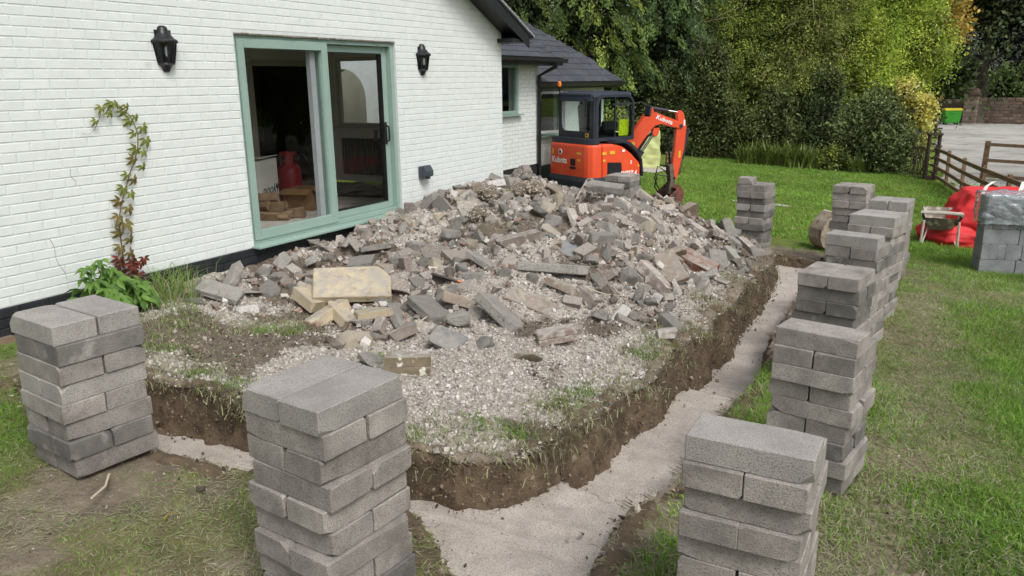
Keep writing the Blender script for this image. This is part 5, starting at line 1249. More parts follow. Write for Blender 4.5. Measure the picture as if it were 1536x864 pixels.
x, y = scatter(30000, .05, 4.4, 3.05, 11.2, soil_density); S = np.exp(rg.normal(math.log(.012), .5, len(x))).clip(.005, .05)
stones('earth_crumbs', np.c_[x, y, mound_z(x, y)+S*.15], S, pal_rows(len(x), SP), 'brown earth crumbs and grit between the rubble pieces', grit=True)
def small_density(x, y): return np.where(in_poly(x, y, POLY_I), rubble_density(x, y), 0)
x, y = scatter(8500, .1, 4.2, 4.3, 11.0, small_density); S = np.exp(rg.normal(math.log(.028), .45, len(x))).clip(.012, .085)
stones('rubble_fragments', np.c_[x, y, mound_z(x, y)+S*rg.uniform(.1, .7, len(x))], S, pal_rows(len(x), GP+[srgb(150,128,116)[:3], srgb(134,122,110)[:3], srgb(124,116,108)[:3]]), 'small broken concrete and brick fragments filling the rubble heap', mat('fragment', (.8,.8,.8), (1,1,1), scale=30, rough=.95, bump=.6, bscale=70, attr=True))
# crumbs fallen on the concrete at the foot of the cut, and loose stones on the bare soil
def foot_crumb(x, y):
    d1 = dist_line(x, y, ISL_L); d2 = dist_line(x, y, OUT_L)
    return np.where(in_poly(x, y, POLY_T), np.maximum(np.exp(-(d1-.05)/.05), np.exp(-(d2-.05)/.05))+.012, 0)
x, y = scatter(16000, .9, 5.0, 2.3, 11.5, foot_crumb); S = np.exp(rg.normal(math.log(.010), .5, len(x))).clip(.004, .035)
stones('fallen_crumbs', np.c_[x, y, floor_z(x, y)+.006+S*.2], S, pal_rows(len(x), SP[:4]+GP[:2]), 'crumbs of earth and stone fallen onto the concrete footing', grit=True)
def bare(x, y):
    return np.where(in_poly(x, y, POLY_T) | in_poly(x, y, POLY_I), 0, (1-grass_cover(x, y))*.8)
x, y = scatter(20000, 0, 6.2, .2, 13, bare); S = np.exp(rg.normal(math.log(.006), .5, len(x))).clip(.003, .025)
stones('loose_grit', np.c_[x, y, lawn_z(x, y)+S*.2], S, pal_rows(len(x), SP+GP[:1]), 'loose grit and clods on the bare trodden soil', grit=True)
# clods along the trench rims
def rim(x, y):
    d = np.minimum(dist_line(x, y, OUT_L), dist_line(x, y, ISL_L)); return np.where(in_poly(x, y, POLY_T), 0, np.exp(-d/.07))
x, y = scatter(24000, .6, 5.2, 2.1, 12.0, rim); S = np.exp(rg.normal(math.log(.012), .6, len(x))).clip(.004, .06)
z = np.where(in_poly(x, y, POLY_I), mound_z(x, y), lawn_z(x, y))
cr = pal_rows(len(x), SP); gi = in_poly(x, y, POLY_I) & (rg.uniform(0, 1, len(x)) < .75); cr[gi] = pal_rows(int(gi.sum()), GP)
stones('rim_clods', np.c_[x, y, z+.01+S*.1], S, cr, 'crumbled earth clods along the rims of the trench', grit=True)
def face_pts(L, D, hf, n):
    k = rg.integers(0, len(L), n); t = rg.uniform(0, 1, n); o = .0+.06*t**1.5
    x = L[k, 0]+D[k, 0]*(o+.01); y = L[k, 1]+D[k, 1]*(o+.01); h = hf(L[k, 0], L[k, 1]); f = floor_z(L[k, 0]+D[k, 0]*.1, L[k, 1]+D[k, 1]*.1)
    return np.c_[x, y, h+(f-h)*t]
P = np.vstack([face_pts(ISL_L, ISL_N, mound_z, 5500), face_pts(OUT_L, -OUT_N, lawn_z, 2500)]); S = np.exp(rg.normal(math.log(.0075), .55, len(P))).clip(.003, .03)
stones('cut_face_stones', P, S, pal_rows(len(P), SP[:4]), 'stones and crumbs standing proud of the cut soil faces', grit=True)
# ------------------------------------------------------------------ grass, mown clippings, tufts and roots
def blades(P, Hh, Wd, lean, cols, name, label, seg=2, kind='stuff', parent=None):
    n = len(P); a = rg.uniform(0, 2*PI, n); d = np.c_[np.cos(a), np.sin(a), np.zeros(n)]; b = rg.uniform(0, 2*PI, n); s = np.c_[np.cos(b), np.sin(b), np.zeros(n)]*Wd[:, None]*.5
    up = np.array([0, 0, 1.]); L = lean*Hh
    if seg == 2:
        m_ = P+up*(Hh*.6)[:, None]*1+d*(L*.3)[:, None]; tip = P+up*(Hh*(1-.35*np.minimum(lean, 1.5)))[:, None]+d*L[:, None]
        V = np.stack([P-s, P+s, m_+s*.8, m_-s*.8, tip], 1).reshape(-1, 3); k = 5*np.arange(n)[:, None]
        F = np.concatenate([k+np.array([0, 1, 2]), k+np.array([0, 2, 3]), k+np.array([3, 2, 4])], 0); r = 5
    else:
        tip = P+up*(Hh*(1-.3*np.minimum(lean, 1.5)))[:, None]+d*L[:, None]; V = np.stack([P-s, P+s, tip], 1).reshape(-1, 3)
        F = 3*np.arange(n)[:, None]+np.array([0, 1, 2]); r = 3
    o = link(name, np_mesh(name, V, F, M_grass, np.repeat(cols, r, 0)), parent)
    if kind: tag(o, label, 'grass', kind=kind)
    return o
GG = np.array([(.17, .33, .045), (.22, .39, .06), (.15, .28, .04), (.27, .44, .08), (.21, .34, .07)])
GD = np.array([(.40, .39, .23), (.33, .36, .18), (.45, .43, .28), (.28, .33, .13), (.35, .34, .22)])
def turf(n, x0, x1, y0, y1, h, w, name, label, seg=2, extra=None, hold=None):
    x = rg.uniform(x0, x1, n); y = rg.uniform(y0, y1, n)
    k = rg.uniform(0, 1, n) < grass_cover(x, y); x, y = x[k], y[k]
    bad = in_poly(x, y, POLY_T) | in_poly(x, y, POLY_I) | ((x < 0.05) & (y < 10.5)) | ((x < W2X+.1) & (y < 13.6)) | ((x < W3X+.1) & (y < 18.3)); x, y = x[~bad], y[~bad]
    if extra is not None: k = extra(x, y); x, y = x[k], y[k]
    n = len(x); d = dryness(x, y); d = np.clip(d+.25*fbm(x*3, y*3, 31., 2), 0, 1)
    dry = rg.uniform(0, 1, n) < d*.68
    c = np.where(dry[:, None], GD[rg.integers(0, 5, n)], GG[rg.integers(0, 5, n)])*(1+.16*rg.normal(size=(n, 1)))
    tone = (1+.22*fbm(x*.8, y*.8, 44., 3)+.15*fbm(x*3., y*3., 45., 2))[:, None]
    c = (c*tone).clip(.01, .6)
    lush = (1+.5*sst(.0, .5, fbm(x*1.2, y*1.2, 50., 3)))*(1-.45*d)
    H_ = h*rg.uniform(.55, 1.25, n)*lush; ln = np.where(dry, rg.uniform(.8, 2.2, n), rg.uniform(.2, 1.1, n))
    return blades(np.c_[x, y, lawn_z(x, y)-.004], H_, w*rg.uniform(.7, 1.3, n), ln, c, name, label, seg)
turf(130000, 4.7, 9.2, 2.2, 4.8, .055, .0066, 'lawn_grass', 'short lawn grass beside the nearest stacks, partly dry clippings')
turf(120000, 4.7, 9.2, 4.8, 8.0, .055, .0085, 'lawn_grass', 'short lawn grass beside the middle of the right row of stacks', 1)
turf(150000, 4.0, 10.5, 8.0, 14.5, .055, .010, 'lawn_grass', 'short bright lawn around the far block stacks', 1)
turf(120000, .2, 4.9, .3, 3.0, .045, .0045, 'rough_grass', 'sparse dry grass and weeds on the trodden soil in front', 1)
turf(120000, -2.0, 12.5, 13.5, 29.5, .06, .022, 'lawn_grass', 'bright green lawn reaching to the border', 1)
# lying straw and clippings
def straw(n, x0, x1, y0, y1, df, zf, ln, name, label, pal=GD):
    x, y = scatter(n, x0, x1, y0, y1, df); n = len(x); a = rg.uniform(0, 2*PI, n); L = ln*rg.uniform(.4, 1.4, n); c = np.c_[x, y, zf(x, y)+rg.uniform(.003, .016, n)]
    d = np.c_[np.cos(a), np.sin(a), rg.normal(0, .16, n)]*L[:, None]*.5; s = np.c_[-np.sin(a), np.cos(a), np.zeros(n)]*.0022
    V = np.stack([c-d, c+s, c+d, c-s], 1).reshape(-1, 3)
    col = (pal[rg.integers(0, len(pal), n)]*(1+.2*rg.normal(size=(n, 1)))).clip(.01, .7)
    return tag(link(name, np_mesh(name, V, np.arange(4*n).reshape(n, 4), M_grass, np.repeat(col, 4, 0))), label, 'straw', kind='stuff')
off = lambda x, y: ~(in_poly(x, y, POLY_T) | in_poly(x, y, POLY_I))
straw(60000, 4.8, 8.2, 2.2, 11.5, lambda x, y: off(x, y)*dryness(x, y)*.9, lawn_z, .07, 'dry_clippings', 'dry mown clippings lying on the lawn beside the stacks')
straw(95000, .2, 5.9, .3, 4.4, lambda x, y: off(x, y)*(1-.6*grass_cover(x, y))*.85*sst(-.7, .3, fbm(x*2, y*2, 60., 2)), lawn_z, .06, 'dry_clippings', 'dry straw trodden into the soil in front of the trench')
# green and dry tufts on the mound's rim
def tufts(pts, n, h, pal, name, label, r=.07, zf=mound_z, w=.006, hang=None):
    k = rg.integers(0, len(pts), n); P = np.array(pts)[k]; xy = P[:, :2]+rg.normal(size=(n, 2))*r*P[:, 2:3]
    c = (pal[rg.integers(0, len(pal), n)]*(1+.2*rg.normal(size=(n, 1)))).clip(.01, .6)
    return blades(np.c_[xy, zf(xy[:, 0], xy[:, 1])-.005], h*rg.uniform(.5, 1.3, n), np.full(n, w), rg.uniform(.3, 1.5, n), c, name, label)
GT = [(.62,4.05,1.5),(.9,3.85,1.6),(1.2,3.5,1.5),(1.7,3.35,1.2),(2.05,3.3,1.3),(1.0,3.35,1.4),(.35,4.3,1.2),(2.35,3.62,.8),(1.35,4.25,1),(1.55,4.35,1.2),(4.0,4.25,1.3),(4.08,4.5,1.0),(3.75,3.65,1.2),(4.0,3.7,1),(4.15,5.4,1.0),(4.15,5.7,1.2),(2.5,4.25,.8),(3.5,3.25,1.2),(3.2,3.2,1.2)]
tufts(GT, 3200, .06, np.vstack([GG*.85, GG*.8, GD]), 'grass_tufts', 'green grass tufts left on the mound and its rim', .075)
DT = [(1.2,4.35,2),(1.5,4.4,1.5),(.8,3.6,2),(.45,3.9,1.8),(1.5,3.2,2.0),(2.4,3.22,2.0),(3.1,3.25,1.8),(3.6,3.35,2),(4.05,3.5,1.8),(4.15,4.1,1.8),(4.25,4.8,1.5),(4.2,5.5,1.8),(4.2,6.3,1.5),(4.15,7.2,1.8),(4.1,8.2,1.8),(4.0,9.3,1.6),(3.9,10.4,1.6),(.95,9.1,1.1),(.9,8.3,.8)]
tufts(DT, 5500, .06, GD, 'dry_tufts', 'dry yellow grass matted along the mound rim', .09)
def hanging(L, D, hf, n, ln, name, label, pal):
    ks = np.arange(len(L)); g_ = sst(.1, .7, fbm(ks*.025*1.6, ks*0., ln*50, 3)); k = rg.choice(len(L), n, p=(g_+.02)/(g_+.02).sum()); o = rg.uniform(-.05, .03, n); x = L[k, 0]+D[k, 0]*o; y = L[k, 1]+D[k, 1]*o; z = hf(x, y)+.01
    P0 = np.c_[x, y, z]; H_ = ln*rg.uniform(.05, 1.0, n)**3*2.2; out = rg.uniform(.02, .06, n)
    P1 = P0+np.c_[D[k]*out[:, None], .01*np.ones(n)]; P2 = P1+np.c_[D[k]*.02*rg.uniform(-.3, 1.2, (n, 1)), -H_]+rg.normal(0, .028, (n, 3))
    T = np.c_[-D[k, 1], D[k, 0], np.zeros(n)]*.0022
    V = np.stack([P0-T, P0+T, P1+T, P1-T, P2], 1).reshape(-1, 3); q = 5*np.arange(n)[:, None]
    F = np.concatenate([q+np.array([0, 1, 2]), q+np.array([0, 2, 3]), q+np.array([3, 2, 4])], 0)
    c = (pal[rg.integers(0, len(pal), n)]*(1+.2*rg.normal(size=(n, 1)))).clip(.01, .6)
    return tag(link(name, np_mesh(name, V, F, M_grass, np.repeat(c, 5, 0))), label, 'grass', kind='stuff')
RP = np.array([(.22, .18, .12), (.30, .26, .18), (.16, .13, .09), (.25, .23, .13)])
hanging(ISL_L, ISL_N, mound_z, 1300, .15, 'hanging_roots', 'dead grass and roots hanging down the cut face of the mound', RP)
hanging(OUT_L, -OUT_N, lawn_z, 900, .05, 'hanging_roots', 'dead grass hanging over the lawn edge of the trench', RP)
# ------------------------------------------------------------------ fittings on the house wall
M_lampglass = glass_mat('lamp_glass', (.85, .87, .88), .05)
def lantern(y, z, label):
    t = thing('wall_lantern', label, 'lamp', (0.003, y, z), group='black half lanterns beside the patio door')
    h = (-PI/2, PI/2)
    f = MB(); f.prism([(-.075, -.12), (.075, -.12), (.085, .05), (-.085, .05)], 'x', 0, .012); f.build('back_plate', M_blackpl, t, bevel=.003)
    f = MB(); f.lathe([(.118, .052), (.122, .062), (.118, .075), (.10, .085), (.085, .10), (.072, .118), (.055, .135), (.048, .165), (.04, .185), (.022, .196), (.001, .198)], 10, None, *h); f.box((.004, 0, .11), (.008, .16, .1)); f.build('lid', M_blackpl, t, smooth=True)
    f = MB(); f.lathe([(.07, -.13), (.078, -.125), (.075, -.112), (.055, -.112)], 8, None, *h); f.lathe([(.001, -.19), (.028, -.185), (.036, -.165), (.05, -.14), (.062, -.13)], 8, None, *h); f.build('base', M_blackpl, t, smooth=True)
    b = MB()
    for k in range(6):
        a = -PI/2+PI*k/5; b.tube([(.072*math.cos(a), .072*math.sin(a), -.12), (.102*math.cos(a), .102*math.sin(a), .055)], .0075, 6)
    b.build('cage_bars', M_blackpl, t)
    for k in range(5):
        a0, a1 = -PI/2+PI*k/5+.06, -PI/2+PI*(k+1)/5-.06
        g = MB(); g.raw([(.07*math.cos(a0), .07*math.sin(a0), -.115), (.07*math.cos(a1), .07*math.sin(a1), -.115), (.099*math.cos(a1), .099*math.sin(a1), .052), (.099*math.cos(a0), .099*math.sin(a0), .052)], [(0, 1, 2, 3)]); g.build('lamp_pane', M_lampglass, t)
    f = MB(); f.tube([(.035, 0, -.11), (.035, 0, -.06)], .018, 10); f.build('lamp_holder', M_blackpl, t)
    f = MB(); f.lathe([(.001, .03), (.016, .02), (.018, -.03), (.012, -.06)], 10, Matrix.Translation((.035, 0, 0))); f.build('bulb', mat('bulb_glass', srgb(230, 230, 224), rough=.2), t, smooth=True)
lantern(4.66, 2.30, 'larger looking black half lantern left of the patio door')
lantern(8.43, 2.27, 'black half lantern right of the patio door')
t = thing('outdoor_socket', 'dark grey weatherproof socket box low on the wall right of the patio door', 'socket', (.003, 8.35, .87))
f = MB(); f.bbox((.03, 0, 0), (.055, .19, .155), .008); f.build('socket_base', mat('dark_grey_plastic', srgb(62,68,76), srgb(70,76,84), rough=.4), t)
f = MB(); f.prism([(.058, .085), (.075, .082), (.118, .01), (.115, -.055), (.06, -.075)], 'y', -.085, .085); f.build('socket_lid', bpy.data.materials['dark_grey_plastic'], t, bevel=.006)
f = MB(); f.bbox((.085, 0, -.078), (.05, .06, .02), .006); f.build('latch', M_blackpl, t)

# ------------------------------------------------------------------ climbing vine and the leafy plant at its foot
def leaf_me(R, cols, seed, m=M_leaf, nl=5):
    r = random.Random(seed); V = []; F = []; Cc = []
    for k in range(nl):
        a = (-1+2*k/(nl-1))*1.75; ln = R*(1-.28*abs(a)/1.75)*r.uniform(.9, 1.1); w_ = ln*.26
        d = Vector((math.sin(a), -math.cos(a), 0)); s = Vector((d.y, -d.x, 0)); up = Vector((0, 0, 1)); c = np.array(cols[r.randrange(len(cols))])*r.uniform(.85, 1.15)
        b = len(V); dz = -.25
        P = [(.06, 0, 0), (.35, -.8, .05), (.35, 0, -.03), (.35, .8, .05), (.68, -.85, .0), (.68, 0, -.08), (.68, .85, 0), (1, 0, -.22)]
        for t, sx, z in P: V.append(tuple(d*ln*t+s*w_*sx*(1 if t < .6 else .8)+up*ln*(z+dz*t*t))); Cc.append(c*(1.0 if sx else .92))
        F += [(b, b+1, b+2, b+2), (b, b+2, b+3, b+3), (b+1, b+4, b+5, b+2), (b+2, b+5, b+6, b+3), (b+4, b+7, b+5, b+5), (b+5, b+7, b+6, b+6)]
    me = bpy.data.meshes.new('leaf'); me.from_pydata(V, [], [tuple(dict.fromkeys(f)) for f in F]); me.materials.append(m)
    a = me.color_attributes.new('Col', 'FLOAT_COLOR', 'POINT')
    for i, c in enumerate(Cc): a.data[i].color = (c[0], c[1], c[2], 1)
    return me
OLV = [(.27, .30, .07), (.22, .25, .06), (.31, .32, .08)]; BRZ = [(.22, .18, .06), (.18, .145, .05), (.25, .20, .07)]; RED = [(.22, .05, .03), (.16, .045, .03), (.12, .05, .03)]; GRN = [(.14, .27, .05), (.17, .31, .06), (.11, .22, .045)]
vine = thing('climbing_vine', 'bronze leaved vine climbing and hooking over on the white wall', 'vine', (.01, 4.0, .3))
VP = [(4.0, .25), (4.0, .40), (4.0, .63), (4.01, .91), (4.05, 1.05), (4.11, 1.18), (4.17, 1.29), (4.23, 1.39), (4.27, 1.5), (4.29, 1.61), (4.27, 1.70), (4.23, 1.77), (4.16, 1.84), (4.09, 1.88), (4.03, 1.86), (3.99, 1.81), (3.95, 1.73), (3.91, 1.66)]
f = MB(); f.tube([(.012+.006*math.sin(i*1.7), y-4.0, z-.3) for i, (y, z) in enumerate(VP)], [.006-.004*i/len(VP) for i in range(len(VP))], 6)
f.tube([(.01, -.09, 1.36), (.008, -.14, 1.33), (.008, -.2, 1.34)], .0012, 4); f.build('stem', mat('vine_stem', srgb(96, 72, 52), srgb(120, 92, 66), rough=.8), vine)
LM = {k: [leaf_me(1, c, s+i*50) for s in range(3)] for i, (k, c) in enumerate((('o', OLV), ('b', BRZ), ('r', RED), ('g', GRN)))}
cum = [0]
for a, b in zip(VP, VP[1:]): cum.append(cum[-1]+math.hypot(a[0]-b[0], a[1]-b[1]))
s = .02; k = 0
while s < cum[-1]-.01:
    y = float(np.interp(s, cum, [p[0] for p in VP])); z = float(np.interp(s, cum, [p[1] for p in VP])); tt = s/cum[-1]
    R = .105*(1-.42*tt)*rnd.uniform(.8, 1.15) if tt > .12 else .085
    key = 'r' if tt < .17 else ('b' if rnd.random() < 1.05-tt*1.5 else 'o')
    sd = 1 if k % 2 else -1
    o = link('leaf', rnd.choice(LM[key]), vine); o.scale = (R, R, R)
    o.location = (rnd.uniform(.03, .055), y-4.0+sd*rnd.uniform(.025, .06), z-.3+rnd.uniform(-.01, .02))
    o.rotation_euler = Euler((PI/2+rnd.uniform(-.35, .25), 0, PI/2), 'XYZ'); o.rotation_euler.rotate_axis('Z', sd*rnd.uniform(.2, .7)); 
    o.rotation_euler.rotate_axis('X', rnd.uniform(-.3, .35))
    s += rnd.uniform(.05, .07)*(1 if tt > .17 else .45); k += 1
for q in range(16):
    o = link('leaf', rnd.choice(LM['r']), vine); R = .075*rnd.uniform(.7, 1.1); o.scale = (R, R, R)
    o.location = (rnd.uniform(.04, .14), rnd.uniform(-.03, .36)*(.35 if q < 8 else 1), rnd.uniform(.02, .32) if q < 8 else rnd.uniform(-.08, .08)); o.rotation_euler = (rnd.uniform(.4, 1.5), rnd.uniform(-.4, .4), PI/2+rnd.uniform(-.8, .8))
plant = thing('leafy_plant', 'low green plant with large five-fingered leaves at the foot of the vine', 'plant', (.22, 3.72, .12))
pst = MB()
for q in range(62):
    a = rnd.uniform(0, 2*PI); rr = .30*math.sqrt(rnd.random()); hz = .12+.34*(1-rr/.36)*rnd.random()+.06
    p = Vector((.02+rr*math.cos(a)*.7, rr*math.sin(a)*1.1, hz))
    if q > 52: p = Vector((rnd.uniform(-.05, .08), rnd.uniform(-.22, .0), rnd.uniform(.38, .56)))
    if p.x+plant.location.x < .08: p.x = .08-plant.location.x
    pst.tube([(p.x*.3, p.y*.3, 0), (p.x*.7, p.y*.7, p.z*.7), tuple(p)], .004, 5)
    o = link('leaf', rnd.choice(LM['g']), plant); R = rnd.uniform(.12, .17) if q <= 52 else .11; o.scale = (R, R, R); o.location = p
    o.rotation_euler = (rnd.uniform(.1, .7), rnd.uniform(-.3, .3), PI/2+rnd.gauss(0, .7)+(a if False else 0))
pst.build('stem', mat('green_stem', srgb(96, 110, 60), rough=.7), plant)
n = 420; y_ = rg.normal(4.22, .17, n); x_ = np.abs(rg.normal(.20, .11, n))+.04
o = blades(np.c_[x_, y_, mound_z(x_, y_)-.02], rg.uniform(.12, .5, n)**1.2, np.full(n, .006), rg.uniform(.3, 1.2, n), (np.vstack([GG, GD])[rg.integers(0, 10, n)]*1.1).clip(.02, .5), 'grass_clump', '', 2, None)
tag(o, 'long thin grass clump growing by the plinth right of the vine', 'grass')
# dry creeper scars left on the paint
M_tend = mat('dry_tendril_bark', srgb(150,140,126), srgb(172,162,148), rough=.9)
for i, (ya, za, yb, zb) in enumerate([(3.42, .86, 3.5, .52), (3.66, 1.38, 3.7, 1.24)]):
    f = MB(); pts = [(.004, ya+(yb-ya)*u+.012*math.sin(u*9+i), za+(zb-za)*u) for u in np.linspace(0, 1, 9)]; f.tube(pts, .0016, 4)
    tag(f.build('dry_tendril', M_tend), ('longer' if i == 0 else 'shorter')+' dry creeper strand stuck to the white wall left of the vine', 'tendril')

# ------------------------------------------------------------------ things inside the room
M_gasred = mat('gas_red', srgb(128, 30, 32), srgb(140, 36, 36), rough=.4)
t = thing('gas_bottle', 'red gas bottle with a hooped collar inside the room', 'gas bottle', (-1.80, 7.78, .415))
f = MB(); f.lathe([(.13, 0), (.155, .03), (.16, .08), (.16, .42), (.14, .50), (.09, .55), (.05, .57)], 20); f.build('cylinder_body', M_gasred, t, smooth=True)
f = MB(); 
for a in range(4): 
    ca = a*PI/2+.4; f.lathe([(.105, .52), (.105, .68), (.112, .68), (.112, .52)], 5, None, ca, ca+1.0)
f.lathe([(.10, .66), (.10, .70), (.114, .70), (.114, .66)], 20); f.build('collar', M_gasred, t)
f = MB(); f.tube([(0, 0, .57), (0, 0, .64)], .02, 8); f.tube([(.0, .02, .62), (.12, .16, .66), (.18, .26, .45), (.2, .3, .12)], .009, 6); f.build('hose', M_blackpl, t)
t = thing('packing_box', 'tall pale box with handwritten lettering inside the room', 'box', (-1.62, 6.93, .415), (0, 0, .35))
M_box = mat('grey_white_card', srgb(196, 192, 184), srgb(206, 202, 194), rough=.8)
f = MB(); f.bbox((0, 0, .34), (.5, .5, .68), .006); f.build('box_body', M_box, t)
f = MB(); f.box((-.10, 0, .69), (.52, .24, .008), rot=(0, .05, 0)); f.box((.14, 0, .70), (.26, .5, .008), rot=(0, -.12, 0)); f.build('flap', M_box, t)
M_ink = mat('ink', srgb(34, 34, 34), rough=.8)
text_part('pooky', 'lettering', .17, M_ink, t, frame_M((.252, 0.02, .31), (0, 1, 0), (0, 0, 1)), .0008, .35)
f = MB(); f.tube([(.2525, .2+.035*math.cos(u)*(1-u/14), .33+.035*math.sin(u)*(1-u/14)) for u in np.linspace(0, 10, 30)], .004, 5); f.build('emblem', M_ink, t)
text_part('lights', 'lettering', .06, M_ink, t, frame_M((.252, .06, .18), (0, 1, 0), (0, 0, 1)), .0008, .3) if False else None
t = thing('cardboard_box', 'brown cardboard box open at the top inside the room', 'box', (-1.35, 7.60, .415), (0, 0, .32))
M_card = mat('cardboard', srgb(118, 88, 58), srgb(134, 102, 70), rough=.85)
f = MB(); f.box((.2, 0, .13), (.006, .5, .26)); f.box((-.2, 0, .13), (.006, .5, .26)); f.box((0, .25, .13), (.394, .006, .26)); f.box((0, -.25, .13), (.394, .006, .26)); f.box((0, 0, .006), (.39, .49, .008)); f.build('box_body', M_card, t)
f = MB(); f.box((.26, 0, .25), (.13, .5, .006), rot=(0, .5, 0)); f.box((0, -.32, .25), (.39, .14, .006), rot=(.4, 0, 0)); f.build('flap', M_card, t)
f = MB()
for i in range(5): f.box((.2036, -.14+.035*i, .12+.01*math.sin(i*2)), (.001, .02, .05+.02*(i % 2)))
f.build('print', M_ink, t)
M_log = mat('split_log', srgb(112, 90, 68), srgb(146, 122, 96), scale=9, rough=.9, bump=.5, bscale=30, rv=.18); 
k = 0
for (x, y, z) in [(-1.25, 6.55, .47), (-1.05, 6.62, .46), (-1.15, 6.8, .46), (-1.32, 6.85, .47), (-1.0, 6.82, .45), (-1.2, 7.0, .46), (-1.02, 7.05, .45), (-1.22, 6.68, .56), (-1.10, 6.76, .56), (-1.16, 6.9, .56), (-1.3, 6.74, .63), (-.92, 6.95, .46), (-1.18, 6.78, .66), (-.95, 6.7, .46)]:
    f = MB(); w_ = rnd.uniform(.045, .07); f.prism([(w_*1.1*math.cos(u), w_*math.sin(u)) for u in ((-.3, .6, 1.5, 2.3, 3.6) if k % 2 else (0, 1.1, 2.0, 3.14))], 'x', -.13, .13)
    o = f.build('log', M_log, None, bevel=.004); o.location = (x, y, z); o.rotation_euler = (rnd.uniform(0, 6), rnd.uniform(-.2, .2), rnd.uniform(-.7, .7)); k += 1
    tag(o, 'split firewood log in the small heap inside the patio door', 'log', 'firewood logs heaped inside the room')
rad = thing('radiator', 'grey column radiator under the inner window', 'radiator', (-2.45, 10.12, .5))
M_rad = mat('radiator_grey', srgb(120, 118, 112), srgb(128, 126, 120), rough=.45)
for i in range(13):
    f = MB(); x = -.42+.07*i
    for yy_ in (-.03, .03): f.tube([(x, yy_, .03), (x, yy_, .62)], .017, 8)
    f.build('radiator_column', M_rad, rad, smooth=True)
f = MB(); f.tube([(-.45, 0, .05), (.45, 0, .05)], .02, 8); f.tube([(-.45, 0, .60), (.45, 0, .60)], .02, 8); f.build('header_pipe', M_rad, rad)
o = link('dust_sheet', fin(rough_lump(1.5, .9, .22, 77, 4, .35), 'dust_sheet', mat('grey_film_heap', srgb(92, 88, 82), srgb(130, 126, 120), scale=9, rough=.5, bump=.5)), loc=(-1.9, 9.0, .44)); tag(o, 'heap of crumpled grey sheeting on the floor before the radiator', 'sheeting')

# ------------------------------------------------------------------ drive, far wall, bin
M_drive = mat('gravel_drive', srgb(150, 148, 142), srgb(178, 176, 170), scale=.35, rough=.95, bump=.4, bscale=14, bdist=.03, c3=srgb(128, 124, 116), s3=1.2, c3lo=.55, c3hi=.7)
DRV = [(4.2, 66), (5.0, 50), (5.15, 40), (5.35, 33), (5.55, 27.6), (6.0, 25.4), (6.5, 23.2), (7.2, 20), (8.4, 16.5), (12, 11), (60, 11), (60, 62), (7, 62)]
xs = np.arange(3.6, 40, .35); ys = np.arange(11, 66, .35)
tag(link('gravel_drive', grid_mesh(xs, ys, lambda x, y: np.maximum(lawn_z(x, y), -1.3)*0+plane_z(x, y)+.035+.012*fbm(x*.8, y*.8, 2., 2), lambda x, y: in_poly(x+.12*fbm(x*1.3, y*1.3, 3., 2), y, DRV), 'gravel_drive', M_drive)), kind='structure')
M_oldbrick = mat('old_wall_stone', srgb(92, 78, 68), srgb(124, 106, 94), scale=3, rough=.95, bump=.7, bscale=14, rv=.25, bdist=.03, c3=srgb(74, 72, 62), s3=2, c3lo=.55, c3hi=.7)
M_oldmort = mat('old_mortar', srgb(104, 98, 88), srgb(124, 116, 106), scale=3, rough=.95)
def stone_wall(label, p0, p1, h, gaps=False):
    d = Vector((p1[0]-p0[0], p1[1]-p0[1], 0)); L = d.length; t = thing('stone_wall', label, 'wall', (p0[0], p0[1], -1.2), (0, 0, math.atan2(d.y, d.x)))
    c = MB(); c.box((L/2, 0, h/2), (L, .3, h)); c.build('core', M_oldmort, t)
    r_ = 0; z = .02; me = [MB().bbox((0, 0, 0), (w_, .09, .17), .012).mesh('stone', M_oldbrick) for w_ in (.32, .42, .5, .6)]; ws = (.32, .42, .5, .6); cnt_ = 0
    while z < h-.1:
        x = rnd.uniform(-.3, 0)
        while x < L-.1:
            q = rnd.randrange(4); w_ = ws[q]
            if x > 0:
                o = link('stone', me[q], t); o.location = (x+w_/2, -.13+rnd.uniform(-.015, .01), z+.085); o.rotation_euler = (rnd.uniform(-.03, .03), rnd.uniform(-.02, .02), 0)
            x += w_+.02
        z += .19
    n = int(L/.5)
    for i in range(n):
        hh = .22 if (not gaps or i % 2 == 0) else .08
        o = MB().bbox((0, 0, 0), (.46, .36, hh), .02).build('coping', M_oldbrick, t); o.location = (.25+i*.5, 0, h+hh/2)
    return t
stone_wall('old stone wall with notched coping behind the green bin', (3.0, 65.2), (6.0, 61.0), 1.4, True)
stone_wall('long dark stone wall right of the pier under the copper beech', (6.75, 60.6), (15.5, 60.2), 1.55)
t = thing('gate_pier', 'tall square stone pier with a domed cap, between the two walls', 'pier', (6.35, 60.6, -1.2), (0, 0, -.1))
f = MB(); f.box((0, 0, .95), (.74, .74, 1.9)); f.build('core', M_oldmort, t)
pm = MB().bbox((0, 0, 0), (.8, .8, .26), .025).mesh('stone', mat('pier_stone', srgb(128, 112, 102), srgb(156, 138, 126), scale=3, rough=.95, bump=.6, bscale=12, rv=.15, bdist=.03))
for i in range(7): o = link('stone', pm, t); o.location = (rnd.uniform(-.01, .01), rnd.uniform(-.01, .01), .13+i*.272); o.rotation_euler = (0, 0, rnd.uniform(-.02, .02))
f = MB(); f.bbox((0, 0, 1.97), (.95, .95, .12), .02); f.lathe([(.42, 2.03), (.44, 2.12), (.36, 2.3), (.2, 2.42), (.001, 2.46)], 14); f.build('cap', M_oldbrick, t, smooth=True)
t = thing('waste_bin', 'green wheeled waste bin with a yellow lid in front of the wall', 'bin', (5.30, 58.9, -1.08), (0, 0, .35)); t.scale = (.74, .74, .82)
M_gbin = mat('green_plastic', srgb(62, 150, 50), srgb(70, 162, 56), rough=.45)
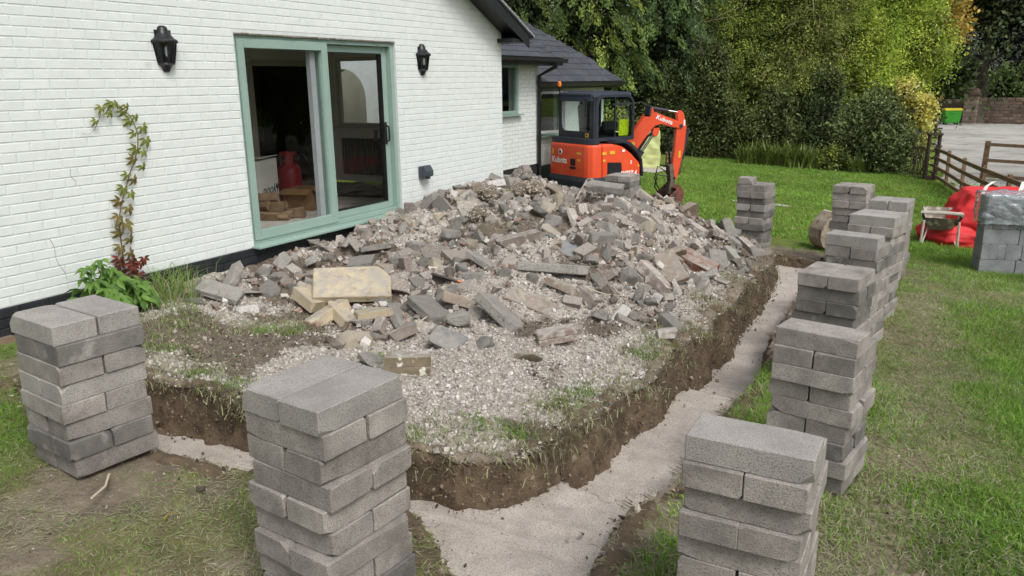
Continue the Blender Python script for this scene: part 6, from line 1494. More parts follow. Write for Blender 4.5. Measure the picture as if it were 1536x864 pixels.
f = MB(); f.raw([(-.58, -.4, .15), (.58, -.4, .15), (.58, .4, .15), (-.58, .4, .15), (-.68, -.52, 1.1), (.68, -.52, 1.1), (.68, .52, 1.1), (-.68, .52, 1.1)], [(0, 3, 2, 1), (4, 5, 6, 7), (0, 1, 5, 4), (1, 2, 6, 5), (2, 3, 7, 6), (3, 0, 4, 7)]); f.build('bin_body', M_gbin, t, bevel=.03)
f = MB(); f.prism([(-.56, 1.1), (.56, 1.1), (.5, 1.2), (.2, 1.27), (-.3, 1.27), (-.52, 1.2)], 'x', -.71, .71); f.build('lid', mat('yellow_plastic', srgb(206, 190, 40), srgb(216, 200, 50), rough=.45), t, bevel=.02)
for x in (-.45, .45):
    for y in (-.3, .3): w_ = MB(); w_.tube([(x, y-.03, .09), (x, y+.03, .09)], .09, 12); w_.build('wheel', M_blackpl, t)
for y in (-.53, .53): f = MB(); f.tube([(-.25, y, .95), (.25, y, .95)], .025, 6); f.build('handle_bar', M_gbin, t)

# ------------------------------------------------------------------ post and rail fences, iron gate post and railing
M_wood = mat('fence_wood', srgb(106, 84, 64), srgb(136, 112, 88), scale=6, rough=.9, bump=.5, bscale=24, rv=.12, stretch=(.4, 1, 1))
M_wood2 = mat('weathered_post', srgb(128, 114, 94), srgb(156, 142, 122), scale=6, rough=.9, bump=.5, bscale=24)
def rail_fence(label, P, h, nr, pw=.1, name='rail_fence', z0=None, m=None):
    m = m or M_wood; c0 = P[0]; t = thing(name, label, 'fence', (c0[0], c0[1], 0))
    zs = [gz(*p)-.02 for p in P]
    pts = [Vector((p[0]-c0[0], p[1]-c0[1], z)) for p, z in zip(P, zs)]
    for a, b in zip(pts, pts[1:]+[pts[-1]+(pts[-1]-pts[-2])*.01]):
        ang = math.atan2((b-a).y, (b-a).x)
        f = MB(); f.bbox((0, 0, (h+.1)/2-.15), (pw, pw*.8, h+.3), .008); o = f.build('post', m, t); o.location = a; o.rotation_euler = (rnd.uniform(-.015, .015), rnd.uniform(-.02, .02), ang)
    for a, b in zip(pts, pts[1:]):
        d = b-a; ang = math.atan2(d.y, d.x); sl = math.atan2(d.z, math.hypot(d.x, d.y))
        for k in range(nr):
            z = h*(.16+.8*k/(nr-1)); f = MB(); f.bbox((0, 0, 0), (d.length+.06, .038, .095), .005); o = f.build('rail', m, t)
            n_ = Vector((math.sin(ang), -math.cos(ang), 0)); o.location = (a+b)/2+Vector((0, 0, z))+n_*(pw*.4+.02); o.rotation_euler = (0, -sl+rnd.uniform(-.006, .006), ang)
    return t
rail_fence('brown four-rail timber fence running from the iron gate post along the drive', [(5.46, 27.6), (5.83, 25.6), (6.22, 23.4), (6.62, 20.9), (7.0, 18.6), (7.4, 16.2), (7.8, 13.8)], .98, 4)
rail_fence('second timber fence set back across the drive behind the first', [(6.75, 27.6), (8.6, 27.0), (10.4, 26.4), (12.2, 25.8)], 1.15, 3, .13)
t = thing('gate_post', 'ornate dark cast iron gate post with openwork sides and a finial', 'gate post', (5.36, 27.2, gz(5.36, 27.2)), (0, 0, .2))
M_iron = mat('rusty_iron', srgb(56, 48, 44), srgb(84, 68, 58), scale=14, rough=.8, bump=.3)
for x in (-.14, .14):
    for y in (-.14, .14): f = MB(); f.box((x, y, .68), (.05, .05, 1.36)); f.build('corner_bar', M_iron, t)
f = MB()
for k in range(6):
    z = .14+.21*k
    for s in (-1, 1):
        for (u, v) in ((1, 0), (0, 1)):
            pts = [((.14 if v else s*.14) if False else (s*.14 if u else .13*math.cos(q)), (s*.14 if v else .13*math.cos(q)), z+.1*math.sin(q)) for q in np.linspace(0, 2*PI, 11)]
            f.tube(pts, .012, 5)
f.build('scrollwork', M_iron, t)
f = MB(); f.bbox((0, 0, 1.39), (.40, .40, .06), .01); f.bbox((0, 0, .06), (.38, .38, .12), .01); f.build('cap', M_iron, t)
f = MB(); f.lathe([(.05, 1.42), (.03, 1.47), (.07, 1.53), (.03, 1.58), (.055, 1.64), (.001, 1.72)], 10); 
for a in range(4): f.tube([(.16*math.cos(a*PI/2), .16*math.sin(a*PI/2), 1.42), (.09*math.cos(a*PI/2), .09*math.sin(a*PI/2), 1.5), (0, 0, 1.52)], .014, 5)
f.build('finial', M_iron, t, smooth=True)
t = thing('iron_railing', 'rusty iron railing with curved braces left of the gate post', 'railing', (5.15, 27.35, gz(5.15, 27.35)), (0, 0, 2.15))
for k in range(9): f = MB(); f.tube([(.09*k, 0, 0), (.09*k, 0, .95+.08*math.sin(k*.4))], .012, 5); f.build('bar', M_iron, t)
for q_ in ([(-.05, 0, .9), (.3, 0, .97), (.78, 0, .9)], [(-.05, 0, .15), (.78, 0, .15)]): MB().tube(q_, .018, 5).build('rail', M_iron, t)
f = MB(); f.tube([(.35+.3*math.cos(q), -.02, .42+.3*math.sin(q)) for q in np.linspace(0, PI*1.5, 14)], .016, 5); f.build('scroll', M_iron, t)

# ------------------------------------------------------------------ wheelbarrow, upturned tray, red bulk bag, wrapped pack, garden sacks
def tub(mb, L0, L1, W0, W1, H, th=.012):
    """open tapered tray: bottom L0 x W0, rim L1 x W1"""
    def ring(l, w, z): return [(-l/2, -w/2, z), (l/2, -w/2, z), (l/2, w/2, z), (-l/2, w/2, z)]
    V = ring(L0, W0, 0)+ring(L1, W1, H)+ring(L0-th*2, W0-th*2, th)+ring(L1-th*2, W1-th*2, H)
    mb.raw(V, [(3, 2, 1, 0), (0, 1, 5, 4), (1, 2, 6, 5), (2, 3, 7, 6), (3, 0, 4, 7), (8, 9, 10, 11), (9, 8, 12, 13), (10, 9, 13, 14), (11, 10, 14, 15), (8, 11, 15, 12), (4, 5, 13, 12), (5, 6, 14, 13), (6, 7, 15, 14), (7, 4, 12, 15)]); return mb
M_tray = mat('dusty_tray', srgb(104, 98, 90), srgb(140, 132, 122), scale=5, rough=.8, bump=.2, c3=srgb(198, 190, 176), s3=7, c3lo=.5, c3hi=.62)
M_cem = mat('cement_splashed', srgb(182, 176, 164), srgb(206, 200, 188), scale=6, rough=.9, bump=.3)
t = thing('wheelbarrow', 'cement splashed wheelbarrow standing on the lawn beside the red bag', 'wheelbarrow', (5.93, 14.85, gz(5.93, 14.85)), (0, 0, 1.62)); t.scale = (.85, .85, .95)
f = MB(); tub(f, .5, .8, .36, .66, .26); o = f.build('tray', M_tray, t, bevel=.012); o.location = (.1, 0, .30); o.rotation_euler = (0, -.12, 0)
f = MB(); f.tube([(-.33, -.34, .60), (.46, -.30, .50), (.5, 0, .49), (.46, .30, .50), (-.33, .34, .60), (-.33, 0, .61), (-.33, -.34, .60)], .032, 7); f.build('rim', M_cem, t, smooth=True)
for s in (-1, 1):
    f = MB(); f.tube([(-.55, s*.33, .58), (-.25, s*.27, .40), (.2, s*.17, .27), (.58, s*.06, .2)], .018, 8); f.build('handle', M_blackpl, t)
    f = MB(); f.tube([(-.58, s*.335, .60), (-.46, s*.31, .53)], .026, 8); f.build('grip', M_blackpl, t)
    f = MB(); f.tube([(-.42, s*.30, .47), (-.36, s*.32, .0)], .024, 7); f.tube([(-.36, s*.30, .02), (.0, s*.2, .32)], .014, 6); f.build('leg', M_cem, t)
f = MB(); f.lathe([(.10, -.035), (.17, -.04), (.19, -.02), (.19, .02), (.17, .04), (.10, .035)], 18, Matrix.Translation((.58, 0, .19)) @ Matrix.Rotation(PI/2, 4, 'X')); w_ = f.build('wheel', M_blackpl, t, smooth=True)
f = MB(); f.tube([(.58, -.05, .19), (.58, .05, .19)], .05, 10); f.build('hub', M_cem, w_)
t = thing('upturned_tray', 'weathered round-backed barrow tray standing on edge beside the far stack', 'tray', (4.42, 12.72, gz(4.42, 12.72)-.02), (0, 0, .75)); t.scale = (.9, .6, 1)
f = MB(); prof = [(-.04, .02), (-.16, .10), (-.22, .22), (-.20, .36), (-.12, .48), (.02, .60)]
inn = [(p[0]+.02, p[1]) for p in prof]
for i in range(len(prof)-1):
    a, b = prof[i], prof[i+1]
    f.raw([(a[0], -.26, a[1]), (a[0], .26, a[1]), (b[0], .26, b[1]), (b[0], -.26, b[1]), (a[0]+.018, -.25, a[1]), (a[0]+.018, .25, a[1]), (b[0]+.018, .25, b[1]), (b[0]+.018, -.25, b[1])], [(0, 1, 2, 3), (7, 6, 5, 4), (0, 4, 5, 1), (3, 2, 6, 7)])
for s in (-.26, .26): f.prism(prof+[(.05, .60), (.05, .02)], 'y', s-.006, s+.006)
f.build('tray_shell', mat('weathered_ply', srgb(136, 124, 106), srgb(170, 158, 140), scale=7, rough=.95, bump=.4, bscale=26, c3=srgb(106, 94, 78), s3=9, c3lo=.55, c3hi=.68), t)
f = MB(); f.bbox((.06, 0, .59), (.05, .56, .04), .006); f.bbox((.06, -.27, .3), (.04, .03, .58), .006); f.bbox((.06, .27, .3), (.04, .03, .58), .006); f.build('rim', M_cem, t)
# red bulk bag
def bag_mesh(L, W, Hh, seed):
    bm = bmesh.new(); bmesh.ops.create_cube(bm, size=2); bmesh.ops.subdivide_edges(bm, edges=list(bm.edges), cuts=22, use_grid_fill=True)
    for v in bm.verts:
        c = v.co.copy(); q = max(abs(c.x), abs(c.y), abs(c.z)); n = c.normalized(); c = c.lerp(n*1.25, .45)
        z = (c.z+1)/2; bul = 1+.16*math.sin(min(max(z, 0), 1)*PI)-.10*max(0, z-.55)
        p = Vector((c.x*L/2*bul, c.y*W/2*bul, z*Hh))
        if c.z > .55: p.z -= .16*Hh*max(0, 1-(c.x**2+c.y**2)/.9)
        fold = mnoise.noise(Vector((p.x*2.2, p.y*2.2, p.z*7+seed)))*.075+mnoise.noise(Vector((p.x*6, p.y*6, p.z*13+seed)))*.04+abs(mnoise.noise(Vector((p.x*3+9, p.y*3, p.z*3))))*.05
        p += Vector((n.x, n.y, n.z*.4))*(fold-.02); v.co = p
    return bm
bag = thing('bulk_bag', 'slumped bright red bulk bag with white lifting straps behind the wheelbarrow', 'bag', (6.98, 15.6, gz(7.0, 15.6)-.03), (0, 0, .15))
bag.scale = (1.12, 1, .88)
M_redbag = mat('red_woven_bag', srgb(196, 40, 44), srgb(216, 54, 56), scale=5, rough=.55, bump=.2, bscale=200, bdist=.002)
me = fin(bag_mesh(1.5, 1.1, 1.18, 3), 'bag_body', M_redbag)
for p in me.polygons: p.use_smooth = True
link('bag_body', me, bag)
M_strap2 = mat('white_webbing', srgb(224, 222, 220), srgb(232, 230, 228), rough=.7)
def ribbon(pts, w_, wd):
    f = MB(); P = [Vector(p) for p in pts]; wd = Vector(wd).normalized()*w_/2; V = []
    for p in P: V += [p-wd, p+wd]
    n = len(P); nrm = Vector((0, 0, .004)); V2 = [v+wd.cross(P[min(i//2+1, n-1)]-P[max(i//2-1, 0)]).normalized()*.004 for i, v in enumerate(V)]
    F = [(2*i, 2*i+1, 2*i+3, 2*i+2) for i in range(n-1)]+[(2*n+2*i+2, 2*n+2*i+3, 2*n+2*i+1, 2*n+2*i) for i in range(n-1)]+[(2*i, 2*i+2, 2*n+2*i+2, 2*n+2*i) for i in range(n-1)]+[(2*i+1, 2*n+2*i+1, 2*n+2*i+3, 2*i+3) for i in range(n-1)]
    return f.raw(V+V2, F)
for pts in ([(-.66, -.62, .3), (-.68, -.60, .65), (-.56, -.50, 1.0), (-.46, -.40, 1.26), (-.36, -.30, 1.34)], [(-.1, -.52, 1.0), (-.04, -.46, 1.2), (.0, -.40, 1.36), (.04, -.36, 1.22), (.06, -.30, 1.05)], [(.5, -.5, .95), (.58, -.44, 1.16), (.68, -.38, 1.24), (.66, -.25, 1.0)]):
    ribbon(pts, .07, (.8, .6, .1)).build('strap', M_strap2, bag)
b2 = link('bag_skirt', fin(bag_mesh(.95, .8, .55, 9), 'bag_skirt', M_redbag), bag, loc=(-.68, -.25, -.02)); b2.rotation_euler = (0, .1, .4)
for p in b2.data.polygons: p.use_smooth = True
f = MB(); M_prn = M_strap2
f = MB()
for k in range(9): f.tube([(-.58+rnd.uniform(-.1, .1), -.60-.01*k % .03, .52+rnd.uniform(-.1, .12)), (-.5+rnd.uniform(-.1, .14), -.61, .56+rnd.uniform(-.1, .12))], .012, 5)
f.build('white_print', M_prn, bag)
# wrapped pack of blocks on the lawn
M_newblock = mat('new_grey_block', srgb(120,122,125), srgb(146,148,150), scale=5, rough=.9, bump=.6, bscale=110, rv=.1, bdist=.006, c3=srgb(104,106,108), s3=140, c3lo=.54, c3hi=.68)
nb = [block_mesh(3000+i, M_newblock) for i in range(4)]
px_, py_, pr_ = 6.50, 12.60, .20; Rz = Matrix.Rotation(pr_, 3, 'Z'); zb = gz(6.7, 12.8)
for row in range(5):
    z = zb+.108+.2165*row
    cells = []
    nx = 2 if row % 2 == 0 else 9
    if row % 2 == 0:
        for a in range(2 if row < 4 else 2):
            for b in range(4): cells.append((.22+.445*a, .055+.108*b, 0, 'front' if b == 0 else 'inner'))
    else:
        for a in range(9): cells.append((.05+.0995*a, .22, PI/2, 'left end' if a == 0 else 'middle'))
    for (u, v, a, w_) in cells:
        o = link('concrete_block', nb[rnd.randrange(4)]); p = Rz @ Vector((u, v, 0)); o.location = (px_+p.x+rnd.uniform(-.003, .003), py_+p.y+rnd.uniform(-.003, .003), z)
        o.rotation_euler = Euler((PI/2, 0, 0)); o.rotation_euler = (Matrix.Rotation(pr_+a+rnd.uniform(-.006, .006), 3, 'Z') @ Matrix.Rotation(PI/2, 3, 'X')).to_euler()
        rown = ('bottom', 'second', 'third', 'fourth', 'top wrapped')[row]
        if row % 2: lab = '%s block from the left in the %s row of the film-wrapped pack' % (ORD[round((u-.05)/.0995)].replace('top', 'first'), rown)
        else: lab = '%s block, %s from the front, in the %s row of the film-wrapped pack' % ('left' if u < .3 else 'right', ('first', 'second', 'third', 'fourth')[round((v-.055)/.108)], rown)
        tag(o, lab, 'block', 'blocks of the film-wrapped pack')
M_film = glass_mat('wrapping_film', (.95, .97, .97), .12, .5)
bm = bmesh.new(); bmesh.ops.create_cube(bm, size=2); bmesh.ops.subdivide_edges(bm, edges=list(bm.edges), cuts=26, use_grid_fill=True)
bmesh.ops.delete(bm, geom=[f_ for f_ in bm.faces if f_.normal.z < -.5], context='FACES')
for v in bm.verts:
    c = v.co; p = Vector((c.x*.475, c.y*.245, c.z*.19)); n = Vector((c.x if abs(c.x) > .99 else 0, c.y if abs(c.y) > .99 else 0, c.z if c.z > .99 else 0)); 
    if n.length: n.normalize()
    k = abs(mnoise.noise(Vector((p.x*7, p.y*7, p.z*9))))*.045+abs(mnoise.noise(Vector((p.x*19, p.y*19, p.z*24))))*.022+.008
    v.co = p+n*k+Vector((0, 0, -.03*abs(mnoise.noise(Vector((p.x*8, p.y*8, 3))))*(c.z < -.9)*4))
o = link('wrapping_film', fin(bm, 'wrapping_film', M_film)); pc = Rz @ Vector((.445, .22, 0)); o.location = (px_+pc.x, py_+pc.y, zb+.92); o.rotation_euler = (0, 0, pr_)
for p in o.data.polygons: p.use_smooth = True
tag(o, 'crumpled clear plastic film over the top of the block pack', 'film')
o = MB().tube([(0, 0, 0)]+[(0, 0, 0)], .001, 3) if False else None
f = MB(); q = [(-.012, -.012), (.905, -.012), (.905, .455), (-.012, .455), (-.012, -.012)]
ribbon([tuple(list(Rz @ Vector((a, b, 0)))[:2])+(0,) for a, b in q], .016, (0, 0, 1)).build('strapping_band', mat('green_strap', srgb(96, 150, 130), rough=.4), loc=(px_, py_, zb+.735)); o = bpy.data.objects['strapping_band']; tag(o, 'thin green strapping band round the block pack under the film', 'strap')
# pale lime garden sacks and a small wooden crate behind the excavator
M_lime = mat('lime_sack', srgb(190, 196, 132), srgb(206, 212, 152), scale=4, rough=.6, bump=.3, bscale=30)
for i, (x, y, s_, lb) in enumerate([(-2.0, 22.6, 1.0, 'pale lime garden sack standing on the path behind the excavator boom'), (-2.55, 21.9, .95, 'pale lime garden sack half hidden behind the excavator cab')]):
    bm = bmesh.new(); bmesh.ops.create_cube(bm, size=2); bmesh.ops.subdivide_edges(bm, edges=list(bm.edges), cuts=10, use_grid_fill=True)
    for v in bm.verts:
        c = v.co; z = (c.z+1)/2; p = Vector((c.x*.31*(1-.12*z), c.y*.31*(1-.12*z), z*1.05)); n = Vector((c.x, c.y, 0)).normalized()
        v.co = p+n*(mnoise.noise(Vector((p.x*4+i*5, p.y*4, p.z*5)))*.05)+Vector((0, 0, (.09*mnoise.noise(Vector((c.x*2, c.y*2, i))) if c.z > .9 else 0)))
    o = link('garden_sack', fin(bm, 'garden_sack', M_lime), loc=(x, y, gz(x, y)), rot=(0, 0, .3+.5*i), scale=(s_, s_, s_)); tag(o, lb, 'sack', None)
t = thing('wooden_crate', 'small wooden crate on the lawn right of the lime sack', 'crate', (-1.45, 23.2, gz(-1.45, 23.2)), (0, 0, .4))
for k in range(3):
    for s in (-1, 1): f = MB(); f.bbox((0, s*.2, .08+.14*k), (.44, .02, .11), .003); f.build('board', M_wood, t); f = MB(); f.bbox((s*.22, 0, .08+.14*k), (.02, .38, .11), .003); f.build('board', M_wood, t)
f = MB(); f.bbox((0, 0, .44), (.5, .46, .025), .004); f.build('crate_top', M_wood, t)
tag(link('paving_patch', grid_mesh(np.arange(-2.9, -1.2, .12), np.arange(20.9, 22.9, .12), lambda x, y: lawn_z(x, y)+.03, lambda x, y: np.ones(len(x), bool), 'paving_patch', M_conc)), kind='structure')
tag(link('bare_patch', grid_mesh(np.arange(1.8, 3.2, .06), np.arange(17.2, 17.9, .06), lambda x, y: lawn_z(x, y)+.015, lambda x, y: (((x-2.5)/.55)**2+((y-17.55)/.28)**2+.5*fbm(x*4, y*4, 1., 2)) < 1, 'bare_patch', M_conc)), kind='structure')
shrub('yellowing shrub behind the excavator cab by the sacks', -3.2, 22.8, [(0, 0, .9, .6, .5, .9)], 2600, .08, .05, [(.30, .28, .06), (.2, .22, .05), (.12, .15, .04)], stems=6)
# young green weed on the mound's far rim and a few fallen leaves
w_ = thing('seedling', 'broad leaved green seedling at the far right rim of the rubble', 'plant', (3.2, 10.95, mound_z([3.2], [10.95])[0]))
for q in range(9):
    o = link('leaf', rnd.choice(LM['g']), w_); R = rnd.uniform(.10, .15); o.scale = (R, R, R); o.location = (rnd.uniform(-.1, .1), rnd.uniform(-.1, .1), rnd.uniform(.1, .3)); o.rotation_euler = (rnd.uniform(.3, 1.1), 0, rnd.uniform(0, 6))
FL = [leaf_me(.05, [(.42, .30, .06), (.36, .26, .06)], 5, nl=3), leaf_me(.05, [(.2, .10, .05)], 6, nl=3)]
for (x, y, q, lb) in [(3.05, 2.05, 0, 'yellow fallen leaf on the bare soil between the front stacks'), (1.85, 2.32, 0, 'yellow fallen leaf left of the front left stack'), (6.15, 3.6, 1, 'brown fallen leaf on the clippings by the right row'), (7.1, 2.9, 1, 'brown fallen leaf on the lawn at the right')]:
    o = link('fallen_leaf', FL[q], loc=(x, y, lawn_z([x], [y])[0]+.03), rot=(.2, .1, rnd.uniform(0, 6))); tag(o, lb, 'leaf')
f = MB(); f.tube([(10+k*3.4, 52-.5*k, 6.35+.02*(k-3)**2) for k in range(8)], .02, 5); tag(f.build('overhead_cable', M_blackpl), 'thin black overhead cable crossing in front of the copper beech', 'cable')

M_stick = mat('bare_stick', srgb(176,164,142), srgb(196,184,164), rough=.9)
for (p, lb) in [([(3.30, 6.28), (3.45, 6.31), (3.62, 6.30)], 'pale peeled stick lying on the brown earth of the right slope'), ([(2.50, 2.12), (2.62, 2.02), (2.70, 1.90)], 'short brown stick on the soil beside the front left stack'), ([(2.34, 4.95), (2.36, 5.02), (2.36, 5.16)], 'bent thin wire loop of root standing by the dark bricks')]:
    f = MB(); f.tube([(x, y, float((mound_z if in_poly(np.array([x]), np.array([y]), POLY_I)[0] else lawn_z)([x], [y])[0])+.035+.02*k) for k, (x, y) in enumerate(p)], .006, 6); tag(f.build('stick', M_stick), lb, 'stick')
# ------------------------------------------------------------------ mini excavator
M_org = mat('orange_paint', srgb(222, 78, 44), srgb(230, 88, 52), scale=2, rough=.38, spec=.45, c3=srgb(196, 84, 58), s3=5, c3lo=.6, c3hi=.8)
M_dk = mat('dark_blue_grey_plastic', srgb(46, 50, 58), srgb(54, 58, 66), scale=3, rough=.45)
M_rub = mat('track_rubber', srgb(38, 36, 34), srgb(70, 62, 54), scale=8, rough=.9, bump=.4)
M_cabglass = glass_mat('cab_glass', (.88, .96, .93), ior=1.25)
M_steel = mat('bright_steel', srgb(170, 172, 174), rough=.25, metal=1)
M_rusty = mat('worn_bucket', srgb(96, 62, 54), srgb(140, 84, 74), scale=9, rough=.75, bump=.4, c3=srgb(70, 62, 56), s3=8, c3lo=.5, c3hi=.65)
M_lbl = mat('yellow_label', srgb(224, 180, 60), rough=.5); M_wht = mat('white_label', srgb(236, 234, 232), rough=.5)
EX, EY = -.13, 14.52; EZ = gz(EX, EY)-.12
ex = thing('mini_excavator', 'orange and black mini excavator with a glazed cab parked behind the rubble', 'excavator', (EX, EY, EZ), (0, 0, math.radians(63)))
ex.scale = (.82, .97, 1)
def part(mb, name, m, p=None, **k): return mb.build(name, m, p or ex, **k)
# tracks
for s in (-1, 1):
    f = MB(); pr2 = [(-.86, .22)]+[(-.68+.2*math.cos(a), .22+.22*math.sin(a)) for a in np.linspace(PI, PI/2, 6)]+[(.68+.2*math.cos(a), .22+.22*math.sin(a)) for a in np.linspace(PI/2, -PI/2, 10)]+[(-.68+.2*math.cos(a), .22+.22*math.sin(a)) for a in np.linspace(-PI/2, -PI+.1, 6)]
    f.prism(pr2, 'y', s*.6-.15, s*.6+.15); tr_ = part(f, 'track', M_rub, bevel=.01)
    for k in range(14):
        g = MB(); g.bbox((-.7+.108*k, s*.6, .45), (.05, .31, .03), .004); part(g, 'grouser', M_rub, tr_)
    for x in (-.66, .66): g = MB(); g.tube([(x, s*.44, .22), (x, s*.765, .22)], .12, 14); part(g, 'sprocket', M_dk, tr_)
f = MB(); f.bbox((0, 0, .3), (1.1, .9, .22), .03); f.tube([(0, 0, .38), (0, 0, .52)], .38, 24); part(f, 'undercarriage', M_dk)
f = MB(); f.prism([(1.02, .05), (1.10, .02), (1.06, .2), (1.10, .36), (1.02, .36)], 'y', -.75, .75); f.box((.8, .3, .2), (.5, .08, .1)); f.box((.8, -.3, .2), (.5, .08, .1)); part(f, 'dozer_blade', M_dk, bevel=.01)
def foot(k=1.0):
    P = [(-1.0, -.52), (-.975, -.61), (-.90, -.685), (-.74, -.72), (.50, -.72), (.56, -.62)]
    P = P+[(x, -y) for x, y in P[::-1]]; return [(x*k, y*k) for x, y in P]
# lower black skirt
f = MB(); F2 = foot(1.035); n = len(F2)
V = [(x*.93, y*.93, .44) for x, y in F2]+[(x, y, .56) for x, y in F2]+[(x, y, .80) for x, y in F2]+[(x*.965, y*.965, .90) for x, y in F2]
Fc = [tuple(range(n))[::-1], tuple(range(3*n, 4*n))]+[(r*n+i, r*n+(i+1) % n, (r+1)*n+(i+1) % n, (r+1)*n+i) for r in range(3) for i in range(n)]
f.raw(V, Fc); sk = part(f, 'counterweight', M_dk, bevel=.012)
f = MB(); f.prism([(-.62, .66), (-.55, .74), (-.1, .72), (.0, .66), (-.1, .62), (-.52, .60)], 'y', -.752, -.742); part(f, 'red_inset', M_org, sk)
f = MB(); f.prism([(-.70, .63), (-.58, .79), (-.08, .77), (.12, .68), (.5, .68), (.5, .72), (.14, .73), (-.06, .81), (-.6, .83), (-.76, .65)], 'y', -.765, -.742); part(f, 'trim', M_blackpl, sk)
# orange covers: rear hood and two side covers, with a real gap between them
def cover(poly, zt, name, m=M_org, zb_=.87):
    n = len(poly); V = [(x, y, zb_) for x, y in poly]+[(x, y, (zb_+zt(x))/2) for x, y in poly]+[(x*.995, y*.985, zt(x)-.04) for x, y in poly]+[(x*.97, y*.95, zt(x)) for x, y in poly]
    Fc = [tuple(range(n))[::-1], tuple(range(3*n, 4*n))]+[(r*n+i, r*n+(i+1) % n, (r+1)*n+(i+1) % n, (r+1)*n+i) for r in range(3) for i in range(n)]
    f = MB(); f.raw(V, Fc); return part(f, name, m, bevel=.008)
hood = cover([(-1.0, -.52), (-.975, -.61), (-.90, -.685), (-.76, -.713), (-.66, -.715), (-.66, .715), (-.76, .713), (-.90, .685), (-.975, .61), (-1.0, .52)], lambda x: 1.50, 'rear_hood')
zs_ = lambda x: 1.50 if x < -.25 else 1.50-.42*((x+.25)/.81)**1.5
side = {}
for s in (-1, 1):
    P = [(-.645, s*.718), (-.25, s*.72), (.0, s*.72), (.25, s*.72), (.50, s*.72), (.56, s*.62), (.56, s*.30), (-.645, s*.30)]
    if s > 0: P = P[::-1]
    side[s] = cover(P, zs_, 'side_cover')
f = MB(); f.box((-.1, 0, 1.1), (1.2, .58, .75)); part(f, 'engine_bay', M_dk)
# black belt between covers and cab, and the curved right-hand trim
f = MB(); F3 = foot(.97); f.prism([(x, y) for x, y in F3 if x < .1]+[], 'z', 1.495, 1.60); part(f, 'belt', M_dk, bevel=.012)
f = MB(); f.prism([(-.32, 1.50), (-.28, 1.57), (.0, 1.57), (.22, 1.50), (.44, 1.36), (.58, 1.16), (.63, .84), (.575, .84), (.53, 1.12), (.40, 1.28), (.18, 1.43), (-.02, 1.50)], 'y', -.735, -.22); part(f, 'fender_trim', M_dk, bevel=.015)
# details on the covers
f = MB(); f.prism([(-.50, .90), (-.50, 1.16), (-.08, 1.14), (-.06, 1.0), (-.12, .88)], 'y', -.728, -.70); gr = part(f, 'grille', M_blackpl, side[-1], bevel=.005)
for k in range(7): g = MB(); g.box((-.29, -.731, .92+.033*k), (.36, .006, .010)); part(g, 'grille_slat', M_dk, side[-1])
f = MB(); f.bbox((-1.003, -.17, 1.16), (.02, .16, .13), .01); f.bbox((-1.005, -.17, 1.05), (.03, .2, .05), .012); part(f, 'latch', M_blackpl, hood)
f = MB(); f.tube([(-1.0, .24, 1.33), (-1.012, .24, 1.33)], .055, 16); f.build('emblem_disc', M_wht, hood); f = MB(); f.tube([(-1.012, .235, 1.33), (-1.016, .235, 1.33)], .036, 12); f.build('emblem', M_dk, hood)
text_part('Kubota', 'lettering', .165, M_wht, hood, frame_M((-1.006, .27, 1.17), (0, -1, 0), (0, 0, 1)), .001, 0, .004)
text_part('KX027-4', 'lettering', .15, M_wht, side[-1], frame_M((.12, -.7255, .91), (1, 0, 0), (0, 0, 1)), .001, .2, .005)
for (x, z, a, b) in [(-.60, 1.33, .12, .05), (-.36, 1.34, .15, .06), (-.60, 1.20, .08, .04), (.46, 1.05, .05, .03)]:
    f = MB(); f.box((x, -.7225, z), (a, .003, b)); part(f, 'warning_label', M_lbl, side[-1])
for c_, d_ in (((-.02, -.7225, 1.36), (.08, .003, .05)), ((.22, -.7225, 1.13), (.03, .003, .07))): part(MB().box(c_, d_), 'white_label', M_wht, side[-1])
for c_, d_ in (((-1.003, -.36, 1.33), (.003, .14, .04)), ((-1.003, -.36, 1.20), (.003, .09, .04)), ((-1.003, .49, 1.33), (.003, .05, .1))): part(MB().box(c_, d_), 'warning_label', M_lbl, hood)
# cab: rings of frame round real panes
def rr(u0, u1, v0, v1, r0, r1, r2, r3, n=5):
    """rounded rectangle, radii: low-left, low-right, high-right, high-left"""
    P = []
    for (cu, cv, r, a0) in ((u0+r0, v0+r0, r0, PI), (u1-r1, v0+r1, r1, 1.5*PI), (u1-r2, v1-r2, r2, 0), (u0+r3, v1-r3, r3, .5*PI)):
        for k in range(n): a = a0+PI/2*k/(n-1); P.append((cu+r*math.cos(a), cv+r*math.sin(a)))
    return P
def ring(mb, O, I, axis, a, b):
    n = len(O); P = lambda u, v, t: (t, u, v) if axis == 'x' else (u, t, v)
    V = [P(*p, a) for p in O]+[P(*p, a) for p in I]+[P(*p, b) for p in O]+[P(*p, b) for p in I]; F = []
    for i in range(n):
        j = (i+1) % n; F += [(i, j, n+j, n+i), (2*n+i, 3*n+i, 3*n+j, 2*n+j), (i, 2*n+i, 2*n+j, j), (n+i, n+j, 3*n+j, 3*n+i)]
    return mb.raw(V, F)
def poly_pane(P, axis, t, parent):
    f = MB(); f.raw([(t, u, v) if axis == 'x' else (u, t, v) for u, v in P], [tuple(range(len(P)))]); part(f, 'pane', M_cabglass, parent)
CX0, CX1, CY0, CY1, CZ0, CZ1 = -.74, .50, -.53, .60, 1.56, 2.40
cab = MB()
Or = rr(CY0, CY1, CZ0, CZ1, .03, .03, .06, .06); Ir = rr(CY0+.075, CY1-.075, CZ0+.16, CZ1-.12, .14, .14, .04, .04)
ring(cab, Or, Ir, 'x', CX0, CX0+.05)
Os = rr(CX0+.052, CX1, CZ0-.02, CZ1, .03, .03, .22, .20); Is = rr(CX0+.15, CX1-.06, CZ0+.05, CZ1-.05, .03, .03, .17, .16)
ring(cab, Os, Is, 'y', CY0, CY0+.06); ring(cab, Os, Is, 'y', CY1-.06, CY1)
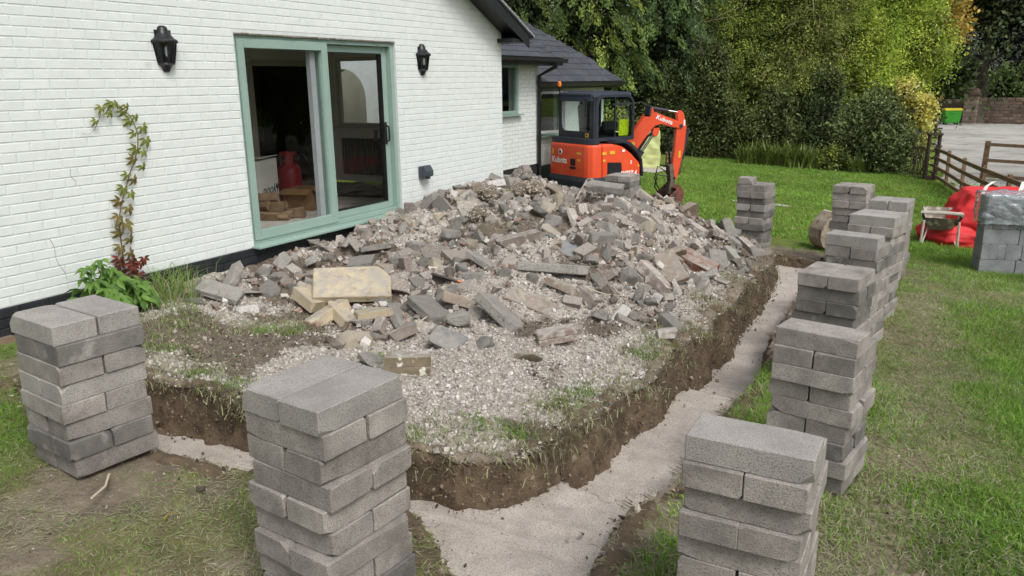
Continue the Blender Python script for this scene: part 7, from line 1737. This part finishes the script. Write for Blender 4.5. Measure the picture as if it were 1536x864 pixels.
Of = rr(CY0+.062, CY1-.062, CZ0, CZ1-.03, .03, .03, .06, .06); If = rr(CY0+.11, CY1-.11, CZ0+.1, CZ1-.1, .05, .05, .05, .05)
ring(cab, Of, If, 'x', CX1-.06, CX1-.01)
cab.box((-.08, CY0+.03, 1.98), (.03, .04, .86)); cab.box((.14, CY0+.03, 2.22), (.6, .035, .035)); cab.box((-.1, CY1-.03, 1.98), (.05, .04, .86))
cabo = part(cab, 'cab_frame', M_dk, bevel=.006)
poly_pane(Ir, 'x', CX0+.02, cabo); poly_pane(Is, 'y', CY0+.025, cabo); poly_pane(Is, 'y', CY1-.025, cabo); poly_pane(If, 'x', CX1-.03, cabo)
f = MB(); f.prism(rr(CX0-.03, CX1-.08, CZ1-.05, CZ1+.05, .02, .02, .05, .05), 'y', CY0+.03, CY1-.03); f.prism([(-.1, CZ1+.04), (-.1, CZ1+.07), (-.62, CZ1+.07), (-.64, CZ1+.04)], 'y', CY0+.15, CY1-.15); part(f, 'roof', mat('roof_panel', srgb(66, 72, 84), srgb(74, 80, 92), rough=.35), bevel=.015)
f = MB(); f.prism([(CY0+.02, CZ1-.12), (CY1-.02, CZ1-.12), (CY1-.05, CZ1+.0), (CY0+.05, CZ1+.0)], 'x', CX0-.03, CX0-.002); part(f, 'rear_visor', bpy.data.materials['roof_panel'], bevel=.01)
f = MB(); f.box((-.1, .03, 1.56), (1.2, 1.0, .04)); part(f, 'cab_floor', M_dk)
st = MB(); st.bbox((-.20, .05, 1.72), (.46, .46, .14), .05); st.bbox((-.42, .05, 1.98), (.14, .44, .50), .05, rot=(0, -.12, 0)); st.bbox((-.46, .05, 2.28), (.09, .26, .16), .03); part(st, 'seat', mat('seat_cloth', srgb(52, 52, 54), srgb(66, 66, 68), rough=.8, bump=.2), bevel=.01)
f = MB(); f.bbox((-.05, -.30, 1.80), (.4, .14, .20), .03); f.tube([(.1, -.3, 1.9), (.12, -.3, 2.08)], .014, 6); f.bbox((.12, -.3, 2.12), (.04, .04, .1), .012); f.tube([(.1, .38, 1.7), (.12, .38, 2.08)], .014, 6); f.bbox((.12, .38, 2.12), (.04, .04, .1), .012); part(f, 'control_levers', M_blackpl)
f = MB(); f.tube([(CX0-.03, CY1-.08, CZ1-.02), (CX0-.05, CY1-.08, CZ1+.14)], .015, 8); f.tube([(CX0-.05, CY1-.08, CZ1+.13), (CX0-.05, CY1-.08, CZ1+.16)], .055, 14); bc = part(f, 'beacon', M_blackpl)
f = MB(); f.lathe([(.045, 0), (.048, .045), (.038, .085), (.001, .10)], 14, Matrix.Translation((CX0-.05, CY1-.08, CZ1+.16))); part(f, 'beacon_lens', mat('amber_lens', srgb(230, 120, 40), srgb(240, 140, 60), rough=.2), bc, smooth=True)
f = MB(); f.tube([(CX0-.01, CY0+.22, CZ1-.06), (CX0-.04, CY0+.22, CZ1-.1), (CX0-.03, CY0+.23, 2.0)], .010, 6); f.bbox((CX0-.03, CY0+.22, CZ1-.08), (.04, .05, .05), .01); part(f, 'wiper', M_blackpl)
f = MB(); f.box((CX0-.004, CY0+.20, 1.655), (.004, .10, .075)); part(f, 'warning_label', M_lbl, cabo); f = MB(); f.box((CX0-.007, CY0+.20, 1.655), (.003, .05, .035)); part(f, 'label_symbol', M_blackpl, cabo)
f = MB(); f.tube([(.36, CY0-.02, 1.95), (.37, CY0-.05, 2.05), (.36, CY0-.02, 2.18)], .012, 6); f.tube([(.38, CY0-.02, 1.7), (.40, CY0-.05, 1.9), (.38, CY0-.02, 2.0)], .012, 6); part(f, 'grab_rail', M_blackpl, cabo)
f = MB(); f.tube([(.49, CY0+.02, 2.22), (.62, CY0-.06, 2.25), (.74, CY0-.12, 2.18)], .012, 6); f.bbox((.78, CY0-.13, 2.08), (.05, .16, .22), .02, rot=(0, .3, .3)); part(f, 'mirror', M_blackpl, cabo)
f = MB(); f.bbox((.46, CY0+.3, 2.36), (.06, .16, .10), .01); part(f, 'work_lamp', M_blackpl, cabo)
# boom, swung a little to the right
bx, by = .60, -.05; az = math.radians(-24); A_ = Vector((math.cos(az), math.sin(az), 0)); S_ = Vector((-A_.y, A_.x, 0))
MBm = Matrix(((A_.x*1.24, S_.x, 0, bx), (A_.y*1.24, S_.y, 0, by), (0, 0, 1, 0), (0, 0, 0, 1)))
def bprism(poly, w0, w1): return MB().prism(poly, 'y', w0, w1, MBm)
part(MB().tube([(bx, by, .5), (bx, by, 1.0)], .13, 14).bbox((bx+.02, by, .78), (.25, .28, .4), .03), 'swing_post', M_dk)
boom = part(bprism([(-.16, .86), (-.20, 1.02), (-.12, 1.16), (.42, 1.98), (.52, 2.05), (.64, 2.03), (1.14, 1.83), (1.18, 1.76), (1.12, 1.70), (.74, 1.80), (.63, 1.77), (.54, 1.68), (-.02, .86)], -.085, .085), 'boom', M_org, bevel=.012)
part(bprism([(.48, 2.03), (.47, 2.14), (.51, 2.17), (.56, 2.14), (.60, 2.04)], -.085, -.05), 'lug', M_org, boom, bevel=.006); part(bprism([(.48, 2.03), (.47, 2.14), (.51, 2.17), (.56, 2.14), (.60, 2.04)], .05, .085), 'lug', M_org, boom, bevel=.006)
part(bprism([(.60, 1.72), (.58, 1.60), (.64, 1.55), (.70, 1.60), (.72, 1.73)], -.07, .07), 'lug', M_org, boom, bevel=.006)
part(bprism([(-.13, .98), (-.08, 1.12), (-.01, 1.16), (.03, 1.08), (-.02, .98), (-.08, .94)], -.0875, .0875), 'boom_hole_dark', M_blackpl, boom)  # black plate stands in for the shade in the boom's hole
text_part('Kubota', 'lettering', .115, M_wht, boom, MBm @ frame_M((.80, -.0875, 1.885), (.93, 0, -.36), (.36, 0, .93)), .001, 0, .003)
for (u, z) in ((.20, 1.42), (.02, 1.26)): part(MB().box((u, -.087, z), (.06, .003, .08), MBm), 'warning_label', M_lbl, boom)
dip = part(bprism([(1.05, 2.02), (1.12, 2.07), (1.18, 2.02), (1.25, 1.74), (1.22, 1.30), (1.10, .70), (1.03, .66), (.97, .70), (1.03, 1.30), (1.05, 1.68), (1.09, 1.78)], -.062, .062), 'dipper_arm', M_org, bevel=.01)
part(MB().box((1.20, -.064, 1.82), (.03, .003, .12), MBm), 'white_label', M_wht, dip); part(MB().box((1.13, -.064, 1.2), (.04, .003, .14), MBm), 'warning_label', M_lbl, dip)
def ram(a, b, f_, r0, r1, y, name='hydraulic_ram'):
    a, b = Vector((a[0], y, a[1])), Vector((b[0], y, b[1])); m_ = a.lerp(b, f_)
    o = part(MB().tube([a, m_], r0, 12, True, MBm), name, M_dk, smooth=True); part(MB().tube([m_, b], r1, 10, True, MBm), 'piston_rod', M_steel, o, smooth=True)
ram((.53, 2.12), (1.12, 2.02), .62, .035, .02, 0); ram((.10, .78), (.62, 1.60), .6, .05, .026, 0); ram((1.30, 1.72), (1.16, .78), .66, .036, .02, 0)
for u_, z_, r_ in ((.52, 2.12, .025), (1.13, 1.76, .035), (1.03, .72, .03)): part(MB().tube([(u_, -.1, z_), (u_, .1, z_)], r_, 10, True, MBm), 'pivot_pin', M_dk)
h = MB()
for k, q in enumerate((-.05, .0, .05)):
    h.tube([(.04+.03*k, q, .9), (.24, q, 1.12), (.5, q, 1.55), (.66, q, 1.68)], .012, 6, True, MBm)
h.tube([(.98, .03, 1.7), (.90, .05, 1.45), (.96, .05, 1.2), (.98, .03, .9)], .014, 6, True, MBm); h.tube([(.98, -.03, 1.6), (.93, -.05, 1.3), (.97, -.03, .95)], .014, 6, True, MBm)
h.tube([(.98, .04, .80), (.76, .08, .95), (.70, .06, .70), (.80, .04, .45), (.98, .0, .5)], .014, 6, True, MBm); h.tube([(.97, -.04, .75), (.70, -.08, .80), (.66, -.06, .55), (.78, -.04, .38)], .014, 6, True, MBm)
part(h, 'hydraulic_hoses', M_blackpl, smooth=True)
part(bprism([(.92, .98), (1.0, 1.02), (1.06, .6), (1.02, .36), (.92, .40), (.96, .66)], -.10, .10), 'quick_hitch', mat('muddy_steel', srgb(88, 80, 70), srgb(116, 106, 94), scale=9, rough=.9, bump=.4), bevel=.008)
bk = MB(); P = [(1.06, .60), (1.14, .46), (1.12, .26), (.98, .12), (.78, .10), (.60, .16), (.60, .20), (.78, .155), (.95, .18), (1.06, .30), (1.06, .44), (.98, .54)]
bk.prism(P, 'y', -.34, .34, MBm); bk.prism([(1.05, .58), (1.12, .46), (1.10, .27), (.97, .13), (.62, .18), (.80, .34)], 'y', -.345, -.325, MBm); bk.prism([(1.05, .58), (1.12, .46), (1.10, .27), (.97, .13), (.62, .18), (.80, .34)], 'y', .325, .345, MBm)
bko = part(bk, 'bucket', M_rusty, bevel=.006)
for k in range(5): part(MB().bbox((.56, -.28+.14*k, .17), (.12, .05, .03), .006, MBm), 'tooth', M_dk, bko)
# jacket hanging in the cab window
jk = bmesh.new(); bmesh.ops.create_grid(jk, x_segments=12, y_segments=12, size=.5)
for v in jk.verts: c = v.co; v.co = Vector((c.x*.25*(1-.15*c.y), .02*mnoise.noise(Vector((c.x*8, c.y*3, 1)))+.01*math.sin(c.x*18), c.y*.30))
bmesh.ops.solidify(jk, geom=list(jk.faces), thickness=.012)
jm = fin(jk, 'hi_vis_vest', mat('lime_hi_vis', srgb(196, 214, 30), srgb(206, 222, 40), rough=.7))
o = link('hi_vis_vest', jm); o.matrix_world = Matrix.Translation((EX, EY, EZ)) @ Matrix.Rotation(math.radians(63), 4, 'Z') @ Matrix.Translation((.24, -.40, 1.78)); tag(o, 'lime yellow high visibility vest hanging inside the excavator cab', 'vest')
